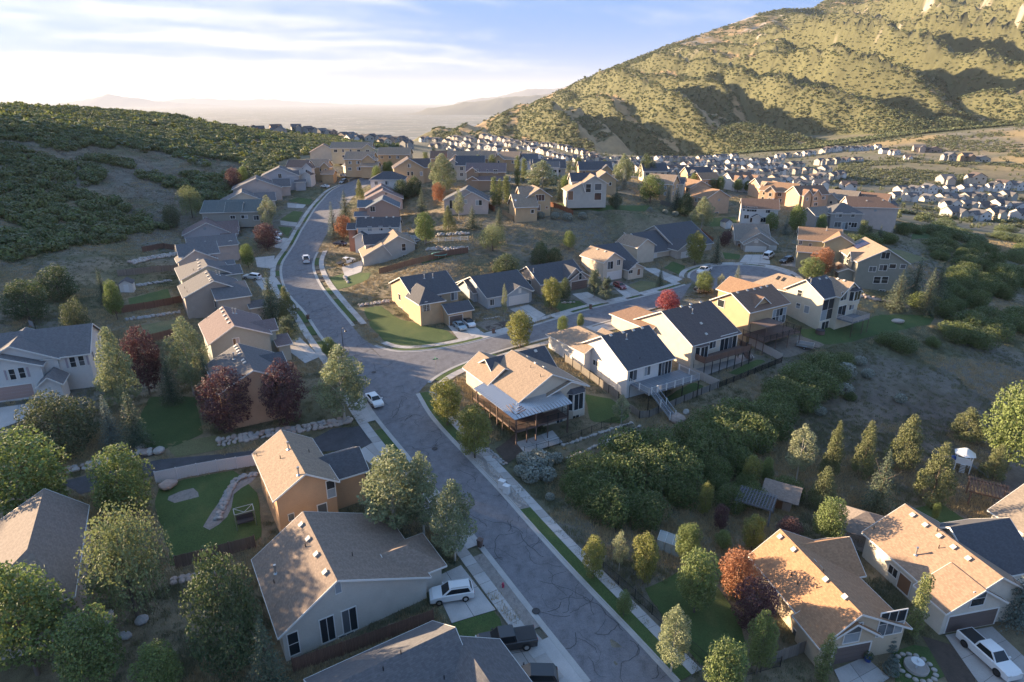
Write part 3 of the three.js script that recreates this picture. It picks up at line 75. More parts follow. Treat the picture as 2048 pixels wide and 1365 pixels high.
[-3.0,4.5,1.571,3.0,2.6,2.6,-2.0,5.1,7.5,0.0,0.0,0,0,0.45]],[["auto",0,"v+"],["auto",0,"u+"],["auto",1,"u+"]]],["U7",-31.7,16.88,-308.05,-0.052,"tan","brown","tan house with dark-shaded gable left of the paired spruces",[[0.0,0.0,0.0,13.0,5.0,5.0,-2.0,5.2,8.4,0.0,0.0,0,0,0.45],[-2.0,4.5,1.571,3.0,2.4,2.4,-2.0,5.1,7.5,0.0,0.0,0,0,0.45],[4.0,4.5,1.571,3.0,2.4,2.4,-2.0,5.1,7.5,0.0,0.0,0,0,0.45]],[["auto",0,"v+"],["auto",0,"u+"],["auto",1,"u+"],["auto",2,"u+"]]],["U8",-12.96,16.45,-312.89,0.07,"brownsiding","tan","brown gabled house directly behind the paired spruces",[[0.0,0.0,0.0,11.0,5.0,5.0,-2.0,5.2,8.4,0.0,0.0,0,0,0.45],[-2.0,4.75,1.571,3.5,2.6,2.6,-2.0,5.1,7.5,0.0,0.0,0,0,0.45]],[["auto",0,"v+"],["auto",0,"u+"],["auto",1,"u+"]]],["U9",-0.82,16.47,-309.44,0.244,"tan","tan","tan house with lit side wall right of the paired spruces",[[0.0,0.0,0.0,10.0,5.0,5.0,-2.0,5.2,8.4,0.0,0.0,0,0,0.45],[-4.0,5.0,1.571,4.0,3.0,3.0,-2.0,5.1,7.5,0.0,0.0,0,0,0.45]],[["auto",0,"v+"],["auto",0,"u+"],["auto",1,"u+"]]],["U10",7.89,15.34,-311.92,-0.035,"white","slate2","white gabled house with slate roof near the tall poplar",[[0.0,0.0,0.0,9.0,5.0,5.0,-2.0,5.2,8.4,0.0,0.0,0,0,0.45],[-3.0,4.5,1.571,3.0,2.2,2.2,-2.0,5.1,7.5,0.0,0.0,0,0,0.45]],[["auto",0,"v+"],["auto",0,"u+"],["auto",1,"u+"]]],["U11",14.45,14.91,-286.24,0.0,"white","slate2","pale house with low grey porch roof behind the broad green tree",[[0.0,0.0,0.0,13.0,5.0,5.0,-2.0,5.2,8.4,0.0,0.0,0,0,0.45],[-2.0,5.5,1.571,5.0,2.6,2.6,-2.0,5.1,7.5,0.0,0.0,0,0,0.45]],[["auto",0,"v+"],["auto",0,"u+"],["auto",1,"u+"]]],["U12",36.58,13.66,-289.92,-0.017,"tan","char","tan house with wide dark roof behind the grassy knoll house",[[0.0,0.0,0.0,15.0,6.0,6.0,-2.0,5.2,8.4,0.0,0.0,0,0,0.45],[4.5,5.5,1.571,3.0,2.6,2.6,-2.0,5.1,7.5,0.0,0.0,0,0,0.45]],[["auto",0,"v+"],["auto",0,"u+"],["auto",1,"u+"]]],["U13",34.99,13.66,-249.6,1.466,"tan","tan","pinkish tan gable house partly hidden by knoll house and poplars",[[0.0,0.0,0.0,9.0,4.6,4.6,-2.0,5.2,8.4,0.0,0.0,0,0,0.45]],[["auto",0,"v+"],["auto",0,"u+"]]],["U14",67.17,11.05,-310.14,-0.052,"cream","char","low dark-roofed house behind leafy trees on the right of the knoll",[[0.0,0.0,0.0,12.0,5.0,5.0,-2.0,5.2,8.4,0.0,0.0,0,0,0.45]],[["auto",0,"v+"],["auto",0,"u+"]]],["U15",59.61,11.69,-255.68,0.524,"tan","tan","tan house with stepped roofs half buried in trees",[[0.0,0.0,0.0,11.0,5.0,5.0,-2.0,5.2,8.4,0.0,0.0,0,0,0.45],[-2.0,5.0,1.571,4.0,3.0,3.0,-2.0,5.1,7.5,0.0,0.0,0,0,0.45]],[["auto",0,"v+"],["auto",0,"u+"],["auto",1,"u+"]]],["U16",15.89,15.42,-280.02,0.0,"greybeige","char","dark roofed house left of the knoll behind conifers",[[0.0,0.0,0.0,14.0,6.0,6.0,-2.0,5.2,8.4,0.0,0.0,0,0,0.45]],[["auto",0,"v+"],["auto",0,"u+"]]],["U17",15.62,17.62,-271.38,0.0,"white","slate2","pale porch-roofed house at the foot of the far subdivision",[[0.0,0.0,0.0,8.0,4.0,4.0,-2.0,4.0,6.0,0.0,0.0,0,0,0.45]],[["auto",0,"v+"],["auto",0,"u+"]]],["U18",-61.07,15.91,-344.39,0.0,"tan","tan","long tan roof house behind the big tan clipped-gable house",[[0.0,0.0,0.0,17.0,6.0,6.0,-2.0,5.2,8.4,0.0,0.0,0,0,0.45]],[["auto",0,"v+"],["auto",0,"u+"]]],["M1",90.07,5.24,-232.87,0.244,"white","brown","white two-storey house with brown roof and long glazed porch",[[0.0,0.0,0.0,13.0,5.2,5.2,-2.0,5.6,8.6,0.0,0.0,0,0,0.45],[-1.0,5.5,1.571,3.0,1.8,1.8,-2.0,2.8,3.9,0.0,0.0,0,"char",0.45]],[["window",0,"v+",-5.93,4.79,-5.23,6.33,2,1,0],["window",0,"v+",-4.52,4.57,-1.24,6.11,4,1,0],["window",0,"v+",1.88,4.31,3.33,5.69,2,1,0],["window",0,"v+",-5.17,2.02,-3.57,3.3,2,1,0],["slider",0,"v+",-2.99,0.77,-1.28,2.49,2,1,0],["window",0,"v+",-1.21,0.96,3.15,2.68,5,1,0],["auto",0,"u+"],["box",0,"v+",-3.84,-1.07],["box",0,"v+",-1.36,-0.87],["box",0,"v+",0.46,-0.65],["box",0,"v+",2.49,-0.49],["box",0,"v+",4.49,-0.15]]],["M2",78.25,4.35,-256.84,1.152,"peach","orange","large peach gable-ended house with tan roof beside the white house",[[0.0,0.0,0.0,13.0,6.2,6.2,-2.0,7.2,10.4,0.0,0.0,0,0,0.45]],[["window",0,"u+",-0.99,-0.02,0.64,1.57,1,1,0],
["oval",0,"u+",-1.24,5.71,0.02,6.87,1,1,0],["auto",0,"v+"]]],["M3",75.88,6.56,-274.49,1.152,"peach","orange","peach house with orange roof, left of the large gable-ended one",[[0.0,0.0,0.0,13.0,5.6,5.6,-2.0,7.0,9.6,0.0,0.0,0,0,0.45]],[["auto",0,"v+"]]],["M4",122.52,2.98,-237.15,0.035,"grey2","slate2","grey two-storey house with hipped slate roof and dark patio doors",[[0.0,0.0,0.0,12.0,5.4,5.4,-2.0,5.6,8.8,5.4,5.4,0,0,0.45],[-9.58,0.9,-0.436,9.0,3.4,4.4,-2.0,4.8,7.4,0.0,0.0,0,"greytan",0.45]],[["window",0,"v+",-3.94,4.31,-1.75,5.81,2,1,0],["window",0,"v+",1.56,4.33,2.85,5.8,1,1,0],["window",0,"v+",-3.9,0.65,-1.54,2.47,2,1,0],["slider",0,"v+",-1.06,-0.14,1.09,2.37,2,1,0],["window",0,"v+",1.08,1.36,2.17,2.38,1,1,0],["window",0,"v+",2.22,0.57,4.24,2.28,2,1,0]]],["M5",137.24,3.16,-245.6,0.209,"pinkgrey","brown","large pale house with brown hipped roof and covered patio at its corner",[[0.0,0.0,0.0,18.0,6.0,6.0,-4.0,6.4,9.6,0.0,6.0,0,0,0.45]],[["auto",0,"u+"],["oval",0,"v+",0.28,4.81,1.31,5.71,1,1,0],["box",0,"v+",-1.91,2.39],["box",0,"v+",3.85,1.89]]],["M6",139.81,3.65,-270.85,0.698,"cream","greytan","tan-grey roofed house with lit gable behind the grey house",[[0.0,0.0,0.0,12.0,5.5,5.5,-2.0,5.2,8.4,0.0,0.0,0,0,0.45],[-3.0,5.5,1.571,4.0,3.0,3.0,-2.0,5.1,7.5,0.0,0.0,0,0,0.45]],[["auto",0,"v+"],["auto",0,"u+"],["auto",1,"u+"]]],["M7",150.36,3.11,-266.36,0.698,"cream","brown","brown roofed house with dark side gable behind the large pale house",[[0.0,0.0,0.0,12.0,5.5,5.5,-2.0,5.2,8.4,0.0,0.0,0,0,0.45],[-3.0,5.5,1.571,4.0,3.0,3.0,-2.0,5.1,7.5,0.0,0.0,0,0,0.45]],[["auto",0,"v+"],["auto",0,"u+"],["auto",1,"u+"]]],["M8",107.23,7.17,-307.18,-0.279,"white","brown","white and terracotta house with three dormer gables facing the sun",[[0.0,0.0,0.0,13.0,5.0,5.0,-2.0,5.2,8.4,0.0,0.0,0,0,0.45],[-4.0,4.75,1.571,3.5,2.2,2.2,-2.0,5.1,7.5,0.0,0.0,0,0,0.45],[0.0,4.75,1.571,3.5,2.2,2.2,-2.0,5.1,7.5,0.0,0.0,0,0,0.45],[5.0,5.5,1.571,5.0,2.4,2.4,-2.0,5.1,7.5,0.0,0.0,0,0,0.45]],[["auto",0,"v+"],["auto",0,"u+"],["auto",1,"u+"],["auto",2,"u+"],["auto",3,"u+"]]],["M9",113.11,6.71,-288.09,-0.244,"peach","tan","peach house with paired gables and tall narrow shrubs",[[0.0,0.0,0.0,12.0,5.0,5.0,-2.0,5.2,8.4,0.0,0.0,0,0,0.45],[-4.0,4.75,1.571,3.5,2.2,2.2,-2.0,5.1,7.5,0.0,0.0,0,0,0.45],[1.0,4.75,1.571,3.5,2.2,2.2,-2.0,5.1,7.5,0.0,0.0,0,0,0.45]],[["auto",0,"v+"],["auto",0,"u+"],["auto",1,"u+"],["auto",2,"u+"]]],["M10",116.55,5.82,-279.05,0.698,"peach","orange","house with broad orange roof and small lit dormer",[[0.0,0.0,0.0,15.0,6.5,6.5,-2.0,5.2,8.4,0.0,0.0,0,0,0.45],[-2.0,6.5,1.571,4.0,2.6,2.6,-2.0,5.1,7.5,0.0,0.0,0,0,0.45]],[["auto",0,"v+"],["auto",0,"u+"],["auto",1,"u+"]]],["M11",122.29,6.07,-266.45,-0.209,"peach","brown","peach house with two bright gable fronts behind bare young trees",[[0.0,0.0,0.0,14.0,5.0,5.0,-2.0,5.2,8.4,0.0,0.0,0,0,0.45],[-4.0,4.75,1.571,3.5,2.2,2.2,-2.0,5.1,7.5,0.0,0.0,0,0,0.45],[-0.0,4.75,1.571,3.5,2.2,2.2,-2.0,5.1,7.5,0.0,0.0,0,0,0.45]],[["auto",0,"v+"],["auto",0,"u+"],["auto",1,"u+"],["auto",2,"u+"]]],["M12",88.84,9.68,-297.25,-0.279,"orange","orange","low orange-roofed house between conifers",[[0.0,0.0,0.0,10.0,4.6,4.6,-2.0,4.2,6.8,0.0,0.0,0,0,0.45]],[["auto",0,"v+"],["auto",0,"u+"]]],["M13",89.39,8.94,-314.94,-0.175,"tan","char","tan house with dark roof and paired dormers left of the dense tree",[[0.0,0.0,0.0,13.0,5.0,5.0,-2.0,5.2,8.4,0.0,0.0,0,0,0.45],[-4.0,4.75,1.571,3.5,2.2,2.2,-2.0,5.1,7.5,0.0,0.0,0,0,0.45]],[["auto",0,"v+"],["auto",0,"u+"],["auto",1,"u+"]]],["M14",65.91,11.66,-266.88,0.349,"cream","char","dark roofed low house at the foot of the orange roofs",[[0.0,0.0,0.0,11.0,5.0,5.0,-2.0,4.0,6.4,0.0,0.0,0,0,0.45]],[["auto",0,"v+"],["auto",0,"u+"]]]],"trees":[["poplar","poplar_tree",-14.08,-2.1,-62.76,12.5,4.21,"tallest pale green poplar right of the orange stucco house"],["poplar","poplar_tree",-10.63,-2.1,-63.04,11.69,2.72,"second tallest pale green poplar right of the orange stucco house"],["poplar","poplar_tree",-6.55,-2.44,-59.01,10.99,2.64,"pale green poplar right of the off-white house"],
["poplar","poplar_tree",-26.37,-0.54,-88.79,13.37,4.26,"pale green poplar right of the peach two-storey house"],["round","leafy_tree",-10.2,-1.05,-88.75,8.47,2.37,"second tallest dense yellow-green tree left of the cream corner house"],["round","leafy_tree",-5.4,-1.82,-80.15,9.07,2.48,"tallest dense yellow-green tree left of the cream corner house"],["round","leafy_tree",1.63,-0.19,-120.34,8.26,2.76,"dense yellow-green tree right of the pale blue-grey single-storey house"],["redtree","red_tree",37.32,-0.34,-144.39,5.36,3.12,"round red-leaved tree left of the cream house"],["plum","plum_tree",-43.08,-0.29,-85.76,10.34,3.99,"purple-leaved plum tree left of the peach two-storey house"],["plum","plum_tree",-35.1,-0.5,-87.74,11.0,3.6,"purple-leaved plum tree right of the peach two-storey house"],["poplar","poplar_tree",-53.43,0.66,-96.08,14.16,3.36,"pale green poplar left of the sage two-storey house"],["spruce","spruce_tree",-55.69,0.69,-93.4,9.09,2.21,"green spruce left of the sage two-storey house"],["spruce","spruce_tree",-49.77,0.47,-93.83,10.25,1.81,"green spruce left of the peach two-storey house"],["poplar","poplar_tree",-60.39,0.76,-88.01,15.22,3.12,"pale green poplar right of the white two-storey house"],["plum","plum_tree",-60.68,0.93,-95.91,12.26,2.85,"purple-leaved plum tree left of the sage two-storey house"],["bluespruce","blue_spruce_tree",-57.21,0.37,-79.54,8.96,1.94,"tallest blue-grey spruce right of the white two-storey house"],["spruce","spruce_tree",-54.05,0.18,-79.86,9.99,2.6,"green spruce right of the white two-storey house"],["maple","leafy_tree",-57.51,-0.47,-63.97,12.07,4.97,"green leafy tree behind the grey-brown shingled house"],["maple","leafy_tree",-46.58,-1.0,-64.48,10.07,3.42,"tallest green leafy tree right of the grey-brown shingled house"],["willow","willow_tree",-38.16,-2.24,-50.23,13.21,3.97,"drooping willow tree right of the grey-brown shingled house"],["maple","leafy_tree",-43.55,-2.25,-43.39,12.32,4.22,"green leafy tree in front of the grey-brown shingled house"],["maple","leafy_tree",-37.24,-2.77,-42.25,8.68,2.98,"second tallest green leafy tree right of the grey-brown shingled house"],["dense","bushy_tree",-26.04,-3.23,-44.53,14.19,2.91,"dark green bushy tree left of the off-white house"],["spruce","spruce_tree",-21.29,-3.51,-41.33,10.73,2.33,"tallest green spruce left of the off-white house"],["maple","leafy_tree",-31.07,-3.15,-41.54,6.44,2.01,"third tallest green leafy tree right of the grey-brown shingled house"],["shrubtree","large_shrub",-63.11,0.61,-77.9,8.97,4.94,"second tallest broad dark shrub right of the white two-storey house"],["shrubtree","large_shrub",-82.16,2.47,-112.51,9.98,2.87,"tallest broad dark shrub right of the white two-storey house"],["spruce","spruce_tree",-54.14,0.51,-135.29,12.61,3.05,"green spruce right of the taupe two-storey house"],["pine","pine_tree",-51.09,0.41,-136.27,8.01,2.28,"bushy pine right of the taupe two-storey house"],["juniper","juniper_tree",-45.36,0.39,-120.55,7.3,3.07,"feathery juniper right of the sage two-storey house"],["maple","leafy_tree",-35.48,0.16,-114.11,4.16,1.56,"green leafy tree right of the peach two-storey house"],["maple","leafy_tree",-77.46,1.1,-181.46,7.13,2.06,"green leafy tree right of the grey-roofed house"],["aspen","aspen_tree",-85.75,4.93,-223.77,11.84,3.54,"tallest slender pale aspen right of the cream house"],["aspen","aspen_tree",-83.95,3.89,-216.42,8.53,2.41,"second tallest slender pale aspen right of the cream house"],["plum","plum_tree",-78.75,1.83,-200.75,9.01,4.19,"purple-leaved plum tree right of the long green-grey roofed single-storey house"],["willow","willow_tree",-115.91,7.32,-230.38,11.53,4.72,"drooping willow tree left of the lavender-grey gabled house"],["shrubtree","large_shrub",-117.44,6.09,-218.51,7.36,3.11,"broad dark shrub left of the lavender-grey gabled house"],["plum","plum_tree",-115.63,11.88,-269.08,9.5,3.34,"purple-leaved plum tree left of the pinkish gabled house"],["maple","leafy_tree",-113.11,12.14,-273.39,9.23,2.54,"green leafy tree left of the pinkish gabled house"],
["spruce","spruce_tree",-110.39,11.8,-272.81,9.22,2.33,"green spruce behind the pinkish gabled house"],["spruce","spruce_tree",-91.82,3.98,-136.29,9.23,1.8,"green spruce left of the pinkish-grey house"],["maple","leafy_tree",-84.57,3.11,-128.37,8.85,1.93,"green leafy tree left of the pinkish-grey house"],["spruce","spruce_tree",-58.92,6.84,-224.91,11.65,3.55,"green spruce left of the house"],["bluespruce","blue_spruce_tree",-58.9,4.31,-207.68,12.89,2.81,"blue-grey spruce left of the white house"],["orangetree","orange_tree",-55.3,4.53,-206.58,7.86,3.29,"rusty orange-leaved tree left of the white house"],["pine","pine_tree",-59.88,11.09,-252.91,7.49,1.97,"bushy pine in front of the small cream front-gabled garage house"],["maple","leafy_tree",-25.47,6.86,-185.11,9.71,3.26,"green leafy tree right of the grey-beige saltbox house"],["willow","willow_tree",-5.59,6.79,-178.71,7.74,4.87,"drooping willow tree right of the pale house"],["poplar","poplar_tree",-25.83,13.99,-238.88,15.36,5.39,"pale green poplar in front of the tan house"],["orangetree","orange_tree",-26.22,12.65,-228.32,7.49,2.68,"rusty orange-leaved tree left of the pale house"],["spruce","spruce_tree",-30.29,10.3,-215.03,10.1,3.21,"green spruce right of the big tan house"],["dense","bushy_tree",-41.51,11.91,-243.15,7.39,4.17,"dark green bushy tree right of the white house"],["dense","bushy_tree",-37.0,13.12,-245.19,7.42,3.43,"dark green bushy tree in front of the big tan house"],["maple","leafy_tree",-55.75,14.06,-267.93,8.22,2.28,"green leafy tree behind the white house"],["pine","pine_tree",-19.6,9.77,-194.73,7.48,2.47,"bushy pine left of the pale house"],["aspen","aspen_tree",-17.04,10.93,-203.8,10.39,2.09,"slender pale aspen in front of the pale house"],["spruce","spruce_tree",-12.2,10.03,-194.95,7.78,3.09,"green spruce in front of the pale house"],["spruce","spruce_tree",-4.03,9.91,-195.59,7.05,2.32,"green spruce right of the pale house"],["column","columnar_tree",-6.09,13.47,-216.18,10.04,1.35,"narrow columnar tree in front of the brown-sided house"],["column","columnar_tree",-4.24,13.66,-217.1,9.1,1.36,"second tallest narrow columnar tree right of the brown-sided house"],["column","columnar_tree",-1.88,14.04,-219.05,9.65,1.54,"tallest narrow columnar tree right of the brown-sided house"],["column","columnar_tree",2.09,16.81,-245.57,11.33,1.52,"narrow columnar tree in front of the tan house"],["column","columnar_tree",4.71,17.11,-254.06,9.26,1.57,"narrow columnar tree in front of the white gabled house"],["poplar","poplar_tree",11.1,16.04,-234.47,11.41,6.55,"pale green poplar in front of the pale house"],["spruce","spruce_tree",16.15,14.88,-220.24,8.69,1.89,"green spruce in front of the dark roofed house"],["maple","leafy_tree",18.57,15.4,-225.0,7.67,2.1,"green leafy tree right of the dark roofed house"],["spruce","spruce_tree",35.33,12.7,-216.8,7.81,1.7,"green spruce right of the pinkish tan gable house"],["poplar","poplar_tree",46.33,13.28,-270.89,13.7,3.98,"pale green poplar right of the pinkish tan gable house"],["bluespruce","blue_spruce_tree",45.36,13.3,-261.23,9.79,2.03,"blue-grey spruce right of the pinkish tan gable house"],["maple","leafy_tree",51.71,10.91,-239.83,10.75,4.87,"tallest green leafy tree left of the tan house"],["dense","bushy_tree",64.18,11.18,-310.43,12.43,4.55,"tallest dark green bushy tree behind the low dark-roofed house"],["bluespruce","blue_spruce_tree",59.1,9.69,-242.96,9.27,1.9,"blue-grey spruce in front of the tan house"],["spruce","spruce_tree",60.85,8.5,-236.4,9.44,3.34,"green spruce left of the peach house"],["poplar","poplar_tree",66.07,4.51,-220.4,12.04,4.2,"pale green poplar in front of the large peach gable-ended house"],["dense","bushy_tree",63.56,7.5,-233.57,8.48,3.31,"dark green bushy tree in front of the peach house"],["shrubtree","large_shrub",35.53,13.14,-220.5,4.07,2.41,"broad dark shrub in front of the pinkish tan gable house"],["maple","leafy_tree",16.76,6.04,-183.39,5.61,2.06,"green leafy tree left of the cream two-storey house"],
["dense","bushy_tree",7.85,4.01,-173.39,6.51,2.8,"tallest dark green bushy tree behind the taupe house"],["dense","bushy_tree",-1.61,3.48,-165.52,5.47,3.5,"dark green bushy tree behind the pale blue-grey single-storey house"],["dense","bushy_tree",11.84,3.77,-174.34,5.0,2.26,"second tallest dark green bushy tree behind the taupe house"],["round","leafy_tree",9.53,-0.16,-145.41,8.33,2.66,"dense yellow-green tree in front of the taupe house"],["dense","bushy_tree",13.31,-0.08,-152.04,6.08,1.63,"dark green bushy tree right of the taupe house"],["juniper","juniper_tree",20.95,-0.07,-155.02,9.14,2.17,"tallest feathery juniper in front of the cream two-storey house"],["juniper","juniper_tree",23.69,-0.13,-152.63,7.25,2.14,"second tallest feathery juniper in front of the cream two-storey house"],["round","leafy_tree",55.41,0.45,-187.75,10.51,3.04,"dense yellow-green tree right of the greige house"],["spruce","spruce_tree",62.12,0.6,-188.4,8.73,2.28,"green spruce left of the greige house"],["plum","plum_tree",70.63,1.74,-207.15,5.49,2.16,"purple-leaved plum tree left of the greige house"],["bluespruce","blue_spruce_tree",59.63,-0.04,-162.25,7.21,2.0,"blue-grey spruce left of the tan house"],["maple","leafy_tree",50.16,-0.14,-158.87,5.9,2.48,"second tallest green leafy tree left of the tan house"],["aspen","aspen_tree",54.33,-0.13,-158.83,5.5,1.31,"slender pale aspen left of the tan house"],["spruce","spruce_tree",40.26,-0.05,-166.19,5.98,1.22,"green spruce right of the cream two-storey house"],["aspen","aspen_tree",-1.72,-0.1,-137.05,8.99,0.8,"slender pale aspen in front of the pale blue-grey single-storey house"],["maple","leafy_tree",10.94,-0.18,-128.63,4.11,1.3,"green leafy tree right of the taupe house"],["maple","leafy_tree",15.0,-0.23,-131.33,3.83,0.88,"green leafy tree left of the white house"],["maple","leafy_tree",82.6,0.51,-169.26,6.47,3.59,"green leafy tree in front of the olive house"],["orangetree","orange_tree",86.32,0.77,-171.45,8.77,3.35,"rusty orange-leaved tree in front of the olive house"],["bluespruce","blue_spruce_tree",88.14,0.5,-169.28,7.58,2.07,"blue-grey spruce right of the olive house"],["orangetree","orange_tree",90.11,0.48,-169.36,4.8,1.38,"rusty orange-leaved tree left of the tall grey-green gabled house"],["spruce","spruce_tree",98.28,-2.77,-154.26,10.75,4.1,"fourth tallest green spruce right of the tall grey-green gabled house"],["spruce","spruce_tree",105.32,-4.02,-153.16,12.92,3.44,"tallest green spruce right of the tall grey-green gabled house"],["spruce","spruce_tree",107.13,-2.7,-161.87,12.89,3.21,"second tallest green spruce right of the tall grey-green gabled house"],["spruce","spruce_tree",112.95,-3.92,-161.32,12.26,3.2,"third tallest green spruce right of the tall grey-green gabled house"],["column","columnar_tree",122.12,1.2,-219.35,7.33,1.92,"narrow columnar tree in front of the large pale house"],["juniper","juniper_tree",123.51,0.88,-217.54,7.11,1.74,"feathery juniper in front of the large pale house"],["spruce","spruce_tree",129.3,0.56,-220.74,6.34,1.59,"green spruce in front of the large pale house"],["spruce","spruce_tree",136.18,0.09,-224.65,6.27,1.79,"green spruce right of the large pale house"],["maple","leafy_tree",91.32,2.99,-222.77,7.56,2.48,"green leafy tree in front of the white two-storey house"],["bluespruce","blue_spruce_tree",96.21,2.85,-221.67,6.66,1.59,"second tallest blue-grey spruce right of the white two-storey house"],["maple","leafy_tree",99.81,2.81,-221.85,10.46,3.17,"green leafy tree in front of the peach house"],["maple","leafy_tree",109.29,2.55,-223.2,7.41,2.13,"green leafy tree left of the grey two-storey house"],["aspen","aspen_tree",136.74,3.68,-287.88,8.36,2.25,"slender pale aspen behind the peach house"],["spruce","spruce_tree",124.51,5.08,-298.41,5.23,3.02,"green spruce behind the house"],["aspen","aspen_tree",18.27,-3.76,-94.11,5.74,1.51,"slender pale aspen in front of the white house"],["aspen","aspen_tree",43.11,-7.07,-82.17,9.99,2.35,"tallest slender pale aspen left of the cream stucco house"],
["pine","pine_tree",49.09,-7.26,-83.83,9.63,1.7,"second tallest bushy pine left of the off-white house"],["pine","pine_tree",54.05,-7.44,-84.1,9.83,1.94,"tallest bushy pine left of the off-white house"],["pine","pine_tree",62.31,-7.68,-87.06,9.45,2.95,"third tallest bushy pine left of the off-white house"],["maple","leafy_tree",79.49,-8.51,-87.79,14.86,4.67,"green leafy tree left of the house corner"],["spruce","spruce_tree",51.29,-7.28,-74.73,10.7,2.82,"second tallest green spruce left of the off-white house"],["pine","pine_tree",60.7,-7.45,-77.34,10.14,2.75,"bushy pine behind the off-white house"],["pine","pine_tree",74.82,-8.17,-84.4,6.22,2.1,"second tallest bushy pine left of the house corner"],["pine","pine_tree",43.98,-7.15,-75.73,6.83,2.28,"bushy pine behind the cream stucco house"],["round","leafy_tree",35.3,-6.8,-79.92,5.79,1.41,"third tallest dense yellow-green tree left of the cream stucco house"],["maple","leafy_tree",37.98,-6.89,-81.09,4.75,1.05,"fifth tallest green leafy tree left of the cream stucco house"],["round","leafy_tree",26.28,-6.23,-72.39,5.68,1.03,"fifth tallest dense yellow-green tree left of the cream stucco house"],["maple","leafy_tree",40.89,-7.05,-67.57,7.08,2.15,"green leafy tree right of the cream stucco house"],["round","leafy_tree",30.39,-6.61,-65.67,5.77,1.53,"fourth tallest dense yellow-green tree left of the cream stucco house"],["plum","plum_tree",35.98,-6.91,-67.89,3.91,1.57,"third tallest purple-leaved plum tree left of the cream stucco house"],["plum","plum_tree",27.68,-6.37,-69.77,3.95,1.13,"second tallest purple-leaved plum tree left of the cream stucco house"],["pine","pine_tree",79.3,-8.48,-97.36,6.34,3.15,"tallest bushy pine left of the house corner"],["aspen","aspen_tree",92.56,-9.32,-102.5,8.27,1.65,"slender pale aspen left of the house corner"],["maple","leafy_tree",58.38,-7.32,-72.97,3.03,0.62,"green leafy tree behind the off-white house"],["round","leafy_tree",9.21,-3.81,-57.63,6.06,1.36,"second tallest dense yellow-green tree left of the cream stucco house"],["aspen","aspen_tree",12.5,-4.34,-59.55,5.78,1.17,"second tallest slender pale aspen left of the cream stucco house"],["round","leafy_tree",14.99,-4.68,-57.81,7.26,1.49,"tallest dense yellow-green tree left of the cream stucco house"],["maple","leafy_tree",11.81,-4.08,-52.24,3.4,0.9,"sixth tallest green leafy tree left of the cream stucco house"],["poplar","poplar_tree",15.37,-4.63,-45.77,8.17,1.93,"pale green poplar left of the cream stucco house"],["maple","leafy_tree",19.43,-5.29,-43.05,7.4,2.05,"third tallest green leafy tree left of the cream stucco house"],["maple","leafy_tree",21.13,-5.68,-62.16,5.98,1.64,"fourth tallest green leafy tree left of the cream stucco house"],["maple","leafy_tree",19.96,-5.49,-54.26,8.26,2.41,"tallest green leafy tree left of the cream stucco house"],["orangetree","orange_tree",25.57,-6.28,-57.35,6.6,2.41,"rusty orange-leaved tree left of the cream stucco house"],["plum","plum_tree",25.74,-6.37,-52.6,6.86,2.42,"tallest purple-leaved plum tree left of the cream stucco house"],["maple","leafy_tree",24.13,-6.06,-46.74,7.72,1.58,"second tallest green leafy tree left of the cream stucco house"],["column","columnar_tree",30.47,-6.75,-46.31,6.4,0.84,"narrow columnar tree in front of the cream stucco house"],["column","columnar_tree",42.8,-7.05,-52.04,8.8,0.91,"narrow columnar tree left of the off-white house"],["bluespruce","blue_spruce_tree",55.53,-7.08,-54.15,8.84,2.43,"blue-grey spruce right of the off-white house"],["maple","leafy_tree",26.73,-6.31,-65.68,2.91,1.14,"seventh tallest green leafy tree left of the cream stucco house"],["dense","bushy_tree",-99.03,4.94,-123.03,8.48,4.11,"dark green bushy tree left of the white two-storey house"],["dense","bushy_tree",-101.29,5.31,-135.78,8.02,4.03,"dark green bushy tree right of the white two-storey house"],["spruce","spruce_tree",-50.84,14.92,-334.95,6.01,2.13,"green spruce behind the big tan house"],["column","columnar_tree",-43.57,15.13,-329.3,8.21,1.86,"narrow columnar tree left of the tan house"],
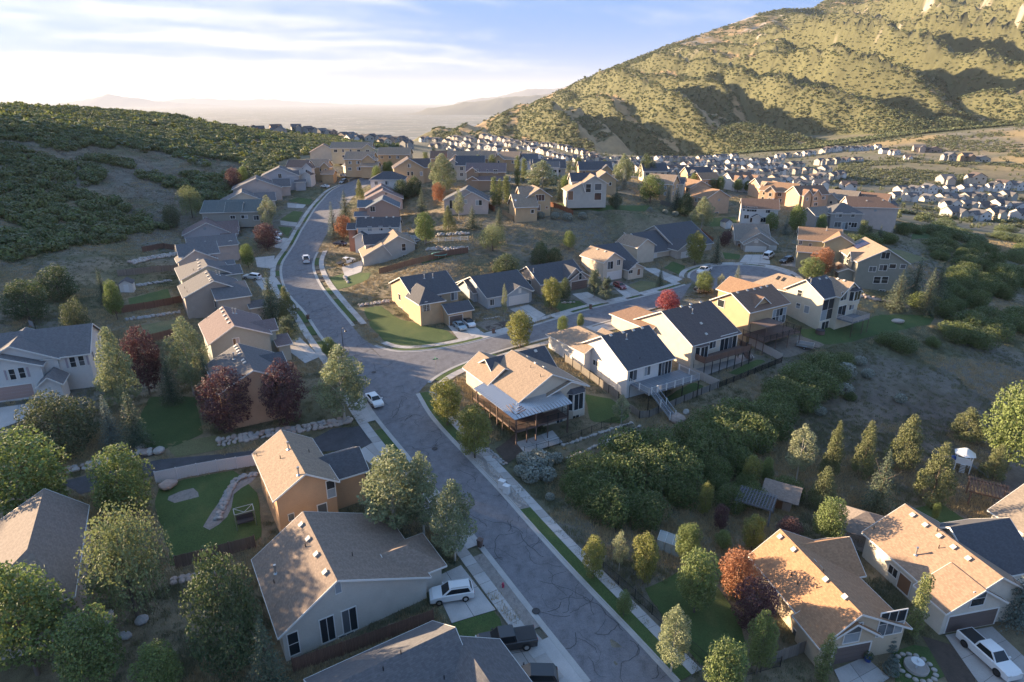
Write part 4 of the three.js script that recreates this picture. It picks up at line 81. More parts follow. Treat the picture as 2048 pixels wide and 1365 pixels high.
["spruce","spruce_tree",-38.08,16.01,-313.84,6.05,2.0,"second tallest green spruce behind the tan house"],["spruce","spruce_tree",-32.19,16.06,-318.77,6.82,1.94,"tallest green spruce behind the tan house"],["spruce","spruce_tree",-28.1,16.98,-300.89,4.58,1.48,"green spruce in front of the tan house"],["spruce","spruce_tree",-20.38,17.11,-296.75,4.95,2.14,"green spruce in front of the tan roofed gabled house"],["column","columnar_tree",-15.42,17.06,-295.76,7.45,2.14,"second tallest narrow columnar tree in front of the brown gabled house"],["maple","leafy_tree",-11.8,17.07,-291.14,4.35,1.49,"green leafy tree in front of the brown gabled house"],["column","columnar_tree",-9.09,16.83,-297.54,7.66,2.21,"tallest narrow columnar tree in front of the brown gabled house"],["spruce","spruce_tree",28.79,13.03,-330.76,7.56,1.88,"green spruce right of the pale porch-roofed house"],["dense","bushy_tree",33.68,12.62,-331.22,7.87,2.42,"dark green bushy tree left of the tan house"],["maple","leafy_tree",42.09,11.66,-337.78,4.92,2.59,"green leafy tree behind the tan house"],["dense","bushy_tree",49.12,10.59,-347.1,7.44,2.29,"dark green bushy tree behind the tan house"],["column","columnar_tree",113.37,-26.9,-706.65,9.96,5.16,"narrow columnar tree right of the tan house"],["column","columnar_tree",130.76,-29.69,-733.01,16.49,5.46,"narrow columnar tree left of the low dark-roofed house"],["dense","bushy_tree",131.81,-28.88,-714.38,12.67,3.34,"dark green bushy tree left of the low dark-roofed house"],["maple","leafy_tree",156.16,-31.67,-744.61,16.0,4.71,"green leafy tree behind the low dark-roofed house"],["dense","bushy_tree",171.22,-32.08,-739.48,11.47,4.1,"second tallest dark green bushy tree behind the low dark-roofed house"],["maple","leafy_tree",75.73,9.83,-294.2,4.21,2.49,"green leafy tree behind the dark roofed low house"],["maple","leafy_tree",82.94,9.47,-295.73,6.92,1.81,"green leafy tree in front of the tan house"],["column","columnar_tree",90.72,8.75,-293.17,5.62,2.37,"narrow columnar tree in front of the low orange-roofed house"],["maple","leafy_tree",94.52,8.36,-292.76,6.84,2.11,"green leafy tree right of the low orange-roofed house"],["maple","leafy_tree",104.27,7.55,-297.75,5.93,2.48,"tallest green leafy tree in front of the white"],["maple","leafy_tree",109.4,6.96,-300.2,5.45,1.51,"second tallest green leafy tree in front of the white"],["spruce","spruce_tree",115.37,6.24,-299.74,4.28,2.13,"green spruce behind the peach house"],["maple","leafy_tree",121.52,5.36,-302.25,5.63,2.25,"tallest green leafy tree behind the peach house"],["pine","pine_tree",117.01,5.81,-275.61,6.86,2.01,"bushy pine in front of the house"],["column","columnar_tree",126.4,5.01,-282.41,5.55,1.75,"narrow columnar tree behind the peach house"],["maple","leafy_tree",129.11,4.67,-281.23,4.79,2.31,"second tallest green leafy tree behind the peach house"],["pine","pine_tree",130.65,4.35,-277.36,4.42,2.41,"bushy pine behind the peach house"],["maple","leafy_tree",-56.63,16.2,-292.01,5.48,1.55,"second tallest green leafy tree in front of the long tan roof house"],["maple","leafy_tree",-53.81,16.22,-288.26,6.13,1.87,"tallest green leafy tree in front of the long tan roof house"],["maple","leafy_tree",-46.49,16.41,-283.65,4.36,1.36,"second tallest green leafy tree behind the big tan house"],["maple","leafy_tree",-43.52,16.59,-284.56,5.59,1.5,"tallest green leafy tree behind the big tan house"],["spruce","spruce_tree",22.51,15.23,-222.4,4.4,1.5,"green spruce left of the grey-beige two-storey house"],["spruce","spruce_tree",26.44,15.03,-222.5,6.06,1.65,"green spruce behind the grey-beige two-storey house"],["maple","leafy_tree",30.2,14.6,-227.95,6.77,1.81,"green leafy tree behind the grey-beige two-storey house"]],"oaks":[[11.27,-4.51,-78.15,3.32,3.4],[14.54,-5.0,-75.77,3.95,4.2],[19.06,-5.44,-77.03,3.87,4.4],[23.52,-5.74,-80.68,3.72,4.2],[17.23,-4.88,-83.44,3.81,4.0],[22.13,-5.29,-84.83,3.4,4.0],[10.63,-4.47,-72.66,2.73,3.2],[12.94,-4.71,-69.68,3.04,3.4],[17.66,-5.33,-69.98,2.92,3.2],
[23.85,-5.95,-75.93,2.84,3.6],[8.76,-4.19,-74.59,1.81,2.6],[29.28,-5.99,-85.24,3.43,3.8],[34.49,-6.22,-89.36,3.72,4.0],[39.27,-6.45,-91.34,3.8,4.0],[28.7,-5.6,-89.11,3.22,3.6],[34.52,-5.7,-95.03,3.4,3.4],[39.49,-5.87,-97.1,3.81,3.6],[43.79,-6.35,-95.68,3.77,3.6],[47.15,-6.05,-101.16,3.59,3.4],[29.78,-6.28,-81.51,2.56,3.0],[34.37,-6.53,-83.96,2.62,3.0],[52.49,-6.15,-105.3,3.71,3.4],[58.47,-6.04,-110.42,4.05,3.4],[63.68,-5.7,-115.47,3.6,3.0],[56.86,-5.42,-113.66,3.95,3.2],[63.22,-5.1,-119.1,3.49,3.0],[50.5,-5.67,-107.49,3.39,3.2],[68.7,-5.18,-121.89,2.3,2.4],[86.09,-4.95,-134.37,2.96,2.2],[88.12,-5.53,-132.73,2.93,2.2],[97.14,-5.91,-136.21,1.62,1.6],[106.26,-6.29,-141.13,4.05,3.0],[109.65,-7.02,-139.71,4.03,3.0],[118.65,-7.25,-146.47,4.2,3.0],[114.23,-6.1,-149.5,4.26,3.0],[123.21,-6.66,-154.94,3.89,2.8],[128.86,-7.85,-152.5,3.84,2.8],[135.05,-7.7,-159.98,3.74,2.6],[64.8,-6.59,-109.36,1.15,1.2],[34.03,-6.79,-78.38,1.75,2.4],[29.62,-6.41,-78.45,1.61,2.2],[30.55,-6.58,-74.46,2.1,2.6],[34.66,-6.87,-76.04,1.85,2.4],[39.54,-7.03,-77.48,2.17,2.6],[189.42,-8.22,-257.32,5.16,2.65],[193.13,-9.04,-259.28,3.36,2.72],[185.66,-8.2,-242.27,2.94,2.42],[149.08,-2.78,-217.58,3.9,2.06],[206.06,-12.56,-250.57,4.41,2.86],[255.63,-21.76,-373.51,6.01,2.08],[228.49,-17.92,-330.02,3.76,2.65],[167.86,-5.43,-227.3,3.7,2.9],[184.3,-7.54,-247.46,3.86,2.39],[204.18,-12.25,-247.43,4.8,2.99],[239.82,-19.14,-337.36,4.68,2.1],[256.29,-20.48,-328.23,6.32,2.54],[220.35,-15.31,-269.78,3.04,2.29],[259.97,-20.79,-323.54,6.65,2.56],[154.89,-2.77,-227.75,4.25,2.38],[172.51,-4.33,-254.37,5.17,3.06],[186.43,-6.87,-273.5,3.3,2.08],[302.19,-27.64,-386.44,6.35,2.63],[157.35,-3.49,-225.05,2.81,2.9],[169.03,-4.11,-247.2,3.26,2.38],[229.35,-17.05,-280.38,3.97,3.24],[179.26,-5.75,-257.0,4.97,2.9],[143.96,-2.95,-208.9,2.79,2.36],[267.01,-21.95,-342.02,4.78,2.1],[158.12,-3.05,-231.84,3.14,2.84],[192.95,-8.7,-267.06,5.43,2.68],[171.31,-3.73,-258.87,3.33,2.22],[229.35,-17.94,-333.37,4.5,2.27],[177.62,-5.01,-263.04,3.42,3.33],[237.96,-18.93,-347.55,5.25,2.15],[149.09,-0.7,-240.57,3.22,2.99],[159.99,-2.02,-251.43,4.22,2.41],[159.41,-1.76,-253.31,2.98,2.32],[171.03,-3.66,-258.95,4.39,2.39],[275.09,-25.36,-401.51,4.5,2.38],[253.06,-22.15,-391.06,4.97,2.52],[167.35,-6.5,-215.4,3.2,3.25],[162.31,-8.07,-194.18,3.54,2.82],[153.12,-4.21,-211.59,2.43,3.27],[142.36,-6.66,-176.23,2.07,2.89],[142.04,-5.77,-182.85,2.67,3.4],[134.1,-4.11,-185.13,3.45,3.26],[151.55,-6.83,-187.73,3.62,3.28],[139.11,-5.24,-182.98,3.72,3.22],[138.21,-5.53,-179.49,3.59,2.8],[159.21,-6.57,-202.1,3.45,2.85],[131.67,-4.18,-181.23,3.84,3.23],[163.27,-7.16,-204.0,3.79,2.81],[137.63,-5.64,-177.88,2.19,3.05],[131.1,-3.97,-182.14,2.94,2.32],[157.6,-6.83,-197.31,3.44,3.29],[158.61,-4.75,-215.21,3.06,2.95],[150.63,-4.54,-205.4,4.13,2.92],[136.24,-5.68,-175.82,2.59,2.93],[141.67,-4.56,-192.16,3.7,3.28],[169.87,-8.04,-207.53,3.54,2.44],[137.55,-4.33,-188.2,3.69,3.19],[143.04,-6.69,-176.86,2.52,2.24],[156.37,-5.73,-204.44,2.75,2.58],[154.93,-6.46,-196.14,2.84,3.17],[171.25,-8.52,-205.8,2.5,2.04],[189.67,-9.69,-233.81,4.25,2.8],[118.74,-5.08,-160.75,1.9,2.19],[132.17,-4.72,-177.75,3.49,2.33],[124.72,-3.89,-174.32,3.08,2.63],[126.72,-5.59,-165.34,3.24,3.34],[134.59,-5.42,-175.65,2.85,2.25],[116.46,-4.01,-164.47,3.07,2.25],[123.39,-4.47,-168.91,3.12,2.73],[125.1,-5.65,-163.28,2.54,3.11],[141.7,-6.0,-180.5,3.74,3.01],[105.79,-3.49,-156.45,2.79,3.27],[107.79,-3.94,-155.89,3.18,3.12],[115.83,-4.72,-160.08,2.9,2.29],[109.84,-4.64,-153.92,2.78,3.0],[112.85,1.04,-207.29,4.28,3.37],[120.93,0.54,-211.2,3.02,3.27],[131.87,0.16,-220.1,2.64,2.62],[121.4,0.53,-211.62,3.36,2.04],[132.87,0.43,-223.65,4.21,2.24],[116.33,0.89,-209.69,2.63,2.21],[120.93,0.61,-211.94,4.09,2.97]],"rows":[["ridge","dark",[-312.5,17.7,-694.9,-229.1,15.9,-737.0],19],["ridge","warm",[-262.8,14.6,-629.5,-209.3,13.6,-639.9],20],["ridge","dark",[-223.6,10.8,-735.0,-138.7,-6.4,-899.7],17],["ridge","mix",[-163.9,9.2,-670.2,-101.8,-3.7,-729.5],21],["center","white",[-138.9,-14.2,-1057.2,-17.1,-20.9,-937.0,54.4,-27.5,-827.5],
16],["center","white",[-109.8,-16.8,-1173.9,20.8,-25.4,-1052.9,94.6,-33.0,-911.0],15],["center","white",[-57.8,-19.0,-1301.4,76.1,-29.2,-1169.2,133.6,-35.3,-995.7],15],["center","white",[-104.7,-12.8,-897.3,-14.4,-18.2,-788.2],18],["basin","white",[75.4,-32.8,-932.4,232.2,-38.2,-994.6,360.5,-38.7,-1037.1],15],["basin","white",[101.1,-33.6,-846.5,226.8,-38.2,-909.0,402.5,-40.1,-983.2],15],["basin","white",[132.2,-31.2,-761.9,250.4,-36.4,-824.1,400.7,-40.2,-908.2],16],["basin","mix",[153.7,-29.9,-698.2,259.5,-33.9,-739.5,395.9,-38.1,-823.4],16],["basin","mix",[168.9,-26.2,-614.0,265.1,-30.8,-665.8,379.1,-34.4,-739.3],18],["basin","white",[444.9,-43.0,-1089.0,582.5,-36.8,-1134.2],16],["basin","white",[259.5,-26.3,-581.9,299.3,-26.7,-571.1],19],["basin","white",[438.3,-38.2,-930.4,517.2,-39.2,-972.8],17],["hillside","white",[564.3,-31.2,-1125.6,634.2,-29.5,-1136.9],17],["hillside","white",[589.7,-29.9,-1040.5,593.4,-31.2,-1018.6],18],["hillside","dark",[647.5,-28.4,-1051.8,676.7,-29.9,-1040.5],24],["hillside","white",[562.8,-30.2,-933.4],18],["hillside","dark",[605.9,-30.4,-911.9,668.5,-33.7,-910.7],24],["hillside","dark",[475.1,-36.6,-706.3,526.9,-36.6,-706.3],32],["lower","white",[392.6,-41.0,-651.2,472.7,-42.8,-671.9,548.8,-44.5,-692.7],15],["lower","mix",[345.2,-37.3,-577.7,417.9,-40.2,-598.0,492.3,-42.3,-618.6],16],["lower","mix",[302.8,-35.2,-514.3,306.7,-35.0,-503.7],18],["lower","white",[360.1,-36.8,-524.4,435.8,-39.2,-544.9],18],["lower","mix",[320.4,-33.2,-461.6,379.3,-35.7,-471.4],19]],"sage":[[1.91,-80.35,2.64],[3.33,-78.78,3.18],[4.49,-80.37,3.24],[2.54,-76.4,2.82],[5.07,-77.34,2.57],[1.14,-77.55,2.0],[6.59,-82.17,2.1],[3.82,-82.17,2.39],[73.0,-118.78,2.46],[74.81,-109.81,2.31],[64.66,-111.11,3.11],[73.93,-123.81,2.55],[67.9,-117.94,4.08],[56.29,-103.28,2.19],[13.91,-205.33,2.91],[17.93,-204.84,3.23],[22.92,-206.34,2.93],[9.4,-205.81,2.59],[55.17,-229.5,2.16],[58.9,-229.66,2.53],[49.02,-226.31,2.13],[40.46,-90.02,1.96],[5.15,-72.45,1.35]],"cars":[["sedan","white",-22.98,-0.32,-95.2,1.018,5.89,"white sedan parked at the kerb with its nose toward the camera"],["suv","white",-6.47,-2.81,-53.51,2.932,3.76,"white sport utility car on driveway beside the off-white house"],["pickup","black",-0.58,-3.25,-47.52,2.945,4.01,"black pickup truck with covered bed parked on wide concrete driveway"],["suv","black",1.86,-3.52,-43.53,3.119,3.16,"dark car roof cut by the bottom edge of the picture"],["pickup","white",49.06,-7.04,-49.4,1.352,5.14,"white pickup truck with dark bed cover in front of stone-based garage"],["sedan","silver",-11.5,0.01,-131.37,1.115,7.13,"silver sedan on driveway, left of the white one"],["sedan","white2",-9.71,-0.0,-133.57,1.098,7.02,"white car with dark glass roof beside silver sedan"],["hatch","red",28.81,0.1,-163.24,1.132,5.43,"dark red hatchback on driveway of cream house"],["pickup","white",55.92,0.2,-179.18,2.336,8.3,"white pickup truck parked at the cul-de-sac entrance"],["van","white",79.31,1.6,-191.72,-0.86,6.23,"white van on driveway at the end of the cul-de-sac"],["suv","black",82.17,1.75,-185.31,2.562,6.2,"black sport utility car beside the cul-de-sac"],["suv","tan",50.28,-0.13,-159.96,-0.28,4.61,"tan off-road car with rear spare wheel parked under a tree"],["pickup","white",-62.75,1.2,-188.93,-1.902,10.82,"white pickup truck driving up the bending street"],["suv","white",-71.28,1.25,-168.1,-3.027,5.13,"white sport utility car on driveway beside dark conifer"],["sedan","blue",-55.11,3.52,-200.87,0.406,3.55,"dark blue car under trees on the right of the street"],["flatbed","white",-49.35,1.61,-183.69,-0.918,5.82,"white flatbed work truck on driveway of the grey-beige house"],["sedan","white",-80.84,11.84,-279.08,-2.528,6.57,"white sedan parked on left near the street top"],["suv","grey",-73.83,13.2,-283.67,1.895,4.86,"grey sport utility car parked on the left roadside near the street top"],["pickup","white",-77.21,14.05,-300.24,0.739,6.42,"white pickup truck on driveway at the street top"],["van","white",-65.31,15.9,-288.27,2.953,3.28,"white van parked across the street end"],
["pickup","grey",-83.48,13.09,-295.75,-2.92,4.94,"grey pickup behind shrubs on the upper left driveway"],["suv","white",-78.35,3.07,-208.86,-2.156,7.22,"white car under the purple tree, nearest the street"],["sedan","white2",-80.52,3.89,-214.71,-2.484,4.4,"pale car under the purple tree, farther from the camera"]],"roadL":[10.23,-39.22,7.0,-44.3,4.82,-47.87,2.02,-52.48,-0.83,-57.15,-3.12,-60.91,-5.55,-64.83,-7.62,-68.09,-10.0,-71.8,-12.68,-75.98,-14.86,-79.4,-17.65,-83.91,-21.28,-89.79,-23.52,-93.66,-25.79,-98.42,-27.48,-101.71,-29.61,-105.8,-31.41,-109.29,-33.44,-113.2,-35.47,-117.02,-38.29,-122.03,-41.31,-127.45,-43.04,-130.81,-44.89,-134.52,-46.8,-138.3,-48.72,-141.92,-51.41,-146.42,-54.15,-150.77,-56.67,-155.05,-58.82,-159.13,-60.75,-163.14,-62.65,-167.51,-64.17,-171.31,-65.72,-175.43,-67.17,-179.51,-68.37,-183.15,-69.98,-189.03,-70.91,-193.93,-71.13,-201.75,-71.43,-205.48,-71.83,-209.92,-72.32,-215.05,-72.91,-220.83,-73.33,-224.61,-73.82,-228.87,-74.36,-233.4,-74.9,-238.03,-75.42,-242.54,-75.86,-246.75,-76.2,-250.46,-76.59,-255.97,-76.79,-260.7,-76.84,-264.79,-76.74,-268.41,-76.15,-273.81,-74.85,-277.92,-72.57,-282.23,-69.78,-285.51,-63.79,-286.85],"roadR":[18.42,-40.11,15.11,-45.12,12.9,-48.58,10.06,-53.03,7.11,-57.7,4.54,-61.82,1.93,-66.27,-0.3,-70.21,-2.46,-73.91,-5.97,-79.32,-8.99,-83.85,-12.12,-88.96,-14.46,-93.07,-16.27,-98.53,-18.32,-102.97,-20.77,-107.61,-23.21,-111.05,-25.86,-114.71,-27.82,-118.0,-29.9,-121.72,-32.01,-125.64,-34.15,-129.77,-36.33,-134.11,-38.56,-138.46,-40.82,-142.68,-43.13,-146.91,-45.46,-151.34,-47.22,-154.83,-49.01,-158.44,-50.78,-162.16,-52.52,-166.0,-54.3,-170.17,-56.12,-174.59,-57.79,-178.86,-59.13,-182.57,-60.69,-187.98,-61.49,-192.31,-62.05,-200.12,-62.24,-203.49,-62.43,-207.46,-62.64,-211.85,-62.83,-216.52,-62.99,-220.61,-63.15,-225.09,-63.3,-229.69,-63.44,-234.13,-63.54,-238.16,-63.66,-244.01,-63.71,-249.2,-63.68,-253.76,-63.45,-259.24,-63.04,-263.75,-61.77,-271.62,-58.48,-274.39,-54.35,-277.52],"sideN":[-32.01,-125.64,-29.06,-121.11,-24.53,-117.07,-21.06,-116.58,-17.23,-117.67,-11.24,-120.47,-7.8,-122.95,-3.83,-126.16,-0.7,-128.75,2.73,-131.67,6.32,-134.77,9.94,-138.1,13.72,-141.62,17.83,-145.09,21.35,-147.62,25.17,-150.15,28.94,-152.59,32.31,-154.88,36.0,-157.62,39.18,-160.12,42.13,-162.51,46.62,-166.29,49.88,-169.11],"sideS":[-16.27,-98.53,-15.9,-102.25,-14.83,-105.18,-12.14,-109.43,-9.43,-112.31,-6.3,-115.35,-0.61,-120.25,3.57,-123.37,8.12,-126.7,12.46,-130.01,16.77,-133.33,21.01,-136.65,25.2,-139.94,29.34,-143.21,33.52,-146.42,38.45,-149.88,42.33,-152.53],"cds":[64.32,-172.28,14.0],"patch":[["lawn",-35.52,-144.16,-31.91,-145.95,-25.59,-136.82,-14.3,-129.92,-11.54,-125.37,-16.89,-121.49,-21.65,-120.33,-26.4,-122.82,-31.18,-131.82],["lawn",-46.64,-71.27,-44.68,-72.9,-38.46,-75.7,-33.41,-70.46,-29.74,-62.07,-33.67,-59.42,-38.02,-57.22,-40.96,-61.47,-45.45,-67.68],["lawn",-6.19,-50.27,-1.88,-51.81,-0.61,-49.86,-1.95,-48.55,-4.88,-47.68],["lawn",13.05,-102.29,17.88,-101.48,20.45,-97.04,18.14,-94.37,13.03,-93.99],["lawn",66.45,-137.34,78.5,-140.53,91.52,-149.36,108.22,-153.57,103.24,-147.47,85.85,-138.45,76.38,-133.52,69.6,-131.19,65.48,-133.53],["lawn",14.93,-217.15,31.59,-217.21,51.17,-237.13,46.8,-224.21,29.17,-211.18,15.94,-211.84],["lawn",72.78,-236.35,86.03,-245.13,82.56,-231.58,70.88,-226.18],["lawn",-51.09,-171.35,-47.48,-174.93,-39.6,-172.88,-39.09,-165.82,-42.77,-161.18,-46.07,-159.52],["lawn",-26.41,-176.26,-14.18,-178.53,-13.32,-176.31,-24.65,-170.34],["lawn",-90.13,-142.12,-86.38,-152.91,-81.58,-144.96,-87.08,-137.64],["lawnDry",-79.99,-125.17,-74.3,-132.02,-70.17,-124.7,-75.37,-119.08],["lawn",178.45,-279.94,274.77,-387.75,172.4,-253.01,147.37,-231.67],["lawn",15.03,-56.84,23.06,-62.9,25.04,-54.06,23.72,-47.29,18.61,-47.14,16.26,-52.22],["lawn",39.8,-50.25,42.75,-51.24,44.46,-50.58,44.33,-47.58,40.75,-46.26,37.9,-46.47],["lawn",49.26,-72.5,62.13,-77.52,63.12,-71.59,55.75,-67.55],["lawnDry",31.66,-166.09,35.76,-170.5,38.88,-169.39,41.05,-166.68,33.54,-160.07],["lawn",45.4,-184.36,49.36,-190.49,52.27,-186.73,49.09,-174.71],
["lawn",10.0,-149.23,12.58,-152.4,16.75,-152.53,18.5,-148.98,11.6,-143.92],["lawn",67.94,-201.02,72.71,-197.47,70.19,-191.74,66.28,-193.02],["lawn",-90.99,-260.42,-88.41,-264.66,-81.45,-261.94,-80.59,-253.32],["lawn",-85.28,-232.67,-83.92,-244.86,-79.33,-241.79,-77.54,-228.45],["lawn",-83.29,-224.43,-77.15,-221.95,-76.06,-212.32],["lawn",42.81,-115.18,51.36,-122.08,53.21,-121.64,44.93,-114.87],["lawnDark",26.3,-102.25,34.72,-110.32,36.78,-108.99,27.36,-101.68],["lawnDark",-60.21,-95.03,-53.02,-95.56,-46.72,-84.23,-50.1,-79.79,-55.94,-80.06],["lawnDry",-50.83,-81.27,-42.18,-85.02,-35.77,-86.24,-43.71,-79.87,-47.88,-78.14],["soil",52.33,-126.15,65.16,-134.15,69.85,-131.23,58.12,-123.67],["mulch",-6.0,-132.47,-2.73,-135.97,2.42,-137.87,1.78,-132.65,-4.21,-128.31],["soil",-8.57,-134.74,-4.48,-137.66,-1.56,-132.59,-5.34,-129.56],["mulch",-56.77,-77.19,-52.42,-80.16,-49.46,-79.22,-53.65,-75.93],["mulch",-2.56,-83.27,0.47,-88.27,1.59,-83.64,-0.66,-79.68],["gravel",-43.51,-70.46,-42.3,-71.33,-40.54,-69.62,-42.91,-67.88,-44.92,-68.75],["gravel",-35.93,-75.42,-34.82,-73.71,-36.53,-70.9,-35.45,-65.87,-36.21,-63.35,-37.56,-63.27,-37.77,-66.24,-37.82,-70.85],["gravel",-1.75,-54.96,-0.33,-56.12,2.31,-52.12,1.08,-50.36],["lawnDry",109.5,-205.08,132.85,-213.55,139.06,-206.31,121.7,-193.95,105.97,-194.71],["mulch",32.56,-89.75,38.29,-93.41,39.16,-86.42,32.94,-81.9],["mulch",44.24,-52.38,47.44,-50.72,46.21,-46.29,43.23,-46.28]],"drive":[["concrete",[-8.97,-56.12,-5.81,-58.25,-1.68,-51.95,-6.18,-50.15],2,2],["concreteOld",[-2.28,-48.01,2.13,-49.52,7.0,-43.48,-1.1,-42.61],2,3],["concrete",[-14.68,-133.83,-10.78,-137.4,-5.25,-127.05,-10.2,-121.62],2,2],["concrete",[-0.6,-145.43,4.07,-148.95,8.0,-141.26,4.33,-136.13],2,2],["concrete",[15.55,-157.57,19.77,-159.34,23.44,-152.63,18.99,-148.99],2,2],["concrete",[26.29,-167.59,30.23,-168.15,33.54,-160.07,28.98,-155.64],2,2],["concrete",[38.71,-182.38,42.81,-183.48,48.15,-172.66,44.29,-167.69],2,3],["concrete",[74.06,-197.24,80.72,-195.72,77.21,-184.76,69.41,-188.93],3,2],["concreteOld",[85.32,-190.6,88.87,-188.62,82.98,-180.41,79.53,-183.11],2,2],["concrete",[15.89,-131.37,24.35,-138.2,24.73,-132.72,17.16,-128.96],2,2],["concrete",[32.55,-47.94,36.63,-49.7,37.74,-47.06,32.15,-43.95],2,2],["concreteOld",[46.8,-52.59,52.78,-53.78,53.41,-48.23,45.86,-43.09],2,3],["concrete",[-83.02,-88.4,-76.56,-91.77,-74.22,-87.24,-77.49,-81.15],3,1],["concrete",[-90.5,-257.56,-81.66,-253.56,-81.21,-248.07,-87.88,-249.97],2,1],["concrete",[-84.68,-231.4,-77.15,-227.77,-76.18,-222.83,-82.72,-225.97],2,1],["concrete",[-77.37,-212.16,-73.51,-210.13,-73.21,-201.13,-78.18,-203.88],2,1],["concrete",[-80.27,-193.9,-74.83,-195.84,-69.99,-180.61,-75.38,-182.53],2,2],["concrete",[-71.77,-169.73,-65.83,-171.2,-60.78,-161.95,-64.83,-158.28],2,2],["concrete",[-50.02,-181.16,-44.53,-186.6,-42.81,-174.56,-46.36,-170.37],2,2],["concrete",[0.54,-86.02,6.56,-90.64,8.05,-87.63,1.89,-83.3],3,2],["concreteOld",[35.9,-115.68,50.5,-124.56,50.9,-122.6,38.23,-113.52],4,1],["concrete",[-22.75,-80.46,-20.66,-83.16,-15.74,-76.8,-17.82,-74.79],2,2],["concrete",[-47.34,-120.37,-44.65,-124.77,-37.47,-114.25,-39.34,-110.83],2,1]],"lane":[-59.55,-71.29,-49.57,-77.33,-37.55,-80.69,-30.35,-83.51,-27.87,-86.97,-22.64,-87.92,-19.1,-82.76,-23.78,-81.11,-27.96,-80.32,-36.96,-78.17,-47.4,-74.35,-55.5,-68.95],"fence":[["vinyl",1.8,[-47.33,-71.97,-41.62,-75.04,-36.02,-76.97],"white vinyl fence along the dark private lane behind the orange house"],["wood",1.7,[-36.54,-169.6,-22.8,-172.3,-12.52,-177.17],"reddish board fence running from the grey-beige saltbox house up the slope"],["woodGrey",1.7,[-101.56,-158.33,-97.33,-165.5,-92.41,-171.32],"weathered board fence behind the small white shed"],["wood",1.7,[-87.05,-130.86,-82.43,-137.25,-78.38,-144.15],"brown board fence between the left back yards, lower one"],["wood",1.7,[-110.06,-185.51,-108.66,-194.08,-103.63,-195.14],"brown board fence at the top of the pale rock slope"],["wood",1.7,[-73.15,-116.8,-69.49,-122.67],
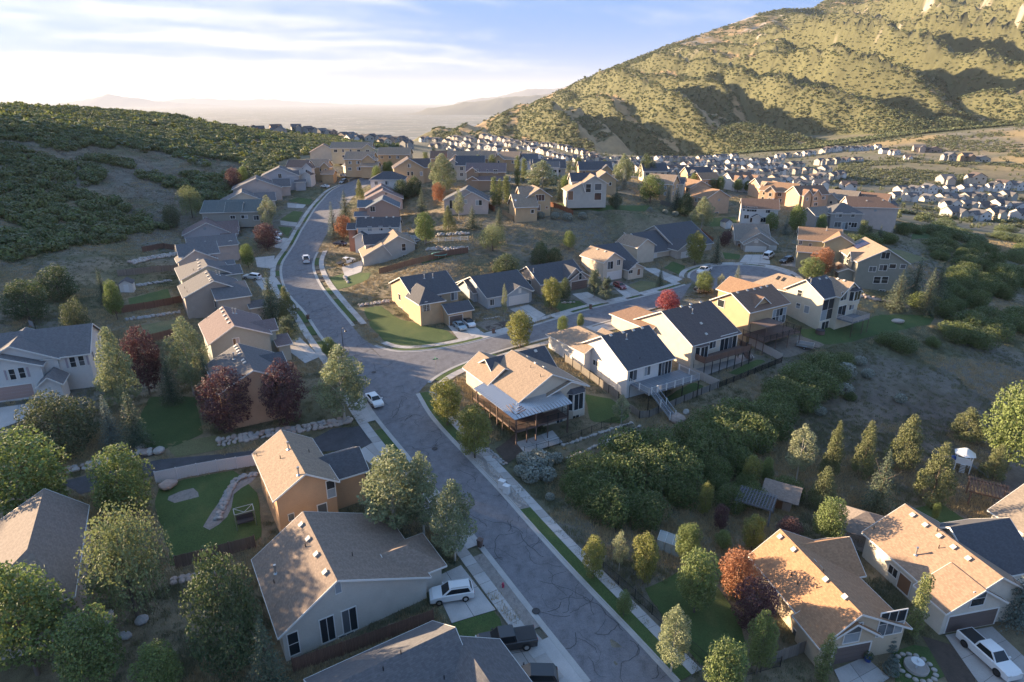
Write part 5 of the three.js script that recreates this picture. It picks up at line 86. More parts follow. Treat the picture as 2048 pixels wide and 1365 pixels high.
"brown board fence behind the tall sunlit poplar"],["plank",1.6,[10.26,-114.13,14.54,-107.64,18.96,-101.51],"horizontal plank fence between cream corner house and white house"],["plank",1.4,[20.34,-98.51,22.24,-95.94,30.27,-102.53,39.03,-109.11],"horizontal plank fence with black posts behind the white house"],["vinylTan",1.7,[32.71,-114.5,36.3,-111.51,39.13,-109.13],"pale vinyl fence between the white house and dark brown roofed house"],["mesh",1.3,[39.23,-109.15,47.34,-115.16,56.14,-121.57],"black mesh fence behind the plank-sided deck"],["vinylTan",1.7,[51.48,-128.15,54.36,-124.84,56.3,-121.99],"pale vinyl fence beside the bare soil yard"],["iron",1.3,[1.88,-83.03,8.52,-87.57,13.58,-91.44,18.27,-95.23],"black iron fence behind the cream corner house patio"],["woodTan",1.6,[-3.12,-209.0,0.32,-203.28],"sunlit tan board fence on the knoll"],["woodRed",1.6,[12.79,-215.09,16.74,-211.4,19.96,-208.07],"red-brown board fence beside grassy knoll"],["woodRed",1.6,[-8.45,-215.81,-5.8,-211.28],"short red-brown board fence beside pale knoll house"],["woodRed",1.6,[65.47,-218.06,67.63,-210.69],"red-brown board fence beside the large dark-roofed greige house"],["woodGrey",1.6,[56.37,-242.88,60.7,-241.52,63.17,-238.19],"grey leaning board fence at the crest of the dry slope"],["wood",1.7,[-20.56,-44.66,-14.88,-47.16,-8.04,-50.33],"dark brown board fence in front of the off-white house"],["woodDark",1.7,[-37.48,-57.02,-33.96,-58.77,-30.08,-60.73],"dark board fence below the left back lawn"],["iron",1.3,[10.57,-59.2,15.28,-52.68,19.55,-46.93],"black iron fence along the sidewalk at lower right"],["rail",1.2,[-25.99,-186.98,-19.01,-184.65,-13.01,-185.37],"white rail fence above the terraced boulders"],["iron",1.3,[22.3,-46.14,27.08,-48.03],"black iron fence beside the grey gate at lower right"],["woodGrey",1.6,[25.77,-47.99,31.38,-50.54],"grey board gate beside orange-roofed house with stored toys"]],"rocks":[[[-43.77,-81.84,-39.58,-84.12,-35.27,-85.68,-29.97,-87.54,-25.42,-89.42],0.75,3,"rockPale","long bank of pale boulders above the dark private lane"],[[-35.1,-74.85,-37.26,-73.88,-37.42,-70.97,-36.84,-67.86,-36.43,-64.98],0.6,2,"rockGrey","curved row of grey boulders in the left back lawn"],[[-60.25,-73.42,-57.78,-74.85,-55.26,-76.97,-50.65,-79.47],0.8,2,"rockPale","pale boulders edging the planting bed at far left"],[[-22.82,-190.04,-17.94,-189.67,-12.7,-190.29],0.9,2,"rockGrey","upper boulder wall on the terraced slope"],[[-24.86,-181.31,-18.53,-179.13,-12.39,-179.87],0.9,2,"rockPale","lower boulder wall on the terraced slope"],[[-35.56,-201.48,-31.88,-196.18,-27.7,-190.8],0.9,3,"rockGrey","dark boulder bank beside the white house with red side"],[[7.74,-86.64,12.59,-89.94,20.45,-95.04],0.5,1,"rockPale","single row of pale stones below the iron fence"],[[8.18,-83.14,13.97,-88.03,21.68,-94.28],0.5,1,"rockPale","scattered lower row of pale stones on the bank"],[[-37.14,-146.03,-33.39,-147.32,-29.92,-148.43],0.7,2,"rockPale","pale boulder wall beside tan stucco corner house"],[[-93.77,-152.31,-89.03,-159.95],0.7,2,"rockGrey","grey boulder wall below the weathered fence"],[[-83.1,-128.54,-78.9,-132.58,-75.53,-137.25],0.7,2,"rockGrey","grey boulder wall below the lower left board fence"],[[-104.92,-170.39,-104.79,-179.62,-102.28,-191.69],0.8,3,"rockPale","pale rock slope below the top left fence"],[[91.4,-159.7,97.25,-157.79,102.69,-155.51],0.9,2,"rockPink","pinkish boulder wall below the tall grey-green house"],[[-3.91,-83.09,-2.51,-81.22,-0.87,-79.36],0.5,2,"rockGrey","small rocks between sidewalk and dark mulch slope"],[[-36.98,-55.07,-34.4,-55.94,-33.01,-56.53],0.6,2,"rockPink","brown boulder wall below the dark board fence"],[[12.19,-150.46,15.72,-150.93],0.7,1,"rockPale","white rocks in the bed before the taupe house"],[[-6.43,-137.58,-2.8,-139.86],0.5,1,"rockPale","white rocks before the pale blue-grey house"],[[-47.18,-172.0,-43.87,-164.11],0.8,1,"rockPale","white rocks in the small front lawn of the saltbox house"]],"bould":[[28.29,-97.1,2.4,"rockPink","large pinkish boulder below the plank fence"],
[27.49,-98.99,1.2,"rockPink","mid-sized boulder behind the large pinkish one"],[30.72,-99.9,1.1,"rockPale","pale boulder right of the large pinkish one"],[94.27,-145.99,2.0,"rockPale","flat boulder on the green lawn edge at right"],[-45.46,-71.37,2.0,"rockPink","broad flat boulder by the white vinyl fence"],[-50.6,-79.09,1.5,"rockPale","pale boulder in the bed beside the lane"],[-53.58,-79.65,1.2,"rockPale","rounded pale boulder left of the larger bed boulder"],[-56.27,-79.64,1.4,"rockPale","pale boulder below the blue spruce"],[-40.91,-49.79,1.3,"rockPale","grey boulder under the willow, upper one"],[-39.72,-46.89,1.5,"rockGrey","grey boulder under the willow, lower one"],[-38.11,-47.87,1.0,"rockGrey","small grey boulder in the wooded lower left"],[-37.48,-49.71,1.2,"rockGrey","grey boulder right of the wooded pair"],[15.28,-88.23,0.9,"rockPale","pale boulder on the bank below the iron fence"],[88.18,-169.99,0.6,"rockPale","small pale rock by the cul-de-sac planting"]],"misc":[["bin",-4.0,-128.32,"brown wheeled bin at kerb before the pale blue-grey house"],["bin",19.0,-145.85,"brown wheeled bin at kerb before the taupe house"],["bin",-3.78,-61.21,"dark wheeled bin at kerb beside poplars"],["bin",-46.52,-136.55,"black wheeled bin at kerb on the left of the street"],["cabinet",-1.36,-73.44,"white utility cabinet on the verge, left one"],["cabinet",-0.74,-72.39,"white utility cabinet on the verge, right one"],["roadsign",0.86,-71.03,"small white square sign by the winding gravel verge"],["streetsign",-14.07,-107.36,"green street name sign at the corner"],["lamp",-33.05,-115.29,"dark curved street lamp beside the left kerb"],["trampoline",-20.37,-174.53,"round trampoline with pale green rim below the boulders"],["trailer",64.08,-128.76,"grey box trailer on bare soil"],["playset",71.65,-87.06,"blue and white play set with slides among trees"],["pergola",33.64,-73.62,"dark lattice pergola in the shade below the oaks"],["pergolaRed",68.48,-77.19,"red-brown pergola at the right edge"],["gazebo",46.03,-68.68,"shingled gazebo behind the orange-roofed house"],["shelter",38.32,-76.23,"small shingled garden shelter beside dark pergola"],["shed",-93.29,-147.98,"small white shed with dark roof in the left back yard"],["shed",77.24,-227.98,"small white shed beside peach gable-ended house"],["fountain",41.09,-48.3,"white tiered fountain in a stone ring"],["greenhouse",19.77,-64.7,"small glass greenhouse beside leafy trees"],["swing",-32.66,-64.6,"canopy swing seat on the left back lawn"],["topiary",39.58,-50.7,"spiral-cut topiary nearest the cream stucco house"],["topiary",38.08,-47.66,"spiral-cut topiary nearest the bottom edge"],["pot",36.59,-49.13,"blue glazed pot by the arched garage"],["parasol",-29.37,-188.22,"closed white parasol beside the saltbox house"],["basketball",-92.15,-115.16,"dark hoop post behind the white shuttered house"],["aircon",-17.05,-142.41,"white air conditioner beside the pale blue-grey house"],["hydrant",-0.98,-55.07,"small red hydrant in the stone bed"],["hottub",70.63,-136.17,"round dark tub beside the tall cream house"]]};

// ---------------------------------------------------------------- helpers
const used = {};
const numbered = (n) => { const k = used[n] = (used[n] ?? -1) + 1; return k ? n + '_' + String(k).padStart(3, '0') : n; };
function tag(o, label, category, group, kind) { if (label) o.userData.label = label; if (category) o.userData.category = category; if (group) o.userData.group = group; if (kind) o.userData.kind = kind; return o; }
const shadow = (o) => { o.castShadow = true; o.receiveShadow = true; return o; };
function top(o, name) { o.name = numbered(name); scene.add(o); return o; }
function thing(name, label, category, group) { return tag(top(new THREE.Group(), name), label, category, group); }
function part(name, geo, mat, parent) { const m = shadow(new THREE.Mesh(geo, mat)); m.name = name; parent.add(m); return m; }
function structure(name, geo, mat) { const m = shadow(new THREE.Mesh(geo, mat)); top(m, name); m.userData.kind = 'structure'; return m; }
const V = (x, y, z) => new THREE.Vector3(x, y, z);

// a bag of faces -> BufferGeometry with flat normals and uv in metres
class Bag {
  constructor() { this.p = []; this.n = []; this.u = []; this.c = null; }
  quad(a, b, c, d, uv) {           // corners in order, counter-clockwise from outside
    this.tri(a, b, c, uv && [uv[0], uv[1], uv[2]]); this.tri(a, c, d, uv && [uv[0], uv[2], uv[3]]);
  }
  tri(a, b, c, uv) {
    const ux = b[0] - a[0], uy = b[1] - a[1], uz = b[2] - a[2], vx = c[0] - a[0], vy = c[1] - a[1], vz = c[2] - a[2];
    let nx = uy * vz - uz * vy, ny = uz * vx - ux * vz, nz = ux * vy - uy * vx; const l = Math.hypot(nx, ny, nz) || 1; nx /= l; ny /= l; nz /= l;
    this.p.push(...a, ...b, ...c); for (let k = 0; k < 3; k++) this.n.push(nx, ny, nz);
    if (uv) for (const q of uv) this.u.push(q[0], q[1]);
    else for (const q of [a, b, c]) { const ax = Math.abs(nx), ay = Math.abs(ny), az = Math.abs(nz); if (ay > ax && ay > az) this.u.push(q[0], q[2]); else if (ax > az) this.u.push(q[2], q[1]); else this.u.push(q[0], q[1]); }
  }
  box(x0, y0, z0, x1, y1, z1) {
    const A = [x0, y0, z0], B = [x1, y0, z0], C = [x1, y1, z0], D = [x0, y1, z0], E = [x0, y0, z1], F = [x1, y0, z1], G = [x1, y1, z1], I = [x0, y1, z1];
    this.quad(E, F, G, I); this.quad(B, A, D, C); this.quad(F, B, C, G); this.quad(A, E, I, D); this.quad(I, G, C, D); this.quad(A, B, F, E); return this;
  }
  bar(a, b, w, h) {                // box beam between two points, w across, h tall
    const d = V(b[0] - a[0], b[1] - a[1], b[2] - a[2]), L = d.length(); d.normalize();
    let s = V(-d.z, 0, d.x); if (s.length() < 1e-4) s = V(1, 0, 0); s.normalize(); const t = new THREE.Vector3().crossVectors(s, d).normalize();
    const q = (e, i, j) => [e[0] + s.x * i * w / 2 + t.x * j * h / 2, e[1] + s.y * i * w / 2 + t.y * j * h / 2, e[2] + s.z * i * w / 2 + t.z * j * h / 2];
    const A = q(a, -1, -1), B = q(a, 1, -1), C = q(a, 1, 1), D = q(a, -1, 1), E = q(b, -1, -1), F = q(b, 1, -1), G = q(b, 1, 1), I = q(b, -1, 1);
    this.quad(A, B, C, D); this.quad(F, E, I, G); this.quad(B, F, G, C); this.quad(E, A, D, I); this.quad(D, C, G, I); this.quad(E, F, B, A); return this;
  }
  get size() { return this.p.length; }
  geo() { const g = new THREE.BufferGeometry(); g.setAttribute('position', new THREE.Float32BufferAttribute(this.p, 3)); g.setAttribute('normal', new THREE.Float32BufferAttribute(this.n, 3)); g.setAttribute('uv', new THREE.Float32BufferAttribute(this.u, 2)); if (this.c) g.setAttribute('color', new THREE.Float32BufferAttribute(this.c, 3)); return g; }
}
const boxGeo = (x0, y0, z0, x1, y1, z1) => new Bag().box(x0, y0, z0, x1, y1, z1).geo();

// ---------------------------------------------------------------- textures and materials
function tex(n, f, srgb = false, m = n) {
  const d = new Uint8Array(n * m * 4);
  for (let j = 0; j < m; j++) for (let i = 0; i < n; i++) { const c = f(i / n, j / m), o = (j * n + i) * 4; d[o] = c[0]; d[o + 1] = c[1]; d[o + 2] = c[2]; d[o + 3] = 255; }
  const t = new THREE.DataTexture(d, n, m); t.wrapS = t.wrapT = THREE.RepeatWrapping; t.magFilter = THREE.LinearFilter; t.needsUpdate = true; if (srgb) t.colorSpace = THREE.SRGBColorSpace; return t;
}
const rep = (t, x, y) => { const c = t.clone(); c.repeat.set(x, y); c.needsUpdate = true; return c; };
const gray = (v) => { const k = Math.max(0, Math.min(255, v * 255)); return [k, k, k]; };
// shingles: 3.2 m of eight courses; tabs of uneven tone
const shingleMap = rep(tex(512, (x, y) => {
  const row = Math.floor(y * 20), off = h2(row, 3) , tab = Math.floor(((x + off) % 1) * 12), tone = h2(row, tab, 7), fx = ((x + off) * 12) % 1, fy = (y * 20) % 1;
  let k = 0.74 + 0.24 * tone + 0.12 * (fbm(x * 64, y * 64, 2, 5, 64) - 0.5) + 0.12 * (fbm(x * 6, y * 6, 3, 9, 6) - 0.5);
  if (fy < 0.12) k *= 0.80; if (fx < 0.05) k *= 0.86; return gray(k);
}), 1 / 3.2, 1 / 3.2);
const stuccoMap = rep(tex(256, (x, y) => gray(0.90 + 0.14 * (fbm(x * 5, y * 5, 3, 21, 5) - 0.5) + 0.12 * (fbm(x * 64, y * 64, 2, 22, 64) - 0.5))), 1 / 5, 1 / 5);
const sidingMap = rep(tex(256, (x, y) => { const f = (y * 12) % 1; return gray((0.93 + 0.08 * (fbm(x * 6, y * 6, 3, 23, 6) - 0.5)) * (f < 0.14 ? 0.78 : 1)); }), 1 / 2.2, 1 / 2.2);
const grainMap = tex(512, (x, y) => gray(0.78 + 0.44 * (fbm(x * 8, y * 8, 3, 31, 8) - 0.5) + 0.42 * (fbm(x * 90, y * 90, 2, 32, 90) - 0.5)));
const concreteMap = rep(tex(512, (x, y) => gray(0.86 + 0.26 * (fbm(x * 6, y * 6, 4, 33, 6) - 0.5) + 0.16 * (fbm(x * 100, y * 100, 2, 34, 100) - 0.5))), 1 / 7, 1 / 7);
const woodMap = rep(tex(256, (x, y) => gray(0.80 + 0.34 * (fbm(x * 40, y * 4, 3, 35, 4) - 0.5) + 0.3 * (h2(Math.floor(x * 14), 1, 5) - 0.5) * 0.7)), 1 / 2, 1 / 2);
const noiseBump = rep(tex(256, (x, y) => gray(fbm(x * 40, y * 40, 3, 41, 40))), 1 / 2, 1 / 2);
const col = (r, g, b) => new THREE.Color().setRGB(r, g, b);
const M = {};
function mat(name, c, o = {}) { return M[name] = new THREE.MeshStandardMaterial({ name, color: col(...c), roughness: 0.9, ...o }); }
const WALL = { cream: [.60, .52, .42], white: [.66, .64, .62], tan: [.50, .36, .22], cream2: [.64, .57, .45], tanst: [.50, .36, .23], bluegrey: [.40, .44, .48], taupe: [.40, .34, .30], greige: [.44, .40, .36], olive: [.36, .33, .22], greygreen: [.26, .26, .22], offwhite: [.56, .52, .46], orange: [.55, .33, .19], cream3: [.54, .44, .32], white2: [.62, .57, .49], sage: [.38, .40, .35], peach: [.54, .37, .25], pinkgrey: [.50, .42, .38], lavender: [.44, .41, .42], olivegrey: [.32, .31, .27], bluegrey2: [.42, .42, .44], greybeige: [.44, .42, .38], mauvebrown: [.36, .26, .22], yellow: [.58, .50, .34], brick: [.36, .18, .13], brownsiding: [.32, .23, .16], grey2: [.34, .33, .32] };
const SIDED = new Set(['bluegrey', 'sage', 'lavender', 'olivegrey', 'bluegrey2', 'mauvebrown', 'brownsiding', 'grey2', 'white']);
const ROOF = { tan: [.30, .225, .165], char: [.085, .085, .095], darkbrown: [.115, .09, .085], brown: [.20, .125, .09], orange: [.31, .19, .115], tanbrown: [.24, .185, .15], orangebr: [.36, .205, .115], tan2: [.31, .21, .145], grey: [.15, .145, .15], slate: [.13, .125, .13], slate2: [.12, .12, .125], greytan: [.22, .185, .155], mauve: [.19, .14, .135], greengrey: [.115, .135, .135], bluegrey: [.12, .14, .165], brownmix: [.22, .18, .155] };
for (const k in WALL) mat('wall_' + k, WALL[k], { map: SIDED.has(k) ? sidingMap : stuccoMap, bumpMap: noiseBump, bumpScale: 0.006 });
for (const k in ROOF) mat('roof_' + k, ROOF[k].map((v) => v * 1.12), { map: shingleMap, bumpMap: shingleMap, bumpScale: 0.012, roughness: 0.95 });
mat('trim', [.68, .66, .63], { roughness: .6 }); mat('brownTrim', [.16, .11, .08]); mat('glass', [.030, .036, .042], { roughness: .06 }); mat('glassPale', [.30, .33, .35], { roughness: .1 }); mat('glassMid', [.11, .12, .13], { roughness: .08 }); mat('glassWarmReflection', [.42, .30, .14], { roughness: .12 });  // the warm pane colour holds a painted reflection
mat('garageWhite', [.62, .60, .58], { roughness: .6 }); mat('garageBrown', [.13, .10, .09], { roughness: .6 }); mat('garagePink', [.40, .27, .24], { roughness: .6 }); mat('doorWood', [.22, .12, .07], { roughness: .5 });
mat('metalPale', [.52, .54, .57], { roughness: .35, metalness: .7 }); mat('galv', [.50, .50, .50], { roughness: .4, metalness: .8 }); mat('black', [.02, .02, .022], { roughness: .5 }); mat('vent', [.50, .47, .43], { roughness: .7 }); mat('solar', [.035, .03, .06], { roughness: .15 }); mat('shutter', [.36, .31, .34]);
mat('asphalt', [.205, .20, .215], { map: rep(grainMap, 1 / 6, 1 / 6), bumpMap: noiseBump, bumpScale: .004 }); mat('asphaltNew', [.085, .085, .095], { map: rep(grainMap, 1 / 6, 1 / 6) }); mat('crack', [.06, .06, .065]);
mat('concrete', [.50, .47, .45], { map: concreteMap }); mat('concreteOld', [.42, .385, .36], { map: concreteMap }); mat('kerb', [.46, .44, .42], { map: concreteMap });
mat('woodFence', [.20, .115, .085], { map: woodMap }); mat('woodRed', [.30, .125, .07], { map: woodMap }); mat('woodGrey', [.26, .23, .20], { map: woodMap }); mat('woodTan', [.40, .27, .16], { map: woodMap }); mat('deckBrown', [.18, .12, .10], { map: woodMap }); mat('deckGrey', [.23, .24, .26], { map: woodMap }); mat('vinyl', [.60, .59, .60], { roughness: .5 }); mat('vinylTan', [.46, .41, .37], { roughness: .6 });
mat('stone', [.40, .36, .33], { map: concreteMap, bumpMap: noiseBump, bumpScale: .02 }); mat('rockPale', [.47, .42, .38], { map: concreteMap, bumpMap: noiseBump, bumpScale: .02 }); mat('rockGrey', [.36, .35, .34], { map: concreteMap, bumpMap: noiseBump, bumpScale: .02 }); mat('rockPink', [.44, .34, .29], { map: concreteMap, bumpMap: noiseBump, bumpScale: .02 });
mat('iron', [.015, .015, .016], { roughness: .6 }); mat('steel', [.55, .55, .55], { metalness: .9, roughness: .35 }); mat('cushion', [.05, .05, .055]); mat('whitePlastic', [.66, .66, .66], { roughness: .5 }); mat('bluePlastic', [.03, .08, .30], { roughness: .4 }); mat('redPlastic', [.40, .05, .10], { roughness: .4 });
const lawnMat = (c) => new THREE.MeshStandardMaterial({ color: col(...c), roughness: 1, map: rep(lawnTex, 1 / 9, 1 / 9), bumpMap: noiseBump, bumpScale: .05 });
const lawnTex = tex(512, (x, y) => { const a = fbm(x * 5, y * 5, 4, 51, 5), f = fbm(x * 110, y * 110, 2, 52, 110), k = 0.70 + 0.5 * (f - .5) + .25 * (a - .5), d = sm(.52, .75, a) * .5; return [255 * Math.min(1, k * mix(.86, 1.15, d)), 255 * Math.min(1, k), 255 * Math.min(1, k * mix(.82, .95, d))]; });
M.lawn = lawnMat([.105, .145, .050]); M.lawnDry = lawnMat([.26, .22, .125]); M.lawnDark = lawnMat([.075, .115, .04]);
mat('mulch', [.095, .07, .055], { map: rep(grainMap, 1 / 3, 1 / 3), bumpMap: noiseBump, bumpScale: .05 }); mat('gravel', [.33, .295, .27], { map: rep(grainMap, 1 / 2, 1 / 2), bumpMap: noiseBump, bumpScale: .06 }); mat('soil', [.25, .205, .165], { map: rep(grainMap, 1 / 4, 1 / 4), bumpMap: noiseBump, bumpScale: .05 });
const leafMat = (name, c) => M[name] = new THREE.MeshPhysicalMaterial({ name, color: col(...c), roughness: .9, vertexColors: true, transmission: .35, thickness: 0, side: THREE.DoubleSide });
leafMat('leaf_maple', [0.169, 0.223, 0.061]); leafMat('leaf_poplar', [0.236, 0.270, 0.142]); leafMat('leaf_aspen', [0.270, 0.290, 0.162]); leafMat('leaf_round', [0.230, 0.236, 0.054]); leafMat('leaf_plum', [0.115, 0.051, 0.054]); leafMat('leaf_redtree', [0.324, 0.061, 0.068]); leafMat('leaf_orangetree', [0.351, 0.149, 0.068]); leafMat('leaf_spruce', [0.088, 0.119, 0.070]); leafMat('leaf_bluespruce', [0.169, 0.209, 0.182]); leafMat('leaf_pine', [0.169, 0.189, 0.074]); leafMat('leaf_column', [0.189, 0.223, 0.074]); leafMat('leaf_willow', [0.203, 0.236, 0.101]); leafMat('leaf_dense', [0.081, 0.115, 0.041]); leafMat('leaf_shrubtree', [0.095, 0.115, 0.054]); leafMat('leaf_juniper', [0.115, 0.149, 0.088]); leafMat('leaf_oak', [0.115, 0.155, 0.041]); leafMat('leaf_sage', [0.270, 0.290, 0.250]); leafMat('leaf_hill', [0.128, 0.155, 0.047]); leafMat('leaf_dry', [0.270, 0.223, 0.176]); leafMat('leaf_mtn', [0.101, 0.124, 0.049]);
mat('bark', [.13, .105, .085]); mat('barkPale', [.42, .39, .34]);

// ---------------------------------------------------------------- terrain
const CTRL = DATA.ctrl, NC = CTRL.length / 3;  // the hill left of the view is unseen, raised to shade the left houses
const solveTPS = (lam) => {
  const n = NC + 3, A = []; const X = [], Zc = [];
  for (let i = 0; i < NC; i++) { X.push(CTRL[i * 3] / 100); Zc.push(CTRL[i * 3 + 2] / 100); }
  for (let i = 0; i < n; i++) A.push(new Float64Array(n + 1));
  for (let i = 0; i < NC; i++) { for (let j = 0; j < NC; j++) A[i][j] = Math.hypot(X[i] - X[j], Zc[i] - Zc[j]) - (i === j ? lam : 0); A[i][NC] = A[NC][i] = 1; A[i][NC + 1] = A[NC + 1][i] = X[i]; A[i][NC + 2] = A[NC + 2][i] = Zc[i]; A[i][n] = CTRL[i * 3 + 1]; }
  for (let k = 0; k < n; k++) {
    let p = k; for (let i = k + 1; i < n; i++) if (Math.abs(A[i][k]) > Math.abs(A[p][k])) p = i;
    [A[k], A[p]] = [A[p], A[k]];
    for (let i = k + 1; i < n; i++) { const f = A[i][k] / A[k][k]; if (f) for (let j = k; j <= n; j++) A[i][j] -= f * A[k][j]; }
  }
  const w = new Float64Array(n); for (let i = n - 1; i >= 0; i--) { let s = A[i][n]; for (let j = i + 1; j < n; j++) s -= A[i][j] * w[j]; w[i] = s / A[i][i]; }
  return { w, X: new Float64Array(X), Z: new Float64Array(Zc) };
};
const TP = solveTPS(0.06);
function rawH(x, z) { const a = x / 100, b = z / 100, { w, X, Z } = TP; let s = w[NC] + w[NC + 1] * a + w[NC + 2] * b; for (let i = 0; i < NC; i++) { const dx = a - X[i], dz = b - Z[i]; s += w[i] * Math.sqrt(dx * dx + dz * dz); } return s; }
const NX0 = -300, NX1 = 330, NZ0 = -360, NZ1 = 20, NS = 2, NW = (NX1 - NX0) / NS + 1, NH = (NZ1 - NZ0) / NS + 1, grid = new Float32Array(NW * NH);
for (let j = 0; j < NH; j++) for (let i = 0; i < NW; i++) grid[j * NW + i] = rawH(NX0 + i * NS, NZ0 + j * NS);
function H(x, z) {                                         // the height of the near ground mesh itself
  const fx = (x - NX0) / NS, fz = (z - NZ0) / NS, i = Math.floor(fx), j = Math.floor(fz);
  if (i < 0 || j < 0 || i >= NW - 1 || j >= NH - 1) return farH(x, z);
  const u = fx - i, v = fz - j, a = grid[j * NW + i], b = grid[j * NW + i + 1], c = grid[(j + 1) * NW + i], d = grid[(j + 1) * NW + i + 1];
  return u + v < 1 ? a + (b - a) * u + (c - a) * v : d + (c - d) * (1 - u) + (b - d) * (1 - v);
}
function farH(x, z) {
  let y = rawH(x, z);
  const e = sm(-1150, -1750, z) * (1 - sm(150, 500, x - (-z - 1150) * 0.2)); y = mix(y, -320, e);
  if (x < -300) y = Math.min(y, 52);
  return y;
}
function sheet(x0, x1, z0, z1, s, f, cf) {
  const w = Math.round((x1 - x0) / s) + 1, h = Math.round((z1 - z0) / s) + 1, p = new Float32Array(w * h * 3), u = new Float32Array(w * h * 2), c = new Float32Array(w * h * 3), ix = [];
  for (let j = 0; j < h; j++) for (let i = 0; i < w; i++) { const o = j * w + i, x = x0 + i * s, z = z0 + j * s, y = f(x, z); p[o * 3] = x; p[o * 3 + 1] = y; p[o * 3 + 2] = z; u[o * 2] = x; u[o * 2 + 1] = z; if (cf) { const k = cf(x, z, y); c[o * 3] = k[0]; c[o * 3 + 1] = k[1]; c[o * 3 + 2] = k[2]; } }
  for (let j = 0; j < h - 1; j++) for (let i = 0; i < w - 1; i++) { const a = j * w + i; ix.push(a, a + w, a + 1, a + 1, a + w, a + w + 1); }
  const g = new THREE.BufferGeometry(); g.setAttribute('position', new THREE.BufferAttribute(p, 3)); g.setAttribute('uv', new THREE.BufferAttribute(u, 2)); if (cf) g.setAttribute('color', new THREE.BufferAttribute(c, 3)); g.setIndex(ix); g.computeVertexNormals(); return g;
}
const C3 = (a, b, t) => [mix(a[0], b[0], t), mix(a[1], b[1], t), mix(a[2], b[2], t)];
const DRY = [.27, .215, .135], GREY = [.20, .185, .15], GREEN = [.115, .125, .055], BROWN = [.165, .125, .105];
function groundColor(x, z) {
  const a = fbm(x * .02 + 5, z * .02, 4, 91), b = fbm(x * .09, z * .09, 3, 92), f = fbm(x * .5, z * .5, 2, 93);
  let c = C3(DRY, GREY, sm(.35, .65, a)); c = C3(c, GREEN, sm(.45, .72, b) * .7);
  const lower = sm(30, 75, x) * sm(-135, -100, z) * (1 - sm(-75, -62, z)); c = C3(c, BROWN, lower * (0.55 + .4 * sm(.3, .7, b)));
  const k = .75 + .5 * f; return [c[0] * k, c[1] * k, c[2] * k];
}
{
  const p = new Float32Array(NW * NH * 3);
  const g = sheet(NX0, NX1, NZ0, NZ1, NS, (x, z) => grid[Math.round((z - NZ0) / NS) * NW + Math.round((x - NX0) / NS)], groundColor);
  structure('ground', g, new THREE.MeshStandardMaterial({ name: 'ground', roughness: 1, vertexColors: true, map: rep(grainMap, 1 / 5, 1 / 5), bumpMap: noiseBump, bumpScale: .08 }));
  // the wider land round it, down to the edge of the bench
  const far = sheet(-1500, 2600, -1900, 140, 20, (x, z) => (x > NX0 + 8 && x < NX1 - 8 && z > NZ0 + 8 && z < NZ1 - 8 ? farH(x, z) - 6 : farH(x, z) - .05), (x, z) => {
    const c = groundColor(x * .5, z * .5), gold = sm(500, 700, x) * sm(-1350, -1250, z) * (1 - sm(-640, -560, z)); const d = C3(c, [.40, .29, .13], gold * sm(.35, .6, fbm(x * .008, z * .008, 3, 95))); return C3(d, [.10, .11, .05], (1 - gold) * .35);
  });
  structure('terrain', far, new THREE.MeshStandardMaterial({ name: 'terrain', roughness: 1, vertexColors: true, map: rep(grainMap, 1 / 30, 1 / 30) }));
}
// ---------------------------------------------------------------- foliage
// leaf-sized faces around given points; tone varies from leaf to leaf
function leaves(list) {                                   // list of [x, y, z, size, tone, ax, ay, az]: a is a direction the face leans to
  const n = list.length, p = new Float32Array(n * 12), nn = new Float32Array(n * 12), c = new Float32Array(n * 12), ix = new Uint32Array(n * 6); const a = V(0, 0, 0), b = V(0, 0, 0), d = V(0, 0, 0);
  for (let i = 0; i < n; i++) {
    const [x, y, z, s, t, ax, ay, az] = list[i]; d.set(rr(-1, 1) + ax, rr(-1, 1) + ay, rr(-1, 1) + az).normalize(); a.set(rr(-1, 1), rr(-1, 1), rr(-1, 1)).cross(d).normalize(); b.crossVectors(d, a);
    const w = s * rr(.75, 1.1), h = s * rr(.55, 1.0), o = i * 12;
    for (let k = 0; k < 4; k++) { const e = [[-1, 0], [0, -1], [1, 0], [0, 1]][k]; p[o + k * 3] = x + a.x * e[0] * w + b.x * e[1] * h; p[o + k * 3 + 1] = y + a.y * e[0] * w + b.y * e[1] * h; p[o + k * 3 + 2] = z + a.z * e[0] * w + b.z * e[1] * h; nn[o + k * 3] = d.x; nn[o + k * 3 + 1] = d.y; nn[o + k * 3 + 2] = d.z; c[o + k * 3] = t; c[o + k * 3 + 1] = t; c[o + k * 3 + 2] = t * rr(.85, 1.1); }
    ix.set([i * 4, i * 4 + 1, i * 4 + 2, i * 4, i * 4 + 2, i * 4 + 3], i * 6);
  }
  const g = new THREE.BufferGeometry(); g.setAttribute('position', new THREE.BufferAttribute(p, 3)); g.setAttribute('normal', new THREE.BufferAttribute(nn, 3)); g.setAttribute('color', new THREE.BufferAttribute(c, 3)); g.setIndex(new THREE.BufferAttribute(ix, 1)); return g;
}
const ball = () => { let x, y, z, l; do { x = rr(-1, 1); y = rr(-1, 1); z = rr(-1, 1); l = Math.hypot(x, y, z); } while (l > 1 || l < .05); const k = Math.pow(l, .35) / l; return [x * k, y * k, z * k]; };
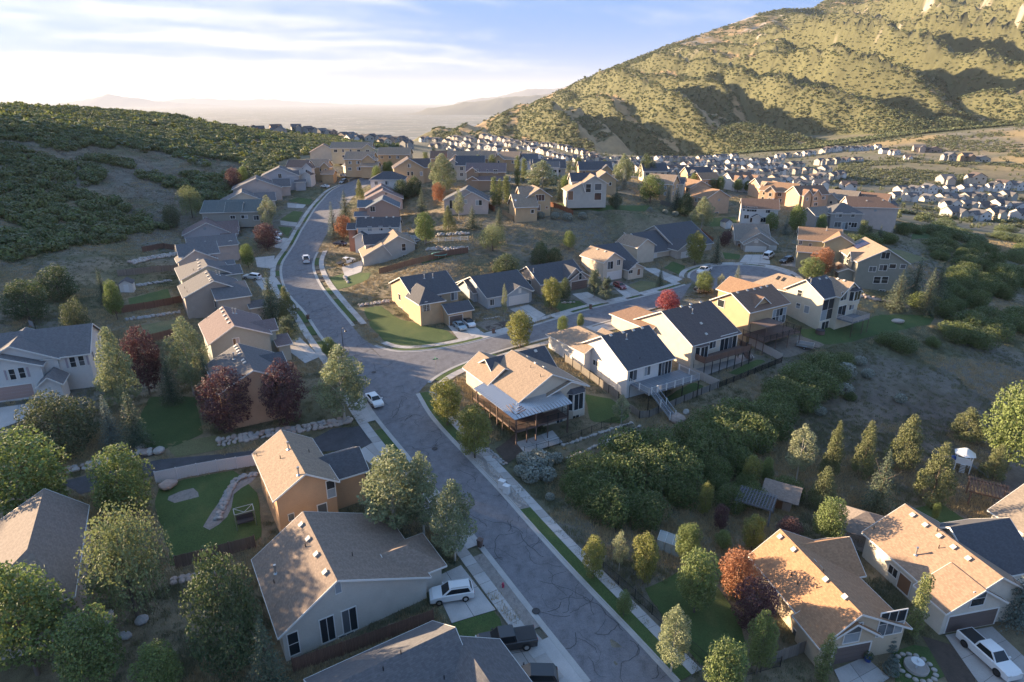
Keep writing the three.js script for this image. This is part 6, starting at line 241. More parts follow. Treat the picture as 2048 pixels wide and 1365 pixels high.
// crown from lobes [x, y, z, rx, ry]; n leaves of size s
function lobed(lobes, n, s, lean = .8) {
  const vol = lobes.map((l) => l[3] * l[3] * l[4]), tot = vol.reduce((a, b) => a + b, 0), out = [];
  lobes.forEach((l, k) => { const m = Math.round(n * (vol[k] / tot)), t0 = rr(.8, 1.15); for (let i = 0; i < m; i++) { const q = ball(), f = rr(.82, 1.1); out.push([l[0] + q[0] * l[3] * f, l[1] + q[1] * l[4] * f, l[2] + q[2] * l[3] * f, s * rr(.7, 1.3), t0 * rr(.78, 1.22), q[0] * lean, q[1] * lean + .25, q[2] * lean]); } });
  return leaves(out);
}
function lobesIn(hgt, R, y0, profile, n, size) {          // lobes strewn inside a body of revolution; profile(t) gives the radius
  const L = []; for (let i = 0; i < n; i++) { const t = (i + .5) / n, r = R * profile(t), a = i * 2.4 + rr(-.4, .4), d = Math.max(0, r - size * R * .55) * rr(.55, 1); const k = size * R * rr(.7, 1.15) * (0.45 + .55 * profile(t)); L.push([Math.cos(a) * d, y0 + (hgt - y0) * t, Math.sin(a) * d, k, k * 1.12]); } return L;
}
function conifer(hgt, R, tiers, per, n, droop, s) {
  const out = []; for (let k = 0; k < tiers; k++) {
    const t = k / tiers, y = hgt * (.06 + .92 * t), r = R * Math.pow(1 - t, .85) * rr(.86, 1.1), nb = Math.max(4, Math.round(per * (1 - t * .6)));
    for (let b = 0; b < nb; b++) { const a = (b + rr(-.3, .3)) / nb * 6.283 + k * 1.3, len = r * rr(.75, 1.12), m = Math.max(3, Math.round(n * len / R)), tn = rr(.78, 1.2); for (let i = 0; i < m; i++) { const f = (i + rr(0, 1)) / m, w = (1 - f * .6) * .22 * len; out.push([Math.cos(a) * len * f - Math.sin(a) * rr(-w, w), y - droop * len * f * f + rr(-.12, .12) * s * 3, Math.sin(a) * len * f + Math.cos(a) * rr(-w, w), s * rr(.6, 1.15), tn * rr(.82, 1.2), Math.cos(a) * .4, .9, Math.sin(a) * .4]); } }
  } return leaves(out);
}
function trunkGeo(hgt, r, limbs, mat0) {
  const gs = [new THREE.CylinderGeometry(r * .35, r, hgt, 7).translate(0, hgt / 2 - .3, 0)]; const q = new THREE.Quaternion();
  for (let i = 0; i < limbs; i++) { const a = i * 2.4, y = hgt * rr(.35, .75), L = hgt * rr(.25, .4), g = new THREE.CylinderGeometry(r * .12, r * .4, L, 5).translate(0, L / 2, 0); q.setFromUnitVectors(V(0, 1, 0), V(Math.cos(a) * .8, 1, Math.sin(a) * .8).normalize()); gs.push(g.applyQuaternion(q).translate(0, y, 0)); }
  return mergeGeometries(gs);
}
// kinds: [reference height, reference radius, crown builder, trunk radius, pale bark]
const egg = (t) => Math.sqrt(Math.max(0, 1 - Math.pow((t - .42) / .60, 2))), tall = (t) => Math.pow(Math.max(0, Math.sin(Math.PI * Math.pow(Math.min(1, t * .93 + .05), .72))), .7), broad = (t) => Math.sqrt(Math.max(0, 1 - Math.pow((t - .45) / .58, 2)));
const KIND = {
  maple: [9, 3.2, () => lobed(lobesIn(8.6, 3.2, 2.2, broad, 30, .40), 8000, .125), .17],
  poplar: [12, 3.2, () => lobed(lobesIn(11.6, 3.2, 2.4, tall, 40, .33), 9000, .12, .5), .18, 1],
  aspen: [10, 2.2, () => lobed(lobesIn(9.7, 2.2, 2.6, tall, 26, .34), 4200, .105, .4), .11, 1],
  round: [8.5, 2.4, () => lobed(lobesIn(8.1, 2.4, 1.5, egg, 36, .38), 7600, .11), .15],
  plum: [9, 3.2, () => lobed(lobesIn(8.6, 3.2, 1.6, broad, 32, .38), 7600, .12), .16],
  redtree: [5.5, 2.9, () => lobed(lobesIn(5.2, 2.9, 1.2, broad, 30, .36), 6000, .11), .13],
  orangetree: [8, 3, () => lobed(lobesIn(7.6, 3, 1.6, broad, 30, .38), 6000, .115), .15],
  spruce: [10, 2.5, () => conifer(10, 2.5, 34, 13, 24, .28, .115), .15],
  bluespruce: [9, 2.3, () => conifer(9, 2.3, 31, 13, 24, .18, .115), .14],
  pine: [8.5, 2.8, () => lobed(lobesIn(8.2, 2.8, .9, (t) => Math.pow(1 - t, .62) * .95 + .12, 46, .32), 7600, .105, .5), .15],
  column: [10, 1.3, () => lobed(lobesIn(9.7, 1.3, .8, (t) => .55 + .45 * Math.sin(Math.PI * Math.min(1, t * .9 + .1)), 28, .55), 4600, .10), .1],
  willow: [9, 4, () => { const L = lobesIn(8.4, 4, 2.6, broad, 24, .42), out = []; for (const l of L) for (let i = 0; i < 10; i++) { const a = rr(0, 6.28), x = l[0] + Math.cos(a) * l[3], z = l[2] + Math.sin(a) * l[3], len = rr(1, 3.2); for (let k = 0; k < 11; k++) out.push([x + rr(-.12, .12) + Math.cos(a) * k * .03, l[1] - len * k / 11, z + rr(-.12, .12),   .11 * rr(.7, 1.3), rr(.75, 1.2), Math.cos(a), .2, Math.sin(a)]); } return mergeGeometries([lobed(L, 4600, .12), leaves(out)]); }, .2],
  dense: [8, 3, () => lobed(lobesIn(7.7, 3, .8, egg, 40, .36), 8200, .11), .16],
  shrubtree: [6, 3.4, () => lobed(lobesIn(5.7, 3.4, .5, broad, 36, .36), 8000, .11), .12],
  juniper: [7, 2.6, () => { const out = []; for (let b = 0; b < 70; b++) { const a = rr(0, 6.28), y0 = rr(.3, 5.2), len = 2.9 * (1 - y0 / 8) * rr(.7, 1.1); for (let i = 0; i < 90; i++) { const f = Math.sqrt(rnd()); out.push([Math.cos(a) * len * f + rr(-.3, .3), y0 + f * len * .62 + rr(-.3, .3), Math.sin(a) * len * f + rr(-.3, .3), .10 * rr(.6, 1.2), rr(.78, 1.2), Math.cos(a) * .6, .6, Math.sin(a) * .6]); } } return leaves(out); }, .12],
};
const protos = {};
function treeProto(kind, v) { const key = kind + v; if (!protos[key]) { const k = KIND[kind]; protos[key] = { crown: k[2](), trunk: trunkGeo(k[0] * .78, k[3], 6) }; } return protos[key]; }
let treeCount = 0;
function tree(kind, name, x, y, z, h, R, label, group) {
  const k = KIND[kind], q = treeProto(kind, treeCount++ % 2), t = thing(name, label, kind === 'shrubtree' ? 'shrub' : 'tree', group); t.position.set(x, y - .05, z); t.rotation.y = rr(0, 6.28); t.scale.set(R / k[1], h / k[0], R / k[1] * rr(.92, 1.08));
  part('trunk', q.trunk, k[4] ? M.barkPale : M.bark, t); part('crown', q.crown, M['leaf_' + kind], t); return t;
}
// a low clump of n leaves for scattering
function clump(n, s, flat = 100) { const out = []; for (let i = 0; i < n; i++) { const q = ball(); out.push([q[0] * .5, Math.max(0.02, .38 + q[1] * .4), q[2] * .5, s * rr(.6, 1.2), rr(.72, 1.28), q[0], q[1] + .3, q[2]]); } return leaves(out); }
function scatter(name, label, category, geo, mat, spots, size, tall = 1, sink = .04) {
  const m = new THREE.InstancedMesh(geo, mat, spots.length), o = new THREE.Object3D(), c = new THREE.Color();
  spots.forEach(([x, y, z], i) => { const s = size(x, z); o.position.set(x, y - sink * s, z); o.rotation.set(0, rnd() * 6.28, 0); o.scale.set(s * rr(.8, 1.25), s * tall * rr(.75, 1.25), s * rr(.8, 1.25)); o.updateMatrix(); m.setMatrixAt(i, o.matrix); const k = rr(.78, 1.2), w = rr(-.1, .12); c.setRGB(k * (1 + w), k, k * (1 - w)); m.setColorAt(i, c); });
  shadow(m); top(m, name); return tag(m, label, category, null, 'stuff');
}
// ---------------------------------------------------------------- mountain, valley, far ranges
// crest of the mountain: points [x, y, z] from its foot at the left to beyond the right edge of the view
const CREST = [[-260, -150, -2300], [-75, -52, -2420], [150, 60, -2520], [390, 165, -2620], [640, 262, -2750], [860, 330, -2880], [1040, 392, -2960], [1140, 412, -3000], [1330, 430, -3130], [1500, 520, -3300], [1800, 640, -3500], [2300, 800, -3700], [3000, 980, -3800], [3900, 1080, -3700], [5200, 1100, -3400]];
function crestAt(x) { let k = 0; while (k < CREST.length - 2 && CREST[k + 1][0] < x) k++; const a = CREST[k], b = CREST[k + 1], t = Math.min(1, Math.max(0, (x - a[0]) / (b[0] - a[0]))); return [mix(a[1], b[1], t), mix(a[2], b[2], t)]; }
function mountainH(x, z) {
  // spurs lean left as they come down, so the crest is read at a point shifted along the fall line
  const foot = -1330 - 40 * Math.sin(x * .004), s0 = x + (-z - 1330) * 0.32, [cy, cz] = crestAt(x + (1 - sm(foot, foot - 1500, z)) * 260);
  const t = (foot - z) / (foot - cz), base = mix(farH(Math.min(Math.max(x, -200), 2500), Math.max(z, -1400)), -55, sm(0, .25, t));
  const along = s0 * 0.0036 + 1.1 * fbm(x * .0011, z * .0011, 3, 101), ridge = 1 - Math.abs(((along % 1) + 1) % 1 * 2 - 1);
  const along2 = s0 * 0.0105 + 1.6 * fbm(x * .003 + 7, z * .003, 3, 102), ridge2 = 1 - Math.abs(((along2 % 1) + 1) % 1 * 2 - 1);
  const tt = Math.max(0, Math.min(t, 1)), rise = Math.pow(tt, 1.15), env = Math.sin(Math.PI * Math.pow(tt, .8)), scale = Math.min(1, Math.max(0.1, (cy + 60) / 620)) * (1 - sm(.78, 1, tt) * .8);
  let y = base + (cy - base) * rise + env * scale * ((ridge - .5) * 250 + (ridge2 - .5) * 105) + env * 60 * (fbm(x * .006, z * .006, 4, 103) - .5) + 26 * env * (fbm(x * .022, z * .022, 3, 104) - .5);
  if (t > 1) y = cy - (t - 1) * 900;
  return y;
}
{
  const W = 1024, Hh = 1024, X0 = -400, X1 = 4400, Z0 = -4100, Z1 = -1250;
  const veg = (x, z) => {
    const n = fbm(x * .004, z * .004, 4, 111), f = fbm(x * .045, z * .045, 3, 112), y = mountainH(x, z), e = mountainH(x + 14, z) - mountainH(x - 14, z), left = sm(700, -100, x);
    return { f, y, k: n * .75 + f * .5 + e * .012 - left * .22, rock: sm(.66, .74, fbm(x * .012 + 4, z * .02, 4, 113)) * sm(150, 320, y) * (1 - sm(520, 760, y) * .4) };
  };
  const map = tex(W, (u, v) => {
    const x = mix(X0, X1, u), z = mix(Z0, Z1, v), q = veg(x, z); let c = C3([.34, .235, .125], [.105, .105, .048], sm(.50, .68, q.k)); c = C3(c, [.40, .345, .28], q.rock * sm(.42, .58, q.f));
    const g = .72 + .56 * fbm(x * .16, z * .16, 2, 114); return c.map((k) => 255 * Math.pow(Math.min(1, k * g), 1 / 2.2));
  }, true, Hh);
  const g = sheet(X0, X1, Z0, Z1, 15, mountainH), uv = g.attributes.uv; for (let i = 0; i < uv.count; i++) uv.setXY(i, (uv.getX(i) - X0) / (X1 - X0), (uv.getY(i) - Z0) / (Z1 - Z0));
  structure('mountain', g, new THREE.MeshStandardMaterial({ name: 'mountain', map, roughness: 1 }));
  // oak brush over it
  const spots = []; const N = 90000;
  for (let i = 0; i < N * 3 && spots.length < N; i++) {
    const z = mix(-1280, -3900, Math.pow(rnd(), 1.5)), x = rr(-0.12 * -z, 0.95 * -z + 150), q = veg(x, z); if (q.k + rr(-.06, .06) < .57 || q.rock > .4 || farH(x, z) > q.y) continue;
    spots.push([x, q.y, z]);
  }
  scatter('mountain_brush', 'dark green oak brush covering the mountain slopes', 'brush', clump(14, .34, 120), M.leaf_mtn, spots, () => rr(3.2, 7.5), .75);
}
{ // valley floor with its grey-green mosaic of towns and fields, out to the horizon
  const valley = tex(1024, (x, y) => {
    const a = fbm(x * 10, y * 10, 4, 121, 10), b = fbm(x * 140, y * 140, 2, 122, 140), c = fbm(x * 30, y * 30, 3, 123, 30); let k = C3([.105, .115, .115], [.20, .19, .17], sm(.4, .7, a) * .7); k = C3(k, [.42, .42, .42], sm(.68, .8, b) * sm(.35, .6, c)); k = C3(k, [.055, .075, .05], sm(.6, .36, c) * .6); return k.map((q) => 255 * Math.pow(q, 1 / 2.2));
  }, true);
  const g = new THREE.PlaneGeometry(150000, 90000); g.rotateX(-Math.PI / 2); const p = g.attributes.uv; for (let i = 0; i < p.count; i++) p.setXY(i, p.getX(i) * 24, p.getY(i) * 14);
  const m = structure('valley_floor', g, new THREE.MeshStandardMaterial({ name: 'valley', map: valley, roughness: 1 })); m.position.set(0, -330, -46500);
  const range = (name, z, pts, depth, c) => {            // a far range: ridge line of [x, height] pulled out into a rough slope
    const x0 = pts[0][0], x1 = pts[pts.length - 1][0], at = (x) => { let k = 0; while (k < pts.length - 2 && pts[k + 1][0] < x) k++; const a = pts[k], b = pts[k + 1]; return mix(a[1], b[1], Math.min(1, Math.max(0, (x - a[0]) / (b[0] - a[0])))); };
    const w = x1 - x0, gg = new THREE.PlaneGeometry(w, depth * 2, 160, 24); gg.rotateX(-Math.PI / 2); const q = gg.attributes.position;
    for (let i = 0; i < q.count; i++) { const x = q.getX(i) + (x0 + x1) / 2, zz = q.getZ(i), t = 1 - Math.abs(zz) / depth; q.setXYZ(i, x, at(x) * Math.pow(Math.max(0, t), .9) + w * .012 * t * (fbm(x / w * 26, zz / depth * 3, 4, 131) - .5) - 6, zz); }
    gg.computeVertexNormals(); const o = structure(name, gg, new THREE.MeshStandardMaterial({ color: col(...c), roughness: 1 })); o.position.set(0, -330, z); return o;
  };
  range('island_range', -48000, [[-33500, 0], [-32000, 260], [-30500, 420], [-28600, 800], [-27000, 620], [-25500, 380], [-22500, 180], [-20000, 0]], 2600, [.14, .13, .12]);
  range('island_range', -60000, [[-33000, 0], [-29000, 620], [-26000, 480], [-21000, 520], [-17000, 200], [-12000, 0]], 3000, [.14, .13, .12]);
  range('far_range', -21000, [[-3300, 0], [-2600, 140], [-1500, 330], [-300, 470], [700, 520], [1600, 600], [2600, 640], [4200, 700], [6500, 600]], 1700, [.13, .12, .085]);
  range('far_range', -38000, [[-4200, 0], [-2200, 480], [-600, 640], [900, 980], [2300, 1010], [4300, 1250], [7000, 1300]], 3000, [.14, .13, .12]);
}
// ---------------------------------------------------------------- houses
const unitPane = boxGeo(-.5, -.5, 0, .5, .5, .02), PANES = [M.glass, M.glass, M.glassMid, M.glass, M.glassPale, M.glass, M.glassMid];
const boxVent = (() => { const b = new Bag(); b.box(-.22, 0, -.22, .22, .2, .22); b.box(-.27, .2, -.27, .27, .24, .27); return b.geo(); })();
const pipeGeo = new THREE.CylinderGeometry(.05, .05, .5, 8).translate(0, .2, 0), flueGeo = mergeGeometries([new THREE.CylinderGeometry(.09, .09, 1.0, 10).translate(0, .45, 0), new THREE.CylinderGeometry(.15, .15, .2, 10).translate(0, 1.0, 0), new THREE.CylinderGeometry(.13, .26, .14, 10).translate(0, .06, 0)]);
const dishGeo = mergeGeometries([new THREE.CylinderGeometry(.03, .03, .8, 6).translate(0, .4, 0), new THREE.SphereGeometry(.55, 14, 6, 0, 6.283, 0, .75).rotateX(2.2).translate(0, 1.05, .25)]);
function placePart(name, geo, m, parent, x, y, z, ry = 0, sx = 1, sy = 1, sz = 1) { const o = part(name, geo, m, parent); o.position.set(x, y, z); o.rotation.y = ry; o.scale.set(sx, sy, sz); return o; }
const GARAGE = { char: 'garageBrown' };

function roofGeo(L, w1, w2, ye, yr, ha, hb, t = .16) {    // two slopes (or hips) with thickness; uv runs along the eaves and up the slope
  const b = new Bag(), a = L / 2, R0 = [-a + ha, yr, 0], R1 = [a - hb, yr, 0], E = { a1: [-a, ye, -w1], b1: [a, ye, -w1], a2: [-a, ye, w2], b2: [a, ye, w2] };
  const s1 = Math.hypot(w1, yr - ye), s2 = Math.hypot(w2, yr - ye);
  b.quad(E.a2, E.b2, R1, R0, [[-a, 0], [a, 0], [R1[0], s2], [R0[0], s2]]); b.quad(E.b1, E.a1, R0, R1, [[a, 0], [-a, 0], [R0[0], s1], [R1[0], s1]]);
  if (ha) b.tri(E.a1, E.a2, R0, [[-w1, 0], [w2, 0], [0, Math.hypot(ha, yr - ye)]]); if (hb) b.tri(E.b2, E.b1, R1, [[w2, 0], [-w1, 0], [0, Math.hypot(hb, yr - ye)]]);
  const dn = (p) => [p[0], p[1] - t, p[2]];
  b.quad(dn(E.b2), dn(E.a2), dn(R0), dn(R1)); b.quad(dn(E.a1), dn(E.b1), dn(R1), dn(R0)); if (ha) b.tri(dn(E.a2), dn(E.a1), dn(R0)); if (hb) b.tri(dn(E.b1), dn(E.b2), dn(R1));
  const edge = (p, q) => b.quad(dn(p), dn(q), q, p); edge(E.a2, E.b2); edge(E.b1, E.a1); if (!ha) { edge(E.a1, R0); edge(R0, E.a2); } else edge(E.a1, E.a2); if (!hb) { edge(E.b2, R1); edge(R1, E.b1); } else edge(E.b2, E.b1);
  return b.geo();
}
function fasciaGeo(L, w1, w2, ye, yr, ha, hb) {           // boards along eaves and rakes, just outside the shingles
  const b = new Bag(), a = L / 2 + .02, d = .10; const e = (p, q) => b.bar([p[0], p[1] - d, p[2]], [q[0], q[1] - d, q[2]], .05, .20);
  e([-a, ye, w2 + .02], [a, ye, w2 + .02]); e([-a, ye, -w1 - .02], [a, ye, -w1 - .02]);
  if (!ha) { e([-a, ye, -w1], [-a, yr, 0]); e([-a, yr, 0], [-a, ye, w2]); } else e([-a, ye, -w1], [-a, ye, w2]); if (!hb) { e([a, ye, -w1], [a, yr, 0]); e([a, yr, 0], [a, ye, w2]); } else e([a, ye, -w1], [a, ye, w2]);
  return b.geo();
}
function wallGeo(L, w1, w2, base, ye, yr, ha, hb, oh) {
  const b = new Bag(), a = L / 2 - oh, z1 = -(w1 - oh), z2 = w2 - oh, k1 = (yr - ye) / w1, k2 = (yr - ye) / w2, t = .17, y1 = ye + oh * k1 - t, y2 = ye + oh * k2 - t, yt = yr - t - .02;
  const hip = ha || hb, P = (x, y, z) => [x, y, z];
  b.quad(P(-a, base, z2), P(a, base, z2), P(a, y2, z2), P(-a, y2, z2)); b.quad(P(a, base, z1), P(-a, base, z1), P(-a, y1, z1), P(a, y1, z1));
  const end = (x, s, gable) => { const q = [P(x, base, z1), P(x, base, z2), P(x, y2, z2), P(x, gable ? yt : y2, 0), P(x, y1, z1)]; if (s > 0) q.reverse(); for (let i = 1; i < 4; i++) b.tri(q[0], q[i], q[i + 1]); };
  end(-a, -1, !ha); end(a, 1, !hb); if (hip) { b.quad(P(-a, y1, z1), P(-a, y2, z2), P(a, y2, z2), P(a, y1, z1)); if (!ha) b.tri(P(-a + .1, y1, z1), P(-a + .1, yt, 0), P(-a + .1, y2, z2)); if (!hb) b.tri(P(a - .1, y1, z1), P(a - .1, yt, 0), P(a - .1, y2, z2)); }
  return b.geo();
}
// frame of a wall side: origin, right-hand direction along the wall and outward normal (in the block's axes)
function side(bk, s) { const [, , , L, w1, w2] = bk, oh = bk[13]; return s === 'v+' ? { n: [0, 1], t: [1, 0], d: w2 - oh } : s === 'v-' ? { n: [0, -1], t: [1, 0], d: w1 - oh } : s === 'u+' ? { n: [1, 0], t: [0, 1], d: L / 2 - oh } : { n: [-1, 0], t: [0, 1], d: L / 2 - oh }; }
function windowPart(bg, bk, sd, s0, y0, s1, y1, c, r, opt = {}) {
  const S = side(bk, sd), w = s1 - s0, h = y1 - y0, f = opt.f ?? Math.min(.10, w * .1), b = new Bag(), d = .07;
  const bar = (a0, b0, a1, b1, dd = d) => b.box(a0, b0, -.02, a1, b1, dd);
  bar(-w / 2 - f, -h / 2 - f, w / 2 + f, -h / 2); bar(-w / 2 - f, h / 2, w / 2 + f, h / 2 + f); bar(-w / 2 - f, -h / 2, -w / 2, h / 2); bar(w / 2, -h / 2, w / 2 + f, h / 2);
  for (let i = 1; i < c; i++) bar(-w / 2 + w * i / c - .03, -h / 2, -w / 2 + w * i / c + .03, h / 2, d - .015); for (let i = 1; i < r; i++) bar(-w / 2, -h / 2 + h * i / r - .025, w / 2, -h / 2 + h * i / r + .025, d - .02);
  const m = part(opt.name ?? 'window', b.geo(), opt.mat ?? M.trim, bg), sm_ = (s0 + s1) / 2; m.position.set(S.n[0] * S.d + S.t[0] * sm_, (y0 + y1) / 2, S.n[1] * S.d + S.t[1] * sm_); m.rotation.y = Math.atan2(S.n[0], S.n[1]);
  for (let i = 0; i < c; i++) for (let j = 0; j < r; j++) placePart('pane', unitPane, opt.glass ?? PANES[Math.floor(rnd() * PANES.length)], m, -w / 2 + w * (i + .5) / c, -h / 2 + h * (j + .5) / r, .003, 0, w / c, h / r, 1);
  return m;
}
function house(rec) {
  const [id, x, y, z, th, wall, roof, label, blocks, feats] = rec;
  const g = thing('house', label, 'house', 'houses of the neighbourhood'); g.position.set(x, y, z); g.rotation.y = -th;
  const frames = blocks.map((bk) => ({ m: new THREE.Matrix4().makeRotationY(-bk[2]).setPosition(bk[0], 0, bk[1]) }));
  const local = (o, k) => { o.applyMatrix4(frames[k].m); return o; };
  blocks.forEach((bk, k) => {
    const [, , , L, w1, w2, base, ye, yr, ha, hb, wl, rf, oh] = bk, e = k * .004;
    const W = part('wall', wallGeo(L - e * 2, w1 - e, w2 - e, base, ye, yr, ha, hb, oh), M['wall_' + (wl || wall)], g); local(W, k);
    const Rf = part('roof', roofGeo(L, w1, w2, ye + e, yr + e, ha, hb), M['roof_' + (rf || roof)], g); local(Rf, k); part('fascia', fasciaGeo(L, w1, w2, ye + e, yr + e, ha, hb), M.trim, Rf);  // on several houses the override paints sunlit slopes tan, shaded ones charcoal
  });
  for (const f of feats) {
    const [kind, bi, sd] = f, bk = blocks[bi]; if (!bk) continue; const [, , , L, w1, w2, base, ye, yr, ha, hb] = bk, oh = bk[13];
    if (kind === 'window' || kind === 'slider') { const m = windowPart(g, bk, sd, f[3], f[4], f[5], f[6], f[7], f[8], kind === 'slider' ? { name: 'sliding_door' } : {}); local(m, bi); }
    else if (kind === 'auto') {
      const half = sd[0] === 'v' ? L / 2 - oh : Math.min(w1, w2) - oh, n = Math.max(1, Math.floor(half * 2 / 3.4)); const storeys = ye > 4.8 ? [ye - 1.9, 1.0] : [Math.max(1, ye - 2.2)];
      for (const yy of storeys) for (let i = 0; i < n; i++) { const s = -half + half * 2 * (i + .5) / n + rr(-.3, .3), w = rr(.7, 1.5); if (yy < 2 && rnd() < .35) continue; local(windowPart(g, bk, sd, s - w / 2, yy, s + w / 2, yy + rr(1, 1.35), w > 1.1 ? 2 : 1, 1, { f: .12 }), bi); }
    } else if (kind === 'garage') {
      const gm = f[9] ? M.garagePink : ['CD1', 'CD3', 'BR1', 'BR2', 'CD8'].includes(id) ? M.garageBrown : M.garageWhite, S = side(bk, sd), w = f[5] - f[3], h = f[6] - f[4], fr = new Bag(), ft = .14;
      fr.box(-w / 2 - ft, -h / 2, -.02, -w / 2, h / 2 + ft, .08); fr.box(w / 2, -h / 2, -.02, w / 2 + ft, h / 2 + ft, .08); fr.box(-w / 2, h / 2, -.02, w / 2, h / 2 + ft, .08);
      const m = part('garage_door', fr.geo(), M.trim, g); m.position.set(S.n[0] * S.d + S.t[0] * (f[3] + f[5]) / 2, (f[4] + f[6]) / 2, S.n[1] * S.d + S.t[1] * (f[3] + f[5]) / 2); m.rotation.y = Math.atan2(S.n[0], S.n[1]);
      const pg = boxGeo(-w / 2, -h / 8 + .012, 0, w / 2, h / 8 - .012, .03); for (let i = 0; i < 4; i++) placePart('panel', pg, gm, m, 0, -h / 2 + h * (i + .5) / 4, .004); local(m, bi);
    } else if (kind === 'door') { const m = windowPart(g, bk, sd, f[3], f[4], f[5], f[6], 1, 1, { name: 'door', glass: M.doorWood }); local(m, bi); }
    else if (kind === 'vent' || kind === 'oval' || kind === 'shutter') {
      const S = side(bk, sd), w = f[5] - f[3], h = f[6] - f[4], sm_ = (f[3] + f[5]) / 2; const geo = kind === 'oval' ? mergeGeometries([new THREE.TorusGeometry(.42, .08, 6, 20), new THREE.CylinderGeometry(.4, .4, .04, 20).rotateX(Math.PI / 2)].map((q) => q.toNonIndexed())) : (() => { const b = new Bag(); if (kind === 'shutter') { b.box(-w / 2, -h / 2, 0, w / 2, h / 2, .05); } else { b.box(-w / 2, -h / 2, -.01, w / 2, h / 2, .02); for (let i = 0; i < 7; i++) b.box(-w / 2 + .06, -h / 2 + h * (i + .25) / 7, .02, w / 2 - .06, -h / 2 + h * (i + .75) / 7, .06); } return b.geo(); })();
      const m = part(kind === 'oval' ? 'oval_window' : kind === 'vent' ? 'gable_vent' : 'shutter', geo, kind === 'shutter' ? M.shutter : kind === 'oval' ? M.glassPale : M.trim, g); m.position.set(S.n[0] * (S.d + .01) + S.t[0] * sm_, (f[4] + f[6]) / 2, S.n[1] * (S.d + .01) + S.t[1] * sm_); m.rotation.y = Math.atan2(S.n[0], S.n[1]); local(m, bi);
    } else if (kind === 'arch') {
      const S = side(bk, sd), w = Math.max(1.5, f[5] - f[3]), h = Math.min(2.0, Math.max(1.5, f[6] - f[4])), sm_ = (f[3] + f[5]) / 2, y0 = Math.min(f[4], ye - h + .2), sh = new THREE.Shape(), ho = new THREE.Path(); const arc = (p, ww, hh) => { p.moveTo(-ww / 2, 0); p.lineTo(ww / 2, 0); p.lineTo(ww / 2, hh * .72); p.absellipse(0, hh * .72, ww / 2, hh * .28, 0, Math.PI, false); p.lineTo(-ww / 2, 0); };
      arc(sh, w + .24, h + .2); arc(ho, w, h); ho.curves.length; const fr = new THREE.ExtrudeGeometry(Object.assign(sh, { holes: [ho] }), { depth: .08, bevelEnabled: false, curveSegments: 10 }); const m = part('arched_window', fr, M.trim, g); m.position.set(S.n[0] * S.d + S.t[0] * sm_, y0, S.n[1] * S.d + S.t[1] * sm_); m.rotation.y = Math.atan2(S.n[0], S.n[1]);
      const pn = new THREE.Shape(); arc(pn, w, h); part('pane', new THREE.ExtrudeGeometry(pn, { depth: .02, bevelEnabled: false, curveSegments: 10 }), M.glass, m); const mu = new Bag(); mu.box(-.05, 0, .02, .05, h, .07); for (let i = 1; i < 5; i++) mu.box(-w / 2, h * i / 5.2 - .015, .02, w / 2, h * i / 5.2 + .015, .045); for (const q of [-w / 4, w / 4]) mu.box(q - .015, 0, .02, q + .015, h * .9, .05); part('muntin', mu.geo(), M.trim, m); local(m, bi);
    } else if (kind === 'bay') {
      const S = side(bk, sd), w = f[5] - f[3], y0 = f[4], y1 = f[6], dp = .75, sm_ = (f[3] + f[5]) / 2, b = new Bag(), i0 = w / 2, i1 = w * .30; const ring = (yy, o = 0) => [[-i0 - o, yy, 0], [-i1 - o * .6, yy, dp + o], [i1 + o * .6, yy, dp + o], [i0 + o, yy, 0]];
      const lo = ring(y0 - .9), mi = ring(y0), hi = ring(y1), cap = ring(y1 + .02, .2); for (let i = 0; i < 3; i++) { b.quad(lo[i], lo[i + 1], mi[i + 1], mi[i]); b.quad(mi[i], mi[i + 1], hi[i + 1], hi[i]); } b.quad(lo[3], lo[2], lo[1], lo[0]);
      const m = part('bay_window', b.geo(), M['wall_' + wall], g), rb = new Bag(), ap = [[-i0 * .7, y1 + .75, -.1], [i0 * .7, y1 + .75, -.1]]; rb.quad(cap[1], cap[2], ap[1], ap[0]); rb.tri(cap[0], cap[1], ap[0]); rb.tri(cap[2], cap[3], ap[1]); rb.quad(cap[3], cap[2], cap[1], cap[0]); part('bay_roof', rb.geo(), M['roof_' + (roof === 'tan' ? 'char' : roof)], m);
      m.position.set(S.n[0] * S.d + S.t[0] * sm_, 0, S.n[1] * S.d + S.t[1] * sm_); m.rotation.y = Math.atan2(S.n[0], S.n[1]);
      for (let i = 0; i < 3; i++) { const p = mi[i], q = mi[i + 1], L2 = Math.hypot(q[0] - p[0], q[2] - p[2]), an = Math.atan2(-(q[2] - p[2]), q[0] - p[0]); const fr = new Bag(), hh = y1 - y0 - .1, ww = L2 - .08; fr.box(-ww / 2, -hh / 2, -.02, ww / 2, -hh / 2 + .1, .05); fr.box(-ww / 2, hh / 2 - .1, -.02, ww / 2, hh / 2, .05); fr.box(-ww / 2, -hh / 2, -.02, -ww / 2 + .1, hh / 2, .05); fr.box(ww / 2 - .1, -hh / 2, -.02, ww / 2, hh / 2, .05); if (i === 1) fr.box(-.04, -hh / 2, -.02, .04, hh / 2, .045); placePart('frame', fr.geo(), M.trim, m, (p[0] + q[0]) / 2, (y0 + y1) / 2, (p[2] + q[2]) / 2, an); placePart('pane', unitPane, M.glass, m, (p[0] + q[0]) / 2, (y0 + y1) / 2, (p[2] + q[2]) / 2, an, ww - .18, hh - .18, .6); } local(m, bi);
    } else if (kind === 'deck' || kind === 'awning' || kind === 'canopy') DECKS.push([g, rec, f]);
    else {
      const w = sd === 'v+' ? w2 : w1, yy = yr - Math.abs(f[4]) * (yr - ye) / w, sl = Math.atan2(yr - ye, w) * (sd === 'v+' ? 1 : -1);
